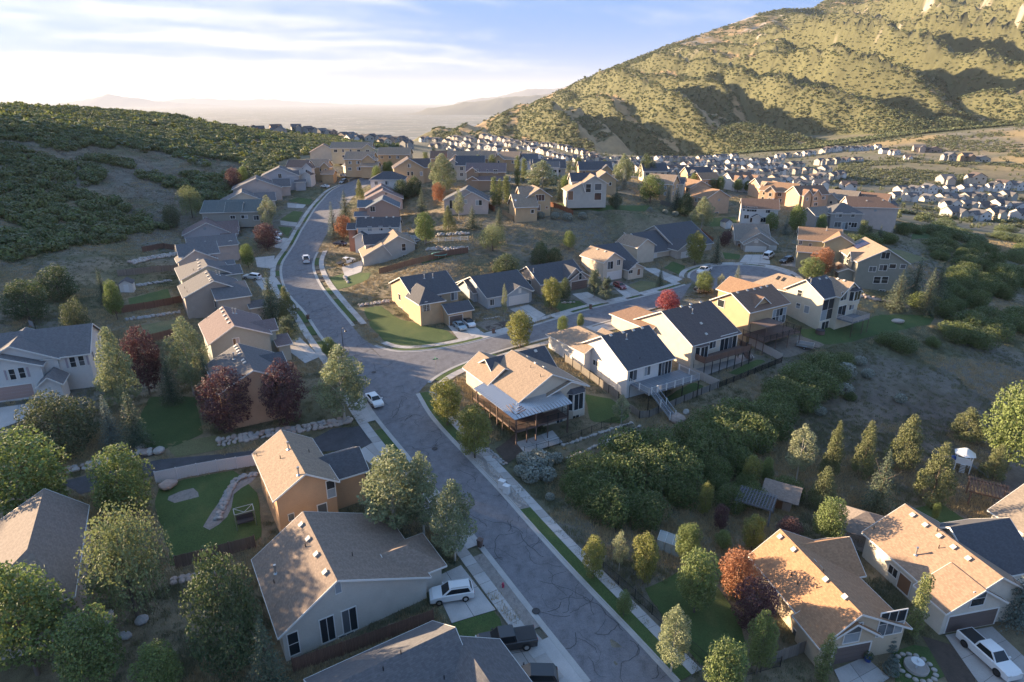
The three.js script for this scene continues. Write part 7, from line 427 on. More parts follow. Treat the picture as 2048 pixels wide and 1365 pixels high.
      if (kind === 'box') { const m = placePart('roof_vent', boxVent, M.vent, g, f[3], yy - .03, f[4]); m.rotation.x = sl; local(m, bi); }
      else if (kind === 'pipe') local(placePart('vent_pipe', pipeGeo, M.black, g, f[3], yy, f[4]), bi);
      else if (kind === 'flue') local(placePart('flue', flueGeo, M.galv, g, f[3], yy, f[4]), bi);
      else if (kind === 'dish') local(placePart('satellite_dish', dishGeo, M.whitePlastic, g, f[3], yy, f[4]), bi);
      else if (kind === 'skylight') { const m = placePart('skylight', boxGeo(-.35, 0, -.6, .35, .12, .6), M.black, g, f[3], yy, f[4]); m.rotation.x = sl; local(m, bi); }
      else if (kind === 'solar') for (let i = 0; i < 4; i++) for (let j = 0; j < 2; j++) { const dv = (j - .5) * 1.75 * Math.cos(sl), m = placePart('solar_panel', boxGeo(-.56, 0, -.84, .56, .05, .84), M.solar, g, f[3] + (i - 1.5) * 1.2, yy + .14 - (j - .5) * 1.75 * Math.sin(Math.abs(sl)), f[4] + dv * (sd === 'v+' ? 1 : -1)); m.rotation.x = sl; local(m, bi); }
    }
  }
  return g;
}
const DECKS = [];
DATA.houses.forEach(house);
// ---------------------------------------------------------------- trees and brush
for (const [kind, name, x, y, z, h, R, label] of DATA.trees) tree(kind, name, x, H(x, z), z, h, R, label, 'garden and street trees');
{
  const geos = [0, 1, 2].map(() => lobed(lobesIn(3.4, 2.9, .35, broad, 26, .42), 6400, .105)), stems = trunkGeo(2.4, .1, 8);
  DATA.oaks.forEach(([x, , z, R, h], i) => { const t = thing('scrub_oak', null, 'shrub', 'oak brush clumps on the slopes'); t.position.set(x, H(x, z) - .1, z); t.rotation.y = rr(0, 6.28); t.scale.set(R / 2.6, h / 2.7, R / 2.6); part('trunk', stems, M.bark, t); part('crown', geos[i % 3], M.leaf_oak, t); t.userData.label = x < 45 && z > -110 ? 'rounded green oak shrub in the thicket below the back decks' : z < -150 ? 'rounded oak shrub on the sunlit slope at the right edge' : 'rounded green oak shrub on the grey-brown slope at right'; });
}
{ // hillside brush at left, dry brush, grass
  const A = [], B = [], Cc = [];
  for (let i = 0; i < 60000 && A.length < 21000; i++) { const z = -rr(60, 760), x = -rr(88, 300) - Math.max(0, (-z - 300)) * .12; const inside = x < -112 - 14 * Math.sin(z * .03) || (z < -300 && x < -125) ; if (!inside || (x > -140 && z > -125 && z < -70)) continue; const n = fbm(x * .03, z * .03, 3, 141), y = H(x, z); if (n > .56) { if (rnd() < .8) B.push([x, y, z]); } else A.push([x, y, z]); }
  scatter('hill_brush', 'green oak brush covering the left hillside', 'brush', clump(170, .095), M.leaf_hill, A, () => rr(2.2, 4.6), .8);
  scatter('dry_brush', 'bare grey-brown brush on the left hillside', 'brush', clump(80, .06), M.leaf_dry, B, () => rr(1.3, 2.6), .7);
  for (let i = 0; i < 2600; i++) { const x = rr(-420, -120), z = -rr(300, 780); Cc.push([x, H(x, z), z]); }
  scatter('ridge_brush', 'dark brush along the far left ridge', 'brush', clump(40, .2), M.leaf_hill, Cc, () => rr(3, 6), .75);
}
// ---------------------------------------------------------------- roads, kerbs, walks, lawns
const busy = new Set(), occupy = (x, z) => busy.add(Math.round(x) * 4096 + Math.round(z)), isBusy = (x, z) => busy.has(Math.round(x) * 4096 + Math.round(z));
const pairs = (a) => { const o = []; for (let i = 0; i < a.length; i += 2) o.push([a[i], a[i + 1]]); return o; };
function lenOf(pl) { let s = 0; const c = [0]; for (let i = 1; i < pl.length; i++) { s += Math.hypot(pl[i][0] - pl[i - 1][0], pl[i][1] - pl[i - 1][1]); c.push(s); } return c; }
function atLen(pl, c, s) { let k = 0; while (k < pl.length - 2 && c[k + 1] < s) k++; const t = (s - c[k]) / ((c[k + 1] - c[k]) || 1); return [mix(pl[k][0], pl[k + 1][0], t), mix(pl[k][1], pl[k + 1][1], t)]; }
function offset(pl, d) { return pl.map((p, i) => { const a = pl[Math.max(0, i - 1)], b = pl[Math.min(pl.length - 1, i + 1)], l = Math.hypot(b[0] - a[0], b[1] - a[1]) || 1; return [p[0] - (b[1] - a[1]) / l * d, p[1] + (b[0] - a[0]) / l * d]; }); }
function smooth(pl, step) { const c = lenOf(pl), L = c[c.length - 1], n = Math.max(2, Math.round(L / step)), q = []; for (let i = 0; i <= n; i++) q.push(atLen(pl, c, L * i / n)); for (let k = 0; k < 2; k++) for (let i = 1; i < q.length - 1; i++) q[i] = [(q[i - 1][0] + 2 * q[i][0] + q[i + 1][0]) / 4, (q[i - 1][1] + 2 * q[i][1] + q[i + 1][1]) / 4]; return q; }
// ribbon of ground between two lines of equal count, laid dy above the land
function ribbon(A, B, n, dy) {
  const m = A.length, p = [], u = [], ix = []; for (let i = 0; i < m; i++) for (let j = 0; j <= n; j++) { const x = mix(A[i][0], B[i][0], j / n), z = mix(A[i][1], B[i][1], j / n); p.push(x, H(x, z) + dy, z); u.push(x, z); if (i && j) { const w = Math.hypot(A[i][0] - B[i][0], A[i][1] - B[i][1]) / n; for (let f = 0; f < 1; f += .2) for (let e = 0; e < 1; e += Math.min(1, .6 / w)) { const k = (j - e) / n; occupy(mix(mix(A[i][0], B[i][0], k), mix(A[i - 1][0], B[i - 1][0], k), f), mix(mix(A[i][1], B[i][1], k), mix(A[i - 1][1], B[i - 1][1], k), f)); } } }
  for (let i = 0; i < m - 1; i++) for (let j = 0; j < n; j++) { const a = i * (n + 1) + j, b = a + n + 1; ix.push(a, b, a + 1, a + 1, b, b + 1); }
  const g = new THREE.BufferGeometry(); g.setAttribute('position', new THREE.Float32BufferAttribute(p, 3)); g.setAttribute('uv', new THREE.Float32BufferAttribute(u, 2)); g.setIndex(ix); g.computeVertexNormals(); if (g.attributes.normal.getY(0) < 0) { for (let i = 0; i < ix.length; i += 3) [ix[i], ix[i + 1]] = [ix[i + 1], ix[i]]; g.setIndex(ix); g.computeVertexNormals(); } return g;
}
function raised(A, B, y0, y1) { for (const q of [...A, ...B]) occupy(q[0], q[1]);                            // a low solid strip: top and both faces
  const b = new Bag(), P = (q, y) => [q[0], H(q[0], q[1]) + y, q[1]]; for (let i = 0; i < A.length - 1; i++) { b.quad(P(A[i], y1), P(A[i + 1], y1), P(B[i + 1], y1), P(B[i], y1)); b.quad(P(A[i], y0), P(A[i + 1], y0), P(A[i + 1], y1), P(A[i], y1)); b.quad(P(B[i + 1], y0), P(B[i], y0), P(B[i], y1), P(B[i + 1], y1)); } return b.geo();
}
function drape(poly, dy, step = 1.6) {                     // polygon laid on the land
  const sh = poly.map(([x, z]) => new THREE.Vector2(x, z)); let tris = THREE.ShapeUtils.triangulateShape(sh, []).map((t) => t.map((k) => [sh[k].x, sh[k].y])); const out = []; const stack = tris;
  while (stack.length) { const [a, b, c] = stack.pop(), d = [Math.hypot(a[0] - b[0], a[1] - b[1]), Math.hypot(b[0] - c[0], b[1] - c[1]), Math.hypot(c[0] - a[0], c[1] - a[1])], m = Math.max(...d); if (m < step) { out.push(a, b, c); continue; } const k = d.indexOf(m), h = (p, q) => [(p[0] + q[0]) / 2, (p[1] + q[1]) / 2]; if (k === 0) { const e = h(a, b); stack.push([a, e, c], [e, b, c]); } else if (k === 1) { const e = h(b, c); stack.push([a, b, e], [a, e, c]); } else { const e = h(c, a); stack.push([a, b, e], [e, b, c]); } }
  const p = [], u = [], nn = []; for (let i = 0; i < out.length; i += 3) { let t = [out[i], out[i + 1], out[i + 2]]; const ar = (t[1][0] - t[0][0]) * (t[2][1] - t[0][1]) - (t[1][1] - t[0][1]) * (t[2][0] - t[0][0]); if (ar > 0) t = [t[0], t[2], t[1]]; occupy((t[0][0] + t[1][0] + t[2][0]) / 3, (t[0][1] + t[1][1] + t[2][1]) / 3); for (const q of t) { occupy(q[0], q[1]); p.push(q[0], H(q[0], q[1]) + dy, q[1]); u.push(q[0], q[1]); const e = .6, nx = H(q[0] - e, q[1]) - H(q[0] + e, q[1]), nz = H(q[0], q[1] - e) - H(q[0], q[1] + e), l = Math.hypot(nx, 2 * e, nz); nn.push(nx / l, 2 * e / l, nz / l); } }
  const g = new THREE.BufferGeometry(); g.setAttribute('position', new THREE.Float32BufferAttribute(p, 3)); g.setAttribute('uv', new THREE.Float32BufferAttribute(u, 2)); g.setAttribute('normal', new THREE.Float32BufferAttribute(nn, 3)); return g;
}
const wobble = (poly, amp = .35, step = 1.5) => { const c = [...poly, poly[0]], L = lenOf(c), T = L[L.length - 1], n = Math.round(T / step), o = []; for (let i = 0; i < n; i++) { const q = atLen(c, L, T * i / n); o.push([q[0] + amp * (vn(i * .7, 1, 201) - .5), q[1] + amp * (vn(i * .7, 9, 202) - .5)]); } return o; };
const roadL = smooth(pairs(DATA.roadL), 3), roadR0 = smooth(pairs(DATA.roadR), 3), sideN = smooth(pairs(DATA.sideN), 3), sideS0 = smooth(pairs(DATA.sideS), 3);
const match = (A, B) => { const c = lenOf(B), L = c[c.length - 1]; return A.map((_, i) => atLen(B, c, L * i / (A.length - 1))); };
structure('road', ribbon(roadL, match(roadL, roadR0), 5, .05), M.asphalt); structure('road', ribbon(sideN, match(sideN, sideS0), 5, .062), M.asphalt);
{ const [x, z, r] = DATA.cds, c = []; for (let i = 0; i < 40; i++) c.push([x + Math.cos(i / 40 * 6.283) * r, z + Math.sin(i / 40 * 6.283) * r]); structure('road', drape(c, .075), M.asphalt); }
structure('lane', drape(pairs(DATA.lane), .06), M.asphaltNew);
// tar-filled cracks wander over the asphalt
{
  const b = new Bag(); for (let k = 0; k < 190; k++) { let t = rr(.02, .62) * (roadL.length - 1), i = Math.floor(t), f = rr(.06, .94), R = match(roadL, roadR0); let x = mix(roadL[i][0], R[i][0], f), z = mix(roadL[i][1], R[i][1], f), a = rr(0, 6.28); const n = Math.floor(rr(5, 16)), w = rr(.015, .045); for (let j = 0; j < n; j++) { a += rr(-.7, .7); const L = rr(.25, .7), x2 = x + Math.cos(a) * L, z2 = z + Math.sin(a) * L, nx = -Math.sin(a) * w, nz = Math.cos(a) * w, P = (u, v) => [u, H(u, v) + .0665, v]; b.quad(P(x + nx, z + nz), P(x2 + nx, z2 + nz), P(x2 - nx, z2 - nz), P(x - nx, z - nz)); x = x2; z = z2; } }
  structure('road_cracks', b.geo(), M.crack);
}
// kerb, gutter, verge and sidewalk beside a line; s runs 0..1 along it, d is the side
const slabCount = { n: 0 };
function verge(line, d, s0, s1, opt) {
  const c = lenOf(line), L = c[c.length - 1], n = Math.max(3, Math.round(L * (s1 - s0) / 1.5)), pts = []; for (let i = 0; i <= n; i++) pts.push(atLen(line, c, L * (s0 + (s1 - s0) * i / n)));
  structure('gutter', ribbon(offset(pts, d * -.1), offset(pts, d * .42), 1, .078), M.kerb); structure('kerb', raised(offset(pts, d * .42), offset(pts, d * .60), -.05, .15), M.kerb);
  for (const [a, b, kind] of opt.strips ?? []) { const i0 = Math.round(a * n), i1 = Math.max(i0 + 1, Math.round(b * n)), q = pts.slice(i0, i1 + 1); if (q.length > 1) structure(kind === 'gravel' ? 'gravel_strip' : kind === 'concrete' ? 'driveway_apron' : 'verge_lawn', ribbon(offset(q, d * .60), offset(q, d * (opt.walk - .02)), 2, .13), kind === 'concrete' ? M.concrete : M[kind]); }
  if (opt.walk) {
    const s = structure('sidewalk', raised(offset(pts, d * (opt.walk + .02)), offset(pts, d * (opt.walk + 1.38)), -.1, .06), M.crack), m = Math.round(L * (s1 - s0) / 1.55), inner = offset(pts, d * opt.walk), outer = offset(pts, d * (opt.walk + 1.4)), ci = lenOf(inner), co = lenOf(outer), Li = ci[ci.length - 1], Lo = co[co.length - 1];
    for (let i = 0; i < m; i++) { const e = .012, a0 = (i + e) / m, a1 = (i + 1 - e) / m, q = [atLen(inner, ci, Li * a0), atLen(inner, ci, Li * a1), atLen(outer, co, Lo * a1), atLen(outer, co, Lo * a0)]; const y = rr(.135, .15); part('slab', raised([q[0], q[1]], [q[3], q[2]], .0, y), rnd() < .25 ? M.concreteOld : M.concrete, s); }
  }
}
verge(roadR0, 1, .02, .262, { walk: 2.2, strips: [[0, .46, 'lawn'], [.46, .72, 'gravel'], [.73, 1, 'lawn']] });
verge(roadR0, 1, .41, .68, { walk: 1.9, strips: [[.05, .30, 'lawn'], [.36, .44, 'lawn'], [.56, .62, 'mulch'], [.68, .74, 'mulch'], [.80, .92, 'lawn']] });
verge(roadL, -1, .02, .255, { walk: 1.9, strips: [[0, .10, 'concrete'], [.12, .30, 'gravel'], [.32, .5, 'concrete'], [.52, .8, 'lawn'], [.84, .97, 'concrete']] });
verge(roadL, -1, .30, .56, { walk: 1.9, strips: [[0, .06, 'lawn'], [.1, .2, 'lawn'], [.28, .36, 'lawn'], [.40, .52, 'lawn'], [.56, .60, 'concrete'], [.62, .66, 'lawn'], [.80, .88, 'lawn']] });
verge(roadL, -1, .56, .96, { walk: 1.7, strips: [[0, .06, 'lawn'], [.12, .24, 'lawn'], [.30, .42, 'lawn'], [.5, .6, 'lawn'], [.70, .8, 'lawn']] });
verge(sideN, -1, .06, .97, { walk: 1.7, strips: [[.05, .28, 'lawn'], [.28, .36, 'concrete'], [.37, .44, 'mulch'], [.5, .56, 'concrete'], [.57, .68, 'lawn'], [.69, .75, 'concrete'], [.77, .81, 'lawn'], [.82, .88, 'concrete'], [.89, .97, 'lawn']] });
verge(sideS0, 1, .06, .95, { walk: 1.7, strips: [[.03, .24, 'lawn'], [.5, .62, 'concrete'], [.7, .78, 'lawn']] });
{ // ring of kerb and walk round the turning circle
  const [x, z, r] = DATA.cds, c = []; for (let i = 0; i <= 26; i++) { const a = mix(-3.05, .62, i / 26); c.push([x + Math.cos(a) * r, z + Math.sin(a) * r]); } verge(c, -1, 0, 1, { walk: 1.5, strips: [[.12, .3, 'lawn'], [.32, .5, 'concrete'], [.52, .6, 'lawn'], [.62, .8, 'concrete']] });
}
for (const [kind, ...pl] of DATA.patch) structure(kind.startsWith('lawn') ? 'lawn' : kind === 'mulch' ? 'planting_bed' : kind === 'soil' ? 'bare_soil' : 'gravel_bed', drape(wobble(pairs(pl)), kind.startsWith('lawn') ? .055 : .075), M[kind]);
for (const [m, q, n, k] of DATA.drive) {
  const P = pairs(q), at = (u, v) => [mix(mix(P[0][0], P[1][0], u), mix(P[3][0], P[2][0], u), v), mix(mix(P[0][1], P[1][1], u), mix(P[3][1], P[2][1], u), v)]; const s = structure('driveway', drape([at(0, 0), at(1, 0), at(1, 1), at(0, 1)], .062), M.crack);
  const W = Math.hypot(P[0][0] - P[1][0], P[0][1] - P[1][1]), Lk = Math.hypot(P[0][0] - P[3][0], P[0][1] - P[3][1]), e = .02 / (W / n), f = .02 / (Lk / k);
  for (let i = 0; i < n; i++) for (let j = 0; j < k; j++) part('slab', drape([at((i + e) / n, (j + f) / k), at((i + 1 - e) / n, (j + f) / k), at((i + 1 - e) / n, (j + 1 - f) / k), at((i + e) / n, (j + 1 - f) / k)], .098 + rr(0, .008)), rnd() < .3 ? M.concreteOld : M[m], s);
}
{ // manhole covers
  const g = mergeGeometries([new THREE.CylinderGeometry(.38, .38, .02, 24), new THREE.TorusGeometry(.40, .035, 6, 28).rotateX(Math.PI / 2)].map((q) => q.toNonIndexed())); const mm = mat('castIron', [.05, .045, .045], { roughness: .7 });
  const R = match(roadL, roadR0); [[.055, .02, 'in the wide driveway apron'], [.13, .1, 'in the apron before the white parked car'], [.185, .55, 'in the street beside the utility cabinets'], [.30, .5, 'in the street at the corner']].forEach(([s, f, w]) => { const i = Math.floor(s * (roadL.length - 1)), x = mix(roadL[i][0], R[i][0], f), z = mix(roadL[i][1], R[i][1], f); const m = shadow(new THREE.Mesh(g, mm)); top(m, 'manhole_cover'); tag(m, 'round dark manhole cover ' + w, 'manhole'); m.position.set(x, H(x, z) + (f < .2 ? .15 : .072), z); });
}
// stones on the gravel verge
{
  const c = lenOf(roadR0), L = c[c.length - 1], sp = []; for (let i = 0; i < 2600; i++) { const s = mix(.02, .262, rr(.46, .72)), q = atLen(roadR0, c, L * s), q2 = atLen(roadR0, c, L * s + .5), dx = q2[0] - q[0], dz = q2[1] - q[1], l = Math.hypot(dx, dz), o = rr(.7, 2.1), w = .45 * Math.sin(s * 260); if (Math.abs(o - 1.4 - w) < .28) continue; const x = q[0] - dz / l * o, z = q[1] + dx / l * o; sp.push([x, H(x, z) + .13, z]); }
  scatter('verge_stones', 'pale loose stones with a winding path on the verge', 'stones', new THREE.IcosahedronGeometry(.5, 0), M.rockPale, sp, () => rr(.10, .24), .7);
}

for (const [, hx, , hz, th, , , , bl] of DATA.houses) for (const b of bl) { const c = Math.cos(th), s = Math.sin(th), c2 = Math.cos(th + b[2]), s2 = Math.sin(th + b[2]), ox = hx + c * b[0] - s * b[1], oz = hz + s * b[0] + c * b[1]; for (let u = -b[3] / 2; u <= b[3] / 2; u += .8) for (let v = -b[4]; v <= b[5]; v += .8) occupy(ox + c2 * u - s2 * v, oz + s2 * u + c2 * v); }
const sageGeo = clump(520, .07), sageStem = new THREE.CylinderGeometry(.03, .05, .4, 5).translate(0, .15, 0);
{ // dry grass and low weeds on the open ground
  const blade = (n, hgt, w) => { const b = new Bag(); b.c = []; for (let i = 0; i < n; i++) { const a = rr(0, 6.28), x = rr(-.4, .4), z = rr(-.4, .4), l = rr(.4, 1) * hgt, lean = rr(.1, .5) * l, dx = Math.cos(a), dz = Math.sin(a); b.tri([x - dz * w, 0, z + dx * w], [x + dz * w, 0, z - dx * w], [x + dx * lean, l, z + dz * lean]); const k = rr(.75, 1.25); for (let q = 0; q < 3; q++) b.c.push(k, k, k); } return b.geo(); };
  const A = [], B = []; for (let i = 0; i < 260000 && A.length + B.length < 95000; i++) { const z = -mix(32, 330, Math.pow(rnd(), 1.25)), x = rr(-.86, .86) * -z * 1.05; if (x < -150 || isBusy(x, z)) continue; const n = fbm(x * .07, z * .07, 3, 161), p = [x, H(x, z), z]; if (n > .47) A.push(p); else if (n > .36 || rnd() < .25) B.push(p); }
  const gm = (name, c) => new THREE.MeshStandardMaterial({ name, color: col(...c), roughness: 1, vertexColors: true, side: THREE.DoubleSide });
  scatter('dry_grass', 'dry tan grass on the open slopes between lots', 'grass', blade(22, .42, .022), gm('dryGrass', [.36, .29, .17]), A, () => rr(.7, 1.5), 1, 0); scatter('green_weeds', 'grey-green weeds on the open ground', 'weeds', blade(22, .30, .028), gm('weeds', [.17, .175, .10]), B, () => rr(.7, 1.5), 1, 0);
}
for (const [x, z, R] of DATA.sage) { const t = thing('sagebrush', x < 20 ? 'silvery sagebrush mound beside the iron-fenced patio' : z < -150 ? 'silvery sagebrush mound on the knoll crest' : 'silvery sagebrush mound on the grey-brown slope', 'shrub', 'sagebrush mounds'); t.position.set(x, H(x, z) - .05, z); t.rotation.y = rr(0, 6.28); t.scale.setScalar(R); part('trunk', sageStem, M.bark, t); part('crown', sageGeo, M.leaf_sage, t); }
// ---------------------------------------------------------------- fences, rocks
const FM = { vinyl: 'vinyl', wood: 'woodFence', woodGrey: 'woodGrey', woodTan: 'woodTan', woodRed: 'woodRed', plank: 'woodGrey', vinylTan: 'vinylTan', woodDark: 'deckBrown', mesh: 'iron', iron: 'iron', rail: 'whitePlastic' };
for (const [kind, hgt, pl, label] of DATA.fence) {
  const P = pairs(pl), c = lenOf(P), L = c[c.length - 1], n = Math.max(1, Math.round(L / 2.4)), f = thing('fence', label, 'fence', 'fences between the lots'), o = P[0]; f.position.set(o[0], H(o[0], o[1]), o[1]); const y00 = f.position.y, m = M[FM[kind]], pm = kind === 'plank' || kind === 'mesh' ? M.black : m;
  const at = (s) => { const q = atLen(P, c, s); return [q[0] - o[0], H(q[0], q[1]) - y00, q[1] - o[1]]; };
  for (let i = 0; i <= n; i++) { const q = at(L * i / n), w = kind === 'iron' ? .04 : .065; part('post', boxGeo(q[0] - w, q[1] - .4, q[2] - w, q[0] + w, q[1] + hgt + .1, q[2] + w), pm, f); }
  for (let i = 0; i < n; i++) {
    const a = at(L * (i + .02) / n), b = at(L * (i + .98) / n), bag = new Bag(), up = (q, y) => [q[0], q[1] + y, q[2]], len = Math.hypot(b[0] - a[0], b[2] - a[2]), lerp = (t, y) => [mix(a[0], b[0], t), mix(a[1], b[1], t) + y, mix(a[2], b[2], t)];
    if (kind === 'plank') { for (let k = 0; k < 7; k++) part('board', new Bag().bar(up(a, .16 + k * hgt / 7.2), up(b, .16 + k * hgt / 7.2), .03, hgt / 7.2 - .03).geo(), m, f); continue; }
    if (kind === 'rail') { for (let k = 0; k < 3; k++) part('rail', new Bag().bar(up(a, .3 + k * .4), up(b, .3 + k * .4), .04, .12).geo(), m, f); continue; }
    if (kind === 'iron' || kind === 'mesh') { bag.bar(up(a, .15), up(b, .15), .03, .04); bag.bar(up(a, hgt - .05), up(b, hgt - .05), .03, .04); const pn = Math.round(len / (kind === 'mesh' ? .07 : .13)); for (let k = 1; k < pn; k++) { const q = lerp(k / pn, 0); bag.box(q[0] - .009, q[1] + .1, q[2] - .009, q[0] + .009, q[1] + hgt, q[2] + .009); } part('picket_panel', bag.geo(), m, f); continue; }
    const nb = Math.max(4, Math.round(len / .15)), dx = (b[0] - a[0]) / len, dz = (b[2] - a[2]) / len; for (let k = 0; k < nb; k++) { const q0 = lerp((k + .04) / nb, 0), q1 = lerp((k + .96) / nb, 0), t = kind === 'vinyl' || kind === 'vinylTan' ? 0 : rr(-.03, .03), e = k % 2 ? .011 : .017, nx = -dz * e, nz = dx * e, Q = (q, s, y) => [q[0] + nx * s, q[1] + y, q[2] + nz * s]; const A = Q(q0, 1, .04), B = Q(q1, 1, .04), C = Q(q1, 1, hgt + t), D = Q(q0, 1, hgt + t), E = Q(q0, -1, .04), F2 = Q(q1, -1, .04), G2 = Q(q1, -1, hgt + t), I2 = Q(q0, -1, hgt + t); bag.quad(A, B, C, D); bag.quad(F2, E, I2, G2); bag.quad(D, C, G2, I2); }
    if (kind.startsWith('vinyl')) { bag.bar(up(a, .12), up(b, .12), .05, .14); bag.bar(up(a, hgt - .04), up(b, hgt - .04), .05, .14); }
    part('panel', bag.geo(), m, f);
  }
}
const rockGeos = [0, 1, 2, 3, 4].map((k) => { const g = new THREE.IcosahedronGeometry(.5, 1).toNonIndexed(), p = g.attributes.position; for (let i = 0; i < p.count; i++) { const x = p.getX(i), y = p.getY(i), z = p.getZ(i), r = 1 + .42 * (fbm(x * 2.2 + k * 7, y * 2.2 + z * 2.1, 2, 211 + k) - .5) + .2 * (vn(x * 5 + z * 3, y * 5, 231 + k) - .5); p.setXYZ(i, x * r * 1.15, y * r * .8, z * r); } g.computeVertexNormals(); return g; });
for (const [pl, size, rows, m, label] of DATA.rocks) {
  const P = pairs(pl), c = lenOf(P), L = c[c.length - 1], n = Math.min(48, Math.max(4, Math.round(L / (size * 1.02)))), w = thing('rock_wall', label, 'rocks', 'boulder walls and banks'), o = P[0], y0 = H(o[0], o[1]); w.position.set(o[0], y0, o[1]);
  for (let k = 0; k < rows; k++) for (let i = 0; i < n; i++) { const s = L * (i + .5 + rr(-.25, .25)) / n, q = atLen(P, c, s), q2 = atLen(P, c, Math.min(L, s + .4)), d = Math.hypot(q2[0] - q[0], q2[1] - q[1]) || 1, back = (k - (rows - 1) / 2) * size * .8 + rr(-.15, .15) * size, x = q[0] + (q2[1] - q[1]) / d * back, z = q[1] - (q2[0] - q[0]) / d * back, r = part('rock', rockGeos[Math.floor(rnd() * 5)], rnd() < .7 ? M[m] : M[['rockPale', 'rockGrey', 'rockPink'][Math.floor(rnd() * 3)]], w), z2 = size * rr(.7, 1.35); r.position.set(x - o[0], H(x, z) - y0 + size * (.22 + .14 * k), z - o[1]); r.rotation.set(rr(-.4, .4), rr(0, 6.28), rr(-.4, .4)); r.scale.set(z2 * rr(.9, 1.3), z2 * rr(.7, 1), z2); }
}
for (const [x, z, s, m, label] of DATA.bould) { const r = shadow(new THREE.Mesh(rockGeos[Math.floor(rnd() * 5)], M[m])); top(r, 'boulder'); tag(r, label, 'boulder'); r.position.set(x, H(x, z) + s * .2, z); r.rotation.set(rr(-.2, .2), rr(0, 6.28), rr(-.2, .2)); r.scale.set(s * 1.25, s * .8, s); }
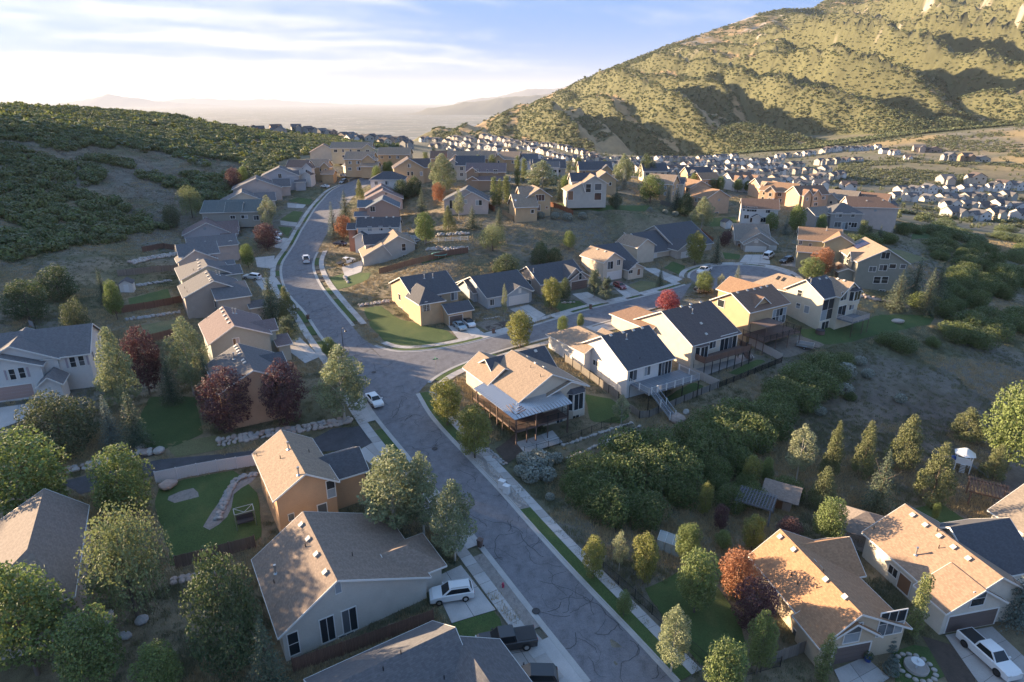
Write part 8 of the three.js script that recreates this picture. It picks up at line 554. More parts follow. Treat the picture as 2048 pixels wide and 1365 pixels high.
// ---------------------------------------------------------------- decks and awnings (parts of their houses)
for (const [g, rec, f] of DECKS) {
  const [kind, , , u0, v0, u1, v1, y, rail] = f, id = rec[0], bk = rec[8][0], base = bk[6], W2 = bk[5] - bk[13], LU = bk[3] / 2 - bk[13];
  const low = base + .2;
  if (kind === 'deck') {
    const fm = rail === 'white' || rail === 'pale' ? M.deckGrey : M.deckBrown; let A = u0, B = u1, C = id === 'C1' ? v0 : W2 - .02, D = v1;
    const rects = id === 'C1' ? [[LU, u1, -1.2, W2 + 2.2], [u0 - 2.5, LU - .004, W2, W2 + 2.2]] : [[A, B, C, D]];
    for (const [a, b, c, d] of rects) { const fl = new Bag(), wv = .145, along = b - a > d - c; part('deck_frame', boxGeo(a + .04, y - .32, c + .04, b - .04, y - .05, d - .04), fm, g); const n = Math.floor((along ? d - c : b - a) / wv); for (let i = 0; i < n; i++) along ? fl.box(a, y - .05, c + i * wv, b, y - .01, c + i * wv + wv - .015) : fl.box(a + i * wv, y - .05, c, a + i * wv + wv - .015, y - .01, d); part('deck_boards', fl.geo(), fm, g); }
    const edges = id === 'C1' ? [[[u1, -1.2], [u1, W2 + 2.2]], [[u1, W2 + 2.2], [u0 - 2.5, W2 + 2.2]], [[LU, -1.2], [u1, -1.2]]] : [[[A, C], [A, D]], [[A, D], [B, D]], [[B, D], [B, C]]];
    for (const [p, q] of edges) {
      const L = Math.hypot(q[0] - p[0], q[1] - p[1]), n = Math.max(1, Math.round(L / 2.1)), P3 = (t, yy) => [mix(p[0], q[0], t), yy, mix(p[1], q[1], t)]; const pm = rail === 'white' ? M.whitePlastic : rail === 'pale' ? M.vinylTan : rail === 'plank' ? M.deckBrown : M.black, pw = rail === 'white' ? .07 : .05;
      for (let i = 0; i <= n; i++) { const s = P3(i / n, 0); part('rail_post', boxGeo(s[0] - pw, y - .3, s[2] - pw, s[0] + pw, y + 1.12, s[2] + pw), pm, g); if (i % 2 === 0 || rail === 'plank') part('support_post', boxGeo(s[0] - .06, low - .6, s[2] - .06, s[0] + .06, y - .3, s[2] + .06), rail === 'white' || rail === 'plank' ? M.black : M.deckBrown, g); }
      for (let i = 0; i < n; i++) { const bg = new Bag(), a = (i + .03) / n, b = (i + .97) / n; if (rail === 'plank') { for (let k = 0; k < 6; k++) bg.bar(P3(a, y + .12 + k * .16), P3(b, y + .12 + k * .16), .03, .14); } else { bg.bar(P3(a, y + 1.02), P3(b, y + 1.02), .06, .05); bg.bar(P3(a, y + .12), P3(b, y + .12), .04, .04); const m = Math.round(L / n / .12); for (let k = 1; k < m; k++) { const s = P3(mix(a, b, k / m), 0), e = rail === 'pale' ? .02 : .009; bg.box(s[0] - e, y + .12, s[2] - e, s[0] + e, y + 1.0, s[2] + e); } } part('railing', bg.geo(), rail === 'plank' ? M.woodFence : rail === 'pale' ? M.vinylTan : rail === 'white' ? M.metalPale : M.black, g); }
    }
    if (id === 'R2' || id === 'R3') { // stairs down from the deck
      const st = id === 'R2' ? [A + 1.2, D, 1.5] : [B - .2, D - 1.6, 1.1], run = id === 'R2' ? 5.2 : 2.4, n = 15, dir = id === 'R2' ? [.42, .9] : [1, 0], hgt = y - low; const S = part('stairs', (() => { const b = new Bag(); for (let i = 0; i < n; i++) { const t = i / n, x = st[0] + dir[0] * run * t * .5, zz = st[1] + dir[1] * run * t * (id === 'R2' ? .8 : 0) + (id === 'R2' ? 0 : 0), x2 = id === 'R3' ? st[0] + run * t : x; const yy = y - .05 - hgt * (i + 1) / n; id === 'R2' ? b.box(x - .6, yy - .04, zz, x + .6, yy, zz + .36) : b.box(x2, yy - .04, zz - .5, x2 + .3, yy, zz + .5); } return b.geo(); })(), fm, g);
      for (const s of [-.66, .66]) { const b = new Bag(), e0 = id === 'R2' ? [st[0] + s, y, st[1]] : [st[0], y, st[1] + s], e1 = id === 'R2' ? [st[0] + dir[0] * run * .5 + s, low, st[1] + dir[1] * run * .8] : [st[0] + run, low, st[1] + s]; b.bar([e0[0], e0[1] - .15, e0[2]], [e1[0], e1[1], e1[2]], .05, .28); b.bar([e0[0], e0[1] + .95, e0[2]], [e1[0], e1[1] + 1.0, e1[2]], .06, .06); for (let k = 0; k < 14; k++) { const t = k / 14, q = [mix(e0[0], e1[0], t), mix(e0[1], e1[1], t), mix(e0[2], e1[2], t)]; b.box(q[0] - .01, q[1], q[2] - .01, q[0] + .01, q[1] + 1, q[2] + .01); } part('stair_rail', b.geo(), id === 'R2' ? M.metalPale : M.deckBrown, S); for (const t of [0, .5, 1]) { const q = [mix(e0[0], e1[0], t), mix(e0[1], e1[1], t), mix(e0[2], e1[2], t)]; part('stair_post', boxGeo(q[0] - .07, q[1] - .3, q[2] - .07, q[0] + .07, q[1] + 1.15, q[2] + .07), id === 'R2' ? M.whitePlastic : M.black, S); } }
    }
  } else if (kind === 'awning') { // ribbed metal roof wrapping the corner, on timber posts
    const yo = y - .25, yi = y + .55, b = new Bag(), ribs = new Bag(), o = W2 + 2.7, U = u1 + .5, v9 = -1.6; b.quad([u0 - 2, yo, o], [U, yo, o], [LU, yi, W2], [u0 - 2, yi, W2]); b.quad([U, yo, o], [U, yo, v9], [LU, yi, v9], [LU, yi, W2]); b.quad([u0 - 2, yi - .06, W2], [LU, yi - .06, W2], [U, yo - .06, o], [u0 - 2, yo - .06, o]); b.quad([LU, yi - .06, W2], [LU, yi - .06, v9], [U, yo - .06, v9], [U, yo - .06, o]);
    const A = part('metal_awning', b.geo(), M.metalPale, g); for (let x = u0 - 2; x < U; x += .3) { const t = x > LU ? (x - LU) / (U - LU) : 0; ribs.bar([x, yo + .025, o], [x, mix(yi, yo, t) + .025, mix(W2, o, t)], .05, .05); } for (let v = v9; v < o; v += .3) { const t = v > W2 ? (v - W2) / (o - W2) : 0; ribs.bar([U, yo + .025, v], [mix(LU, U, t), mix(yi, yo, t) + .025, v], .05, .05); } part('rib', ribs.geo(), M.metalPale, A);
    for (const [px_, pz] of [[u1, W2 + 2.15], [u1, W2 - 1.5], [u1, -1.15], [LU - 2.5, W2 + 2.15], [u0 - 2, W2 + 2.15]]) part('awning_post', boxGeo(px_ - .09, low - .6, pz - .09, px_ + .09, yo + .1, pz + .09), M.deckBrown, g); const bm = new Bag(); bm.bar([u0 - 2, yo - .12, W2 + 2.15], [u1, yo - .12, W2 + 2.15], .12, .2); bm.bar([u1, yo - .12, W2 + 2.15], [u1, yo - .12, -1.15], .12, .2); for (let x = u0 - 2; x < u1; x += .6) bm.bar([x, yo, W2 + 2.6], [x, yi - .14, W2], .06, .12); for (let v = -1.2; v < W2 + 2; v += .6) bm.bar([U - .06, yo, v], [LU, yi - .14, v], .06, .12); part('awning_beam', bm.geo(), M.deckBrown, g);
  } else { const cm = new Bag(); for (const [a, b] of [[u0, (u0 + u1) / 2 - .05], [(u0 + u1) / 2 + .05, u1]]) cm.box(a, y - .03, v0 + .4, b, y, v1); part('canopy', cm.geo(), M.deckBrown, g); for (const [a, b] of [[u0, v0 + .4], [u1, v0 + .4], [u0, v1], [u1, v1]]) part('canopy_post', boxGeo(a - .05, .1, b - .05, a + .05, y - .035, b + .05), M.deckBrown, g); }
}
// ---------------------------------------------------------------- vehicles
const PAINT = {}; for (const [k, c] of Object.entries({ white: [.70, .70, .70], white2: [.66, .66, .67], black: [.015, .015, .018], silver: [.30, .36, .40], red: [.16, .015, .02], tan: [.40, .36, .28], blue: [.03, .045, .09], grey: [.10, .105, .11] })) PAINT[k] = new THREE.MeshPhysicalMaterial({ name: 'paint_' + k, color: col(...c), roughness: .35, clearcoat: .8, clearcoatRoughness: .06 });
mat('tyre', [.02, .02, .02]); mat('lampClear', [.6, .6, .58], { roughness: .15 }); mat('lampRed', [.35, .02, .02], { roughness: .2 }); mat('carGlass', [.02, .024, .028], { roughness: .05 });
// side profiles (x forward, y up) of the lower body and of the glasshouse [x, y, half width]
const CAR = {
  sedan: { L: 4.6, w: .90, body: [[-2.28, .45, .84], [-2.3, .80, .86], [-2.1, 1.0, .86], [-1.5, 1.03, .87], [1.0, .98, .88], [2.0, .82, .84], [2.28, .62, .78], [2.3, .38, .80]], roof: [[-1.75, 1.0, .80], [-.9, 1.42, .62], [.35, 1.45, .62], [1.15, .98, .80]], axle: [-1.35, 1.38], r: .33 },
  hatch: { L: 4.2, w: .88, body: [[-2.08, .45, .83], [-2.1, .95, .84], [-1.9, 1.05, .85], [1.0, 1.0, .86], [1.85, .84, .82], [2.08, .62, .78], [2.1, .38, .8]], roof: [[-2.0, 1.02, .80], [-1.7, 1.42, .64], [.3, 1.5, .64], [1.1, .99, .79]], axle: [-1.28, 1.3], r: .32 },
  suv: { L: 4.7, w: .94, body: [[-2.32, .5, .88], [-2.35, 1.0, .90], [-2.2, 1.12, .9], [1.0, 1.10, .91], [2.0, .98, .88], [2.3, .75, .82], [2.34, .45, .84]], roof: [[-2.25, 1.1, .85], [-1.95, 1.64, .70], [.2, 1.70, .70], [1.05, 1.08, .84]], axle: [-1.4, 1.4], r: .36 },
  van: { L: 5.2, w: .98, body: [[-2.58, .5, .92], [-2.6, 1.1, .94], [1.6, 1.1, .94], [2.3, .95, .9], [2.56, .7, .86], [2.6, .45, .88]], roof: [[-2.58, 1.08, .93], [-2.45, 2.0, .82], [.9, 2.05, .82], [1.9, 1.06, .88]], axle: [-1.6, 1.6], r: .36 },
  pickup: { L: 5.9, w: 1.0, body: [[-2.92, .62, .94], [-2.95, 1.22, .96], [-.85, 1.22, .96], [-.8, 1.2, .96], [1.3, 1.2, .97], [2.6, 1.12, .94], [2.92, .9, .88], [2.95, .55, .9]], roof: [[-.95, 1.2, .90], [-.75, 1.86, .74], [.75, 1.9, .74], [1.5, 1.18, .88]], axle: [-1.85, 1.85], r: .42, bed: [-2.85, -1.0] },
  flatbed: { L: 6.2, w: 1.0, body: [[-.4, .62, .94], [-.4, 1.2, .95], [1.5, 1.2, .96], [2.8, 1.1, .92], [3.05, .9, .88], [3.1, .55, .9]], roof: [[-.35, 1.18, .9], [-.2, 1.88, .76], [1.0, 1.9, .76], [1.75, 1.16, .87]], axle: [-1.7, 2.1], r: .42, flat: [-3.0, -.5] },
};
const tyreGeo = new THREE.CylinderGeometry(1, 1, .24, 20).rotateX(Math.PI / 2), rimGeo = new THREE.CylinderGeometry(.62, .55, .25, 10).rotateX(Math.PI / 2);
function loft(pr, y0) {                                    // ribbed skin over a profile: top surface, sides tucked in below, bottom closed
  const b = new Bag(); const top_ = pr.map(([x, y, w]) => [[x, y, -w], [x, y, w]]), lowr = pr.map(([x, , w]) => [[x, y0, -w * .96], [x, y0, w * .96]]);
  for (let i = 0; i < pr.length - 1; i++) { const [a, c] = top_[i], [d, e] = top_[i + 1], mid = .045; const A = [a[0], a[1] - mid, a[2] - .03], D = [d[0], d[1] - mid, d[2] - .03], C = [c[0], c[1] - mid, c[2] + .03], E = [e[0], e[1] - mid, e[2] + .03]; b.quad(c, e, d, a); b.quad(A, a, d, D); b.quad(c, C, E, e); b.quad(lowr[i][0], A, D, lowr[i + 1][0]); b.quad(C, lowr[i][1], lowr[i + 1][1], E); }
  const n = pr.length - 1; b.quad(top_[0][0], lowr[0][0], lowr[0][1], top_[0][1]); b.quad(lowr[n][0], top_[n][0], top_[n][1], lowr[n][1]); return b.geo();
}
const carGeo = {};
function car(kind, paint, x, y, z, a, label) {
  const k = CAR[kind], G = carGeo[kind] ??= (() => {
    const o = { body: loft(k.body, .32) }, r = k.roof; const glass = new Bag(), shell = new Bag(), Q = (i, s, t = 0) => [r[i][0], r[i][1] + t, s * (r[i][2])];
    shell.quad(Q(1, 1), Q(2, 1), Q(2, -1), Q(1, -1)); const inset = (p, q, u, v, m) => { const c = [0, 1, 2].map((j) => (p[j] + q[j] + u[j] + v[j]) / 4), sh = (e) => e.map((w, j) => c[j] + (w - c[j]) * m); const P = [p, q, u, v].map(sh); shell.quad(p, q, P[1], P[0]); shell.quad(q, u, P[2], P[1]); shell.quad(u, v, P[3], P[2]); shell.quad(v, p, P[0], P[3]); glass.quad(...P); };
    inset(Q(2, 1), Q(3, 1), Q(3, -1), Q(2, -1), .90); inset(Q(0, 1), Q(1, 1), Q(1, -1), Q(0, -1), kind === 'pickup' || kind === 'flatbed' ? .8 : .86);
    for (const s of [1, -1]) { const p = [Q(0, s), Q(3, s), Q(2, s), Q(1, s)]; if (s < 0) p.reverse(); inset(p[0], p[1], p[2], p[3], .82); } o.glass = glass.geo(); o.shell = shell.geo();
    const f = k.body[k.body.length - 2], re = k.body[0], m = new Bag(); for (const s of [-1, 1]) m.box(k.roof[3][0] - .35, k.roof[3][1] + .02, s * k.w - .0 + (s > 0 ? .02 : -.2), k.roof[3][0] - .2, k.roof[3][1] + .16, s * k.w + (s > 0 ? .2 : -.02)); o.mirror = m.geo(); o.front = boxGeo(-.05, -.07, -.2, .05, .07, .2); o.fx = f[0] - .03; o.fy = f[1] + .02; o.rx = re[0] - .01; o.ry = k.body[1][1] - .12; return o;
  })();
  const t = thing(kind === 'pickup' || kind === 'flatbed' ? 'pickup_truck' : kind === 'van' ? 'van' : 'car', label, kind === 'pickup' || kind === 'flatbed' ? 'truck' : kind === 'van' ? 'van' : 'car', 'parked vehicles'); t.position.set(x, y, z); t.rotation.y = -a;
  part('body', G.body, PAINT[paint], t); const cb = part('cabin', G.shell, label.includes('glass roof') ? M.carGlass : PAINT[paint], t); part('windows', G.glass, M.carGlass, cb); part('mirrors', G.mirror, PAINT[paint], t);
  for (const ax of k.axle) for (const s of [-1, 1]) { const w = placePart('wheel', tyreGeo, M.tyre, t, ax, k.r, s * (k.w - .10), 0, k.r, k.r, 1); part('rim', rimGeo, paint === 'white' && kind === 'pickup' && z > -60 ? M.black : M.steel, w); }
  for (const s of [-1, 1]) { placePart('headlight', G.front, M.lampClear, t, G.fx, G.fy, s * (k.w - .28)); placePart('tail_light', G.front, M.lampRed, t, G.rx, G.ry, s * (k.w - .2), 0, 1, 1.6, .7); }
  if (k.bed) part('bed_cover', boxGeo(k.bed[0], 1.225, -.82, k.bed[1], 1.26, .82), M.black, t); if (k.flat) { part('flat_bed', boxGeo(k.flat[0], .95, -1.05, k.flat[1], 1.08, 1.05), M.black, t); part('chassis', boxGeo(k.flat[0] + .3, .6, -.4, 2, .95, .4), M.black, t); part('headboard', boxGeo(k.flat[1] - .06, 1.08, -1, k.flat[1], 1.8, 1), M.black, t); }
  if (kind === 'suv' && z > -60 && paint === 'white') for (const s of [-1, 1]) part('roof_rail', new Bag().bar([-1.8, 1.73, s * .62], [.1, 1.77, s * .62], .04, .05).geo(), M.steel, t);
  if (label.includes('spare')) placePart('spare_wheel', tyreGeo, M.tyre, t, -2.45, 1.0, 0, Math.PI / 2, .36, .36, 1);
  return t;
}
for (const [kind, paint, x, y, z, a, , label] of DATA.cars) { const k = CAR[kind], dx = Math.cos(a) * k.L * .35, dz = Math.sin(a) * k.L * .35, f = H(x + dx, z + dz), b = H(x - dx, z - dz); const t = car(kind, paint, x, (f + b) / 2 + .105, z, a, label); t.rotation.order = 'YZX'; t.rotation.z = Math.atan2(f - b, k.L * .7); }

// ---------------------------------------------------------------- far subdivisions
{
  const pal = { white: ['white', 'white', 'greybeige', 'white2', 'white'], mix: ['white', 'grey2', 'cream', 'greybeige', 'white2'], dark: ['grey2', 'taupe', 'mauvebrown', 'greybeige', 'brownsiding'], warm: ['pinkgrey', 'peach', 'brick', 'cream', 'tan'] }, roofs = ['char', 'slate', 'char', 'grey', 'darkbrown'];
  const zoneLabel = { ridge: 'on the far left ridge above the valley', center: 'in the dense far rows before the valley', basin: 'in the far subdivision at the mountain foot', hillside: 'on the golden far hillside', lower: 'in the far lower subdivision at the right edge' };
  const words = { white: 'small white', white2: 'small off-white', greybeige: 'small grey-beige', grey2: 'small dark grey', cream: 'small cream', taupe: 'small taupe', mauvebrown: 'small brown', brownsiding: 'small dark brown', pinkgrey: 'small pinkish', peach: 'small peach', brick: 'small brick-red', tan: 'small tan' };
  const shapes = [0, 1, 2, 3].map((v) => { const w = [6, 5.5, 7, 5][v], L = [11, 13, 10, 12][v], ye = [5.6, 5.4, 3.4, 5.8][v], yr = ye + [3.2, 3, 3.4, 2.8][v]; return { wall: wallGeo(L, w, w, -4, ye, yr, 0, 0, .4), roof: roofGeo(L, w, w, ye, yr, 0, 0, .25), wing: wallGeo(6, 3.2, 3.2, -4, ye - .4, yr - 1.1, 0, 0, .3), wingRoof: roofGeo(6, 3.2, 3.2, ye - .4, yr - 1.1, 0, 0, .25), ye, L, w }; });
  const pane = boxGeo(-.7, -.6, 0, .7, .6, .08);
  for (const [zone, pl, pts, sp] of DATA.rows) {
    const W = []; for (let i = 0; i < pts.length; i += 3) W.push([pts[i], pts[i + 1], pts[i + 2]]); let d = 0; const put = (x, y, z, ang) => {
      const v = Math.floor(rnd() * 4), s = shapes[v], wl = pal[pl][Math.floor(rnd() * 5)], g = thing('far_house', words[wl] + ' house ' + zoneLabel[zone], 'house', words[wl] + ' houses ' + zoneLabel[zone]); g.position.set(x, Math.max(farH(x, z), y - 3), z); g.rotation.y = -ang; const big = zone === 'hillside' && pl === 'dark' ? 1.35 : rr(.9, 1.1); g.scale.setScalar(big);
      const rf = M['roof_' + roofs[Math.floor(rnd() * 5)]], wm = M['wall_' + wl]; part('wall', s.wall, wm, g); part('roof', s.roof, rf, g); const o = rr(-2.5, 2.5), a = part('wing_wall', s.wing, wm, g), b = part('wing_roof', s.wingRoof, rf, g); for (const q of [a, b]) { q.position.set(o, 0, s.w); q.rotation.y = -Math.PI / 2; }
      for (const [i, yy] of [[-1, s.ye - 1.4], [1, s.ye - 1.4], [0, 1.3]]) { const q = part('window', pane, M.glass, g); q.position.set(i * s.L * .32, yy, s.w - .4); const q2 = part('window', pane, M.glass, g); q2.position.set(s.L / 2 - .4, yy, i * s.w * .45); q2.rotation.y = Math.PI / 2; }
    };
    if (W.length === 1) put(W[0][0], W[0][1], W[0][2], .3);
    for (let k = 0; k < W.length - 1; k++) { const a = W[k], b = W[k + 1], L = Math.hypot(b[0] - a[0], b[2] - a[2]), ang = Math.atan2(b[2] - a[2], b[0] - a[0]); while (d < L) { const t = d / L; put(mix(a[0], b[0], t) + rr(-2, 2), mix(a[1], b[1], t), mix(a[2], b[2], t) + rr(-4, 4), ang + (rnd() < .33 ? Math.PI / 2 : 0) + rr(-.12, .12)); d += sp * rr(.92, 1.15); } d -= L; }
  }
  // street trees and brush among them
  const A = [], B = []; for (let i = 0; i < 1500; i++) { const z = -rr(380, 1250), x = rr(-.12, .8) * -z; A.push([x, farH(x, z), z]); } scatter('distant_trees', 'small trees among the far houses', 'trees', clump(60, .16), M.leaf_mtn, A, () => rr(1.6, 4), 1.3);
  for (let i = 0; i < 16000 && B.length < 5200; i++) { const z = -rr(420, 1330), x = rr(.5, .98) * -z; if (fbm(x * .012, z * .012, 3, 151) < .54) continue; B.push([x, farH(x, z), z]); } scatter('foothill_brush', 'dark oak brush on the golden foothills', 'brush', clump(40, .2), M.leaf_mtn, B, () => rr(2.5, 5.5), .7);
}
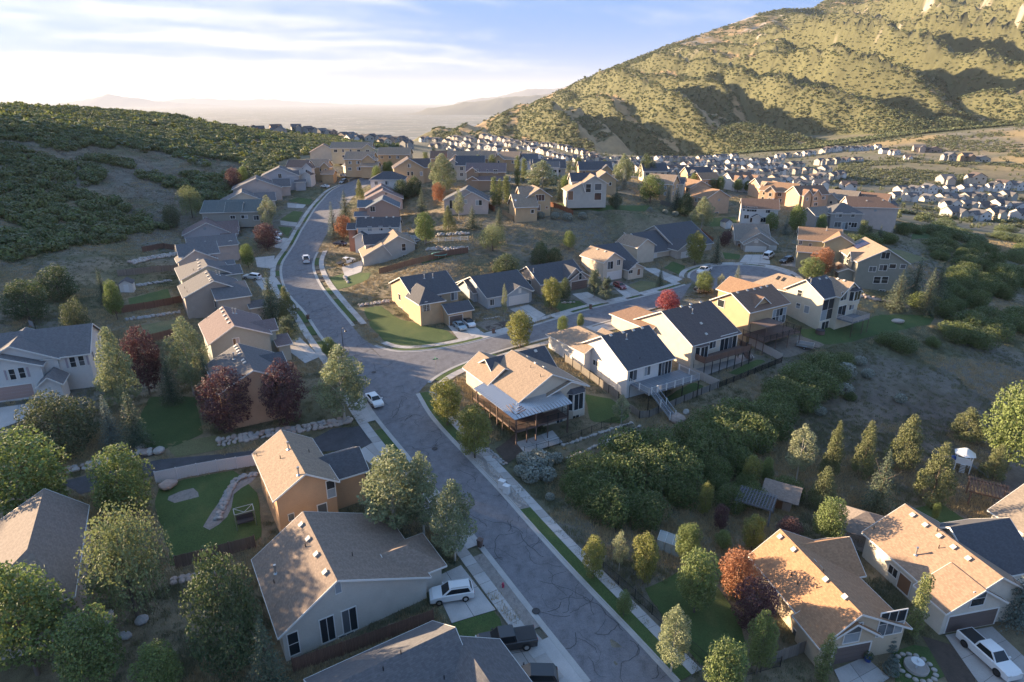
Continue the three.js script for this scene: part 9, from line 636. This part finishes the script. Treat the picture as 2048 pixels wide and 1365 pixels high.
// ---------------------------------------------------------------- garden things
const cyl = (r0, r1, h, n = 12) => new THREE.CylinderGeometry(r0, r1, h, n);
const MAKE = {
  bin(t) { part('body', (() => { const g = new THREE.CylinderGeometry(.40, .31, .95, 4).rotateY(Math.PI / 4); return g.translate(0, .55, 0); })(), M.deckBrown, t); part('lid', boxGeo(-.33, 1.02, -.36, .33, 1.10, .32), M.deckBrown, t); for (const s of [-1, 1]) placePart('wheel', cyl(.12, .12, .06).rotateZ(Math.PI / 2), M.tyre, t, s * .3, .12, -.3); part('handle', boxGeo(-.25, .96, -.44, .25, 1.0, -.36), M.black, t); },
  cabinet(t) { part('base', boxGeo(-.5, 0, -.4, .5, .12, .4), M.concreteOld, t); part('body', boxGeo(-.42, .12, -.32, .42, 1.25, .32), M.whitePlastic, t); part('lid', boxGeo(-.46, 1.25, -.36, .46, 1.32, .36), M.whitePlastic, t); part('door', boxGeo(-.36, .2, .32, .36, 1.18, .345), M.whitePlastic, t); },
  roadsign(t) { part('post', boxGeo(-.03, 0, -.03, .03, 1.9, .03), M.galv, t); part('panel', boxGeo(-.32, 1.3, .031, .32, 1.95, .05), M.whitePlastic, t); part('symbol', (() => { const b = new Bag(); b.box(-.2, 1.72, .051, .2, 1.76, .056); b.box(-.02, 1.42, .051, .02, 1.72, .056); b.box(-.2, 1.55, .051, -.08, 1.59, .056); return b.geo(); })(), M.black, t); },
  streetsign(t) { part('post', cyl(.035, .035, 3, 8).translate(0, 1.5, 0), M.galv, t); const gm = mat('signGreen', [.02, .20, .10], { roughness: .4 }); part('blade', boxGeo(-.5, 2.72, -.015, .5, 2.92, .015), gm, t); part('blade', boxGeo(-.015, 2.94, -.45, .015, 3.13, .45), gm, t); },
  lamp(t) { part('pole', cyl(.05, .08, 5, 10).translate(0, 2.5, 0), M.black, t); const c = new THREE.CatmullRomCurve3([V(0, 4.8, 0), V(.1, 5.6, 0), V(.6, 5.9, 0), V(1.1, 5.6, 0)]); part('arm', new THREE.TubeGeometry(c, 14, .035, 6), M.black, t); part('lamp_head', cyl(.08, .26, .3, 14).translate(1.1, 5.4, 0), M.black, t); part('base', cyl(.14, .2, .5, 10).translate(0, .25, 0), M.black, t); },
  trampoline(t) { part('mat', cyl(1.9, 1.9, .02, 32).translate(0, .8, 0), M.black, t); part('rim', new THREE.TorusGeometry(2.05, .17, 8, 40).rotateX(Math.PI / 2).scale(1, .35, 1).translate(0, .82, 0), mat('mint', [.20, .42, .34]), t); for (let i = 0; i < 6; i++) placePart('leg', cyl(.03, .03, .85, 6), M.steel, t, Math.cos(i * 1.047) * 2.0, .4, Math.sin(i * 1.047) * 2.0); },
  trailer(t) { const b = new Bag(); b.box(-1.7, .55, -1, 1.7, .62, 1); b.box(-1.7, .62, -1, 1.7, 1.25, -.94); b.box(-1.7, .62, .94, 1.7, 1.25, 1); b.box(-1.7, .62, -.94, -1.64, 1.25, .94); b.box(1.64, .62, -.94, 1.7, 1.25, .94); part('box', b.geo(), M.galv, t); for (const s of [-1, 1]) { const w = placePart('wheel', tyreGeo, M.tyre, t, 0, .32, s * 1.1, 0, .32, .32, 1); part('rim', rimGeo, M.steel, w); placePart('fender', boxGeo(-.5, .68, -.14, .5, .74, .14), M.galv, t, 0, 0, s * 1.14); } part('drawbar', new Bag().bar([1.7, .55, 0], [3, .5, 0], .1, .1).geo(), M.black, t); },
  playset(t) { for (const [a, b] of [[-1, -1], [1, -1], [-1, 1], [1, 1]]) placePart('post', boxGeo(-.07, 0, -.07, .07, 3, .07), M.whitePlastic, t, a, 0, b); part('platform', boxGeo(-1.1, 1.5, -1.1, 1.1, 1.6, 1.1), M.whitePlastic, t); part('roof', cyl(.25, 1.6, .9, 6).translate(0, 3.4, 0), M.whitePlastic, t); const sl = new THREE.CatmullRomCurve3([V(-1.1, 1.8, 0), V(-2.2, 1.6, .5), V(-2.8, 1.0, -.1), V(-2.4, .5, -.9), V(-3.2, .25, -1.3)]); part('tube_slide', new THREE.TubeGeometry(sl, 24, .42, 10), M.bluePlastic, t); part('slide', new Bag().bar([1.1, 1.5, .3], [3.6, .15, .8], .6, .08).geo(), M.deckGrey, t); part('rail', boxGeo(-1.05, 1.6, 1.02, 1.05, 2.4, 1.08), M.whitePlastic, t); part('ladder', (() => { const b = new Bag(); for (let i = 0; i < 6; i++) b.box(-.35, .2 + i * .25, 1.25 - i * .03, .35, .26 + i * .25, 1.4 - i * .03); return b.geo(); })(), M.whitePlastic, t); },
  pergola(t, L = 5, W = 4, m = M.deckGrey) { for (const [a, b] of [[-1, -1], [1, -1], [-1, 1], [1, 1]]) placePart('post', boxGeo(-.1, 0, -.1, .1, 2.6, .1), m, t, a * (L / 2 - .3), 0, b * (W / 2 - .3)); for (const s of [-1, 1]) part('beam', boxGeo(-L / 2, 2.4, s * (W / 2 - .3) - .05, L / 2, 2.62, s * (W / 2 - .3) + .05), m, t); for (let i = 0; i < 12; i++) placePart('rafter', boxGeo(-.04, 2.63, -W / 2, .04, 2.8, W / 2), m, t, -L / 2 + L * (i + .5) / 12, 0, 0); for (let i = 0; i < 10; i++) placePart('slat', boxGeo(-L / 2, 2.81, -.03, L / 2, 2.86, .03), m, t, 0, 0, -W / 2 + W * (i + .5) / 10); },
  pergolaRed(t) { MAKE.pergola(t, 5, 4.4, M.deckBrown); }, 
  gazebo(t) { for (let i = 0; i < 4; i++) placePart('post', boxGeo(-.14, 0, -.14, .14, 2.6, .14), M.deckBrown, t, i < 2 ? -2.1 : 2.1, 0, i % 2 ? -2.1 : 2.1); part('roof', roofGeo(6.4, 3.1, 3.1, 2.55, 4.3, 3.0, 3.0), M.roof_brownmix, t); part('beam', (() => { const b = new Bag(); for (const s of [-2.1, 2.1]) { b.box(-2.4, 2.36, s - .08, 2.4, 2.55, s + .08); b.box(s - .08, 2.3, -2.4, s + .08, 2.35, 2.4); } return b.geo(); })(), M.deckBrown, t); part('floor', boxGeo(-2.8, 0, -2.8, 2.8, .12, 2.8), M.concreteOld, t); },
  shelter(t) { part('wall', boxGeo(-1.5, 0, -1.3, 1.5, 2.3, 1.3), M.wall_taupe, t); part('roof', roofGeo(5, 2.4, 2.4, 2.25, 3.6, 0, 0), M.roof_brownmix, t); part('door', boxGeo(-.45, .05, 1.3, .45, 2, 1.34), M.doorWood, t); },
  shed(t) { part('wall', wallGeo(3.4, 1.6, 1.6, -.3, 2.1, 3.1, 0, 0, .2), M.wall_white, t); part('roof', roofGeo(3.4, 1.6, 1.6, 2.1, 3.1, 0, 0, .08), M.roof_char, t); part('door', boxGeo(1.5, .05, -.5, 1.54, 1.9, .5), M.whitePlastic, t); t.rotation.y = -1.2; },
  fountain(t) { part('basin', new THREE.LatheGeometry([[.01, .1], [.9, .1], [1.05, .4], [1.15, .4], [1.1, 0]].map(([a, b]) => new THREE.Vector2(a, b)), 28), M.rockPale, t); part('bowl', new THREE.LatheGeometry([[.08, .1], [.1, .7], [.55, .85], [.6, .95], [.05, .85]].map(([a, b]) => new THREE.Vector2(a, b)), 24), M.whitePlastic, t); part('finial', new THREE.SphereGeometry(.14, 12, 10).translate(0, 1.1, 0), M.whitePlastic, t); for (let i = 0; i < 16; i++) { const r = part('stone', rockGeos[i % 5], M.rockPale, t); r.position.set(Math.cos(i * .3927) * 1.7, .1, Math.sin(i * .3927) * 1.7); r.scale.setScalar(.5); } },
  greenhouse(t) { const pm = new THREE.MeshPhysicalMaterial({ name: 'greenhousePane', color: col(.75, .85, .9), roughness: .15, transmission: .7, thickness: 0 }); const b = new Bag(), q = (x, y, z) => [x, y, z]; for (const s of [-1, 1]) { for (let i = 0; i < 4; i++) { const x = -1.4 + i * .93; b.bar(q(x, 0, s), q(x, 1.6, s), .05, .05); b.bar(q(x, 1.6, s), q(x, 2.4, 0), .05, .05); } b.bar(q(-1.4, 1.6, s), q(1.4, 1.6, s), .05, .05); } b.bar(q(-1.4, 2.4, 0), q(1.4, 2.4, 0), .05, .05); part('frame', b.geo(), M.steel, t); for (const s of [-1, 1]) for (let i = 0; i < 3; i++) { const x = -1.36 + i * .93, p = new Bag(); p.quad(q(x, 1.6, s), q(x + .87, 1.6, s), q(x + .87, 2.38, 0), q(x, 2.38, 0)); part('pane', p.geo(), pm, t); const w = new Bag(); w.quad(q(x, .1, s), q(x + .87, .1, s), q(x + .87, 1.58, s), q(x, 1.58, s)); part('pane', w.geo(), pm, t); } },
  swing(t) { const b = new Bag(), P = (x, y, z) => [x, y, z]; for (const s of [-1.1, 1.1]) { b.bar(P(s, 0, -.8), P(s, 2.2, -.7), .07, .07); b.bar(P(s, 0, .8), P(s, 2.2, .7), .07, .07); b.bar(P(s, 2.2, -.7), P(s, 2.2, .7), .06, .06); } for (const z of [-.7, .7]) b.bar(P(-1.1, 2.2, z), P(1.1, 2.2, z), .06, .06); b.bar(P(-1.1, 2.2, -.7), P(0, 2.25, .7), .05, .05); b.bar(P(1.1, 2.2, -.7), P(0, 2.25, .7), .05, .05); part('frame', b.geo(), M.galv, t); part('seat', boxGeo(-.95, .5, -.35, .95, .68, .4), M.cushion, t); part('backrest', new Bag().bar([-.95, .95, -.45], [.95, .95, -.45], .14, .65).geo(), M.cushion, t); t.rotation.y = .5; },
  topiary(t) { part('trunk', cyl(.05, .07, 1, 8).translate(0, .4, 0), M.bark, t); const out = []; for (let i = 0; i < 2600; i++) { const f = rnd(), a = rnd() * 6.28, y = .3 + 1.9 * f, k = .85 * (1 - f * .55) * (.72 + .28 * Math.cos(a - f * 22)); out.push([Math.cos(a) * k * rr(.85, 1), y, Math.sin(a) * k * rr(.85, 1), .075, rr(.8, 1.2), Math.cos(a), .3, Math.sin(a)]); } part('crown', leaves(out), M.leaf_bluespruce, t); },
  pot(t) { part('pot', new THREE.LatheGeometry([[.01, 0], [.26, 0], [.36, .5], [.40, .52], [.36, .56], [.01, .5]].map(([a, b]) => new THREE.Vector2(a, b)), 18), M.bluePlastic, t); const f = part('foliage', clump(160, .1), M.leaf_dense, t); f.scale.setScalar(1.0); f.position.y = .4; },
  parasol(t) { part('pole', cyl(.025, .025, 2.6, 8).translate(0, 1.3, 0), M.galv, t); part('canopy', new THREE.LatheGeometry([[.02, 2.65], [.1, 2.4], [.16, 1.6], [.2, 1.05], [.05, 1.0]].map(([a, b]) => new THREE.Vector2(a, b)), 10), M.whitePlastic, t); part('base', cyl(.3, .32, .1, 16).translate(0, .05, 0), M.concreteOld, t); },
  basketball(t) { part('pole', cyl(.06, .07, 3.4, 8).translate(0, 1.7, 0), M.black, t); part('backboard', boxGeo(-.9, 2.9, .5, .9, 4.0, .55), M.deckGrey, t); part('arm', new Bag().bar([0, 3.2, 0], [0, 3.4, .5], .1, .1).geo(), M.black, t); part('hoop', new THREE.TorusGeometry(.23, .02, 6, 20).rotateX(Math.PI / 2).translate(0, 3.05, .8), M.lampRed, t); },
  aircon(t) { part('body', boxGeo(-.4, .08, -.4, .4, .95, .4), M.whitePlastic, t); part('base', boxGeo(-.5, 0, -.5, .5, .08, .5), M.concreteOld, t); part('fan_grille', cyl(.32, .32, .03, 20).translate(0, .965, 0), M.black, t); },
  hydrant(t) { part('body', cyl(.11, .13, .6, 12).translate(0, .3, 0), M.redPlastic, t); part('cap', new THREE.SphereGeometry(.13, 12, 8).translate(0, .62, 0), M.redPlastic, t); part('nozzle', cyl(.06, .06, .36, 10).rotateZ(Math.PI / 2).translate(0, .42, 0), M.redPlastic, t); },
  hottub(t) { part('tub', cyl(.95, 1.0, .85, 24).translate(0, .42, 0), M.deckBrown, t); part('cover', cyl(1.0, 1.0, .1, 24).translate(0, .9, 0), M.cushion, t); },
};
const NAMES = { bin: 'wheeled_bin', cabinet: 'utility_cabinet', roadsign: 'road_sign', streetsign: 'street_sign', lamp: 'street_lamp', pergolaRed: 'pergola', shelter: 'garden_shelter', swing: 'swing_seat', pot: 'plant_pot', basketball: 'basketball_hoop', aircon: 'air_conditioner', hydrant: 'fire_hydrant', hottub: 'hot_tub' };
for (const [k, x, z, label] of DATA.misc) { const n = NAMES[k] ?? k, t = thing(n, label, n.replace('_', ' ')); t.position.set(x, H(x, z) + (k === 'bin' ? .1 : .03), z); t.rotation.y = k === 'streetsign' || k === 'roadsign' ? .3 : -.55; MAKE[k](t); }
renderer.render(scene, camera);
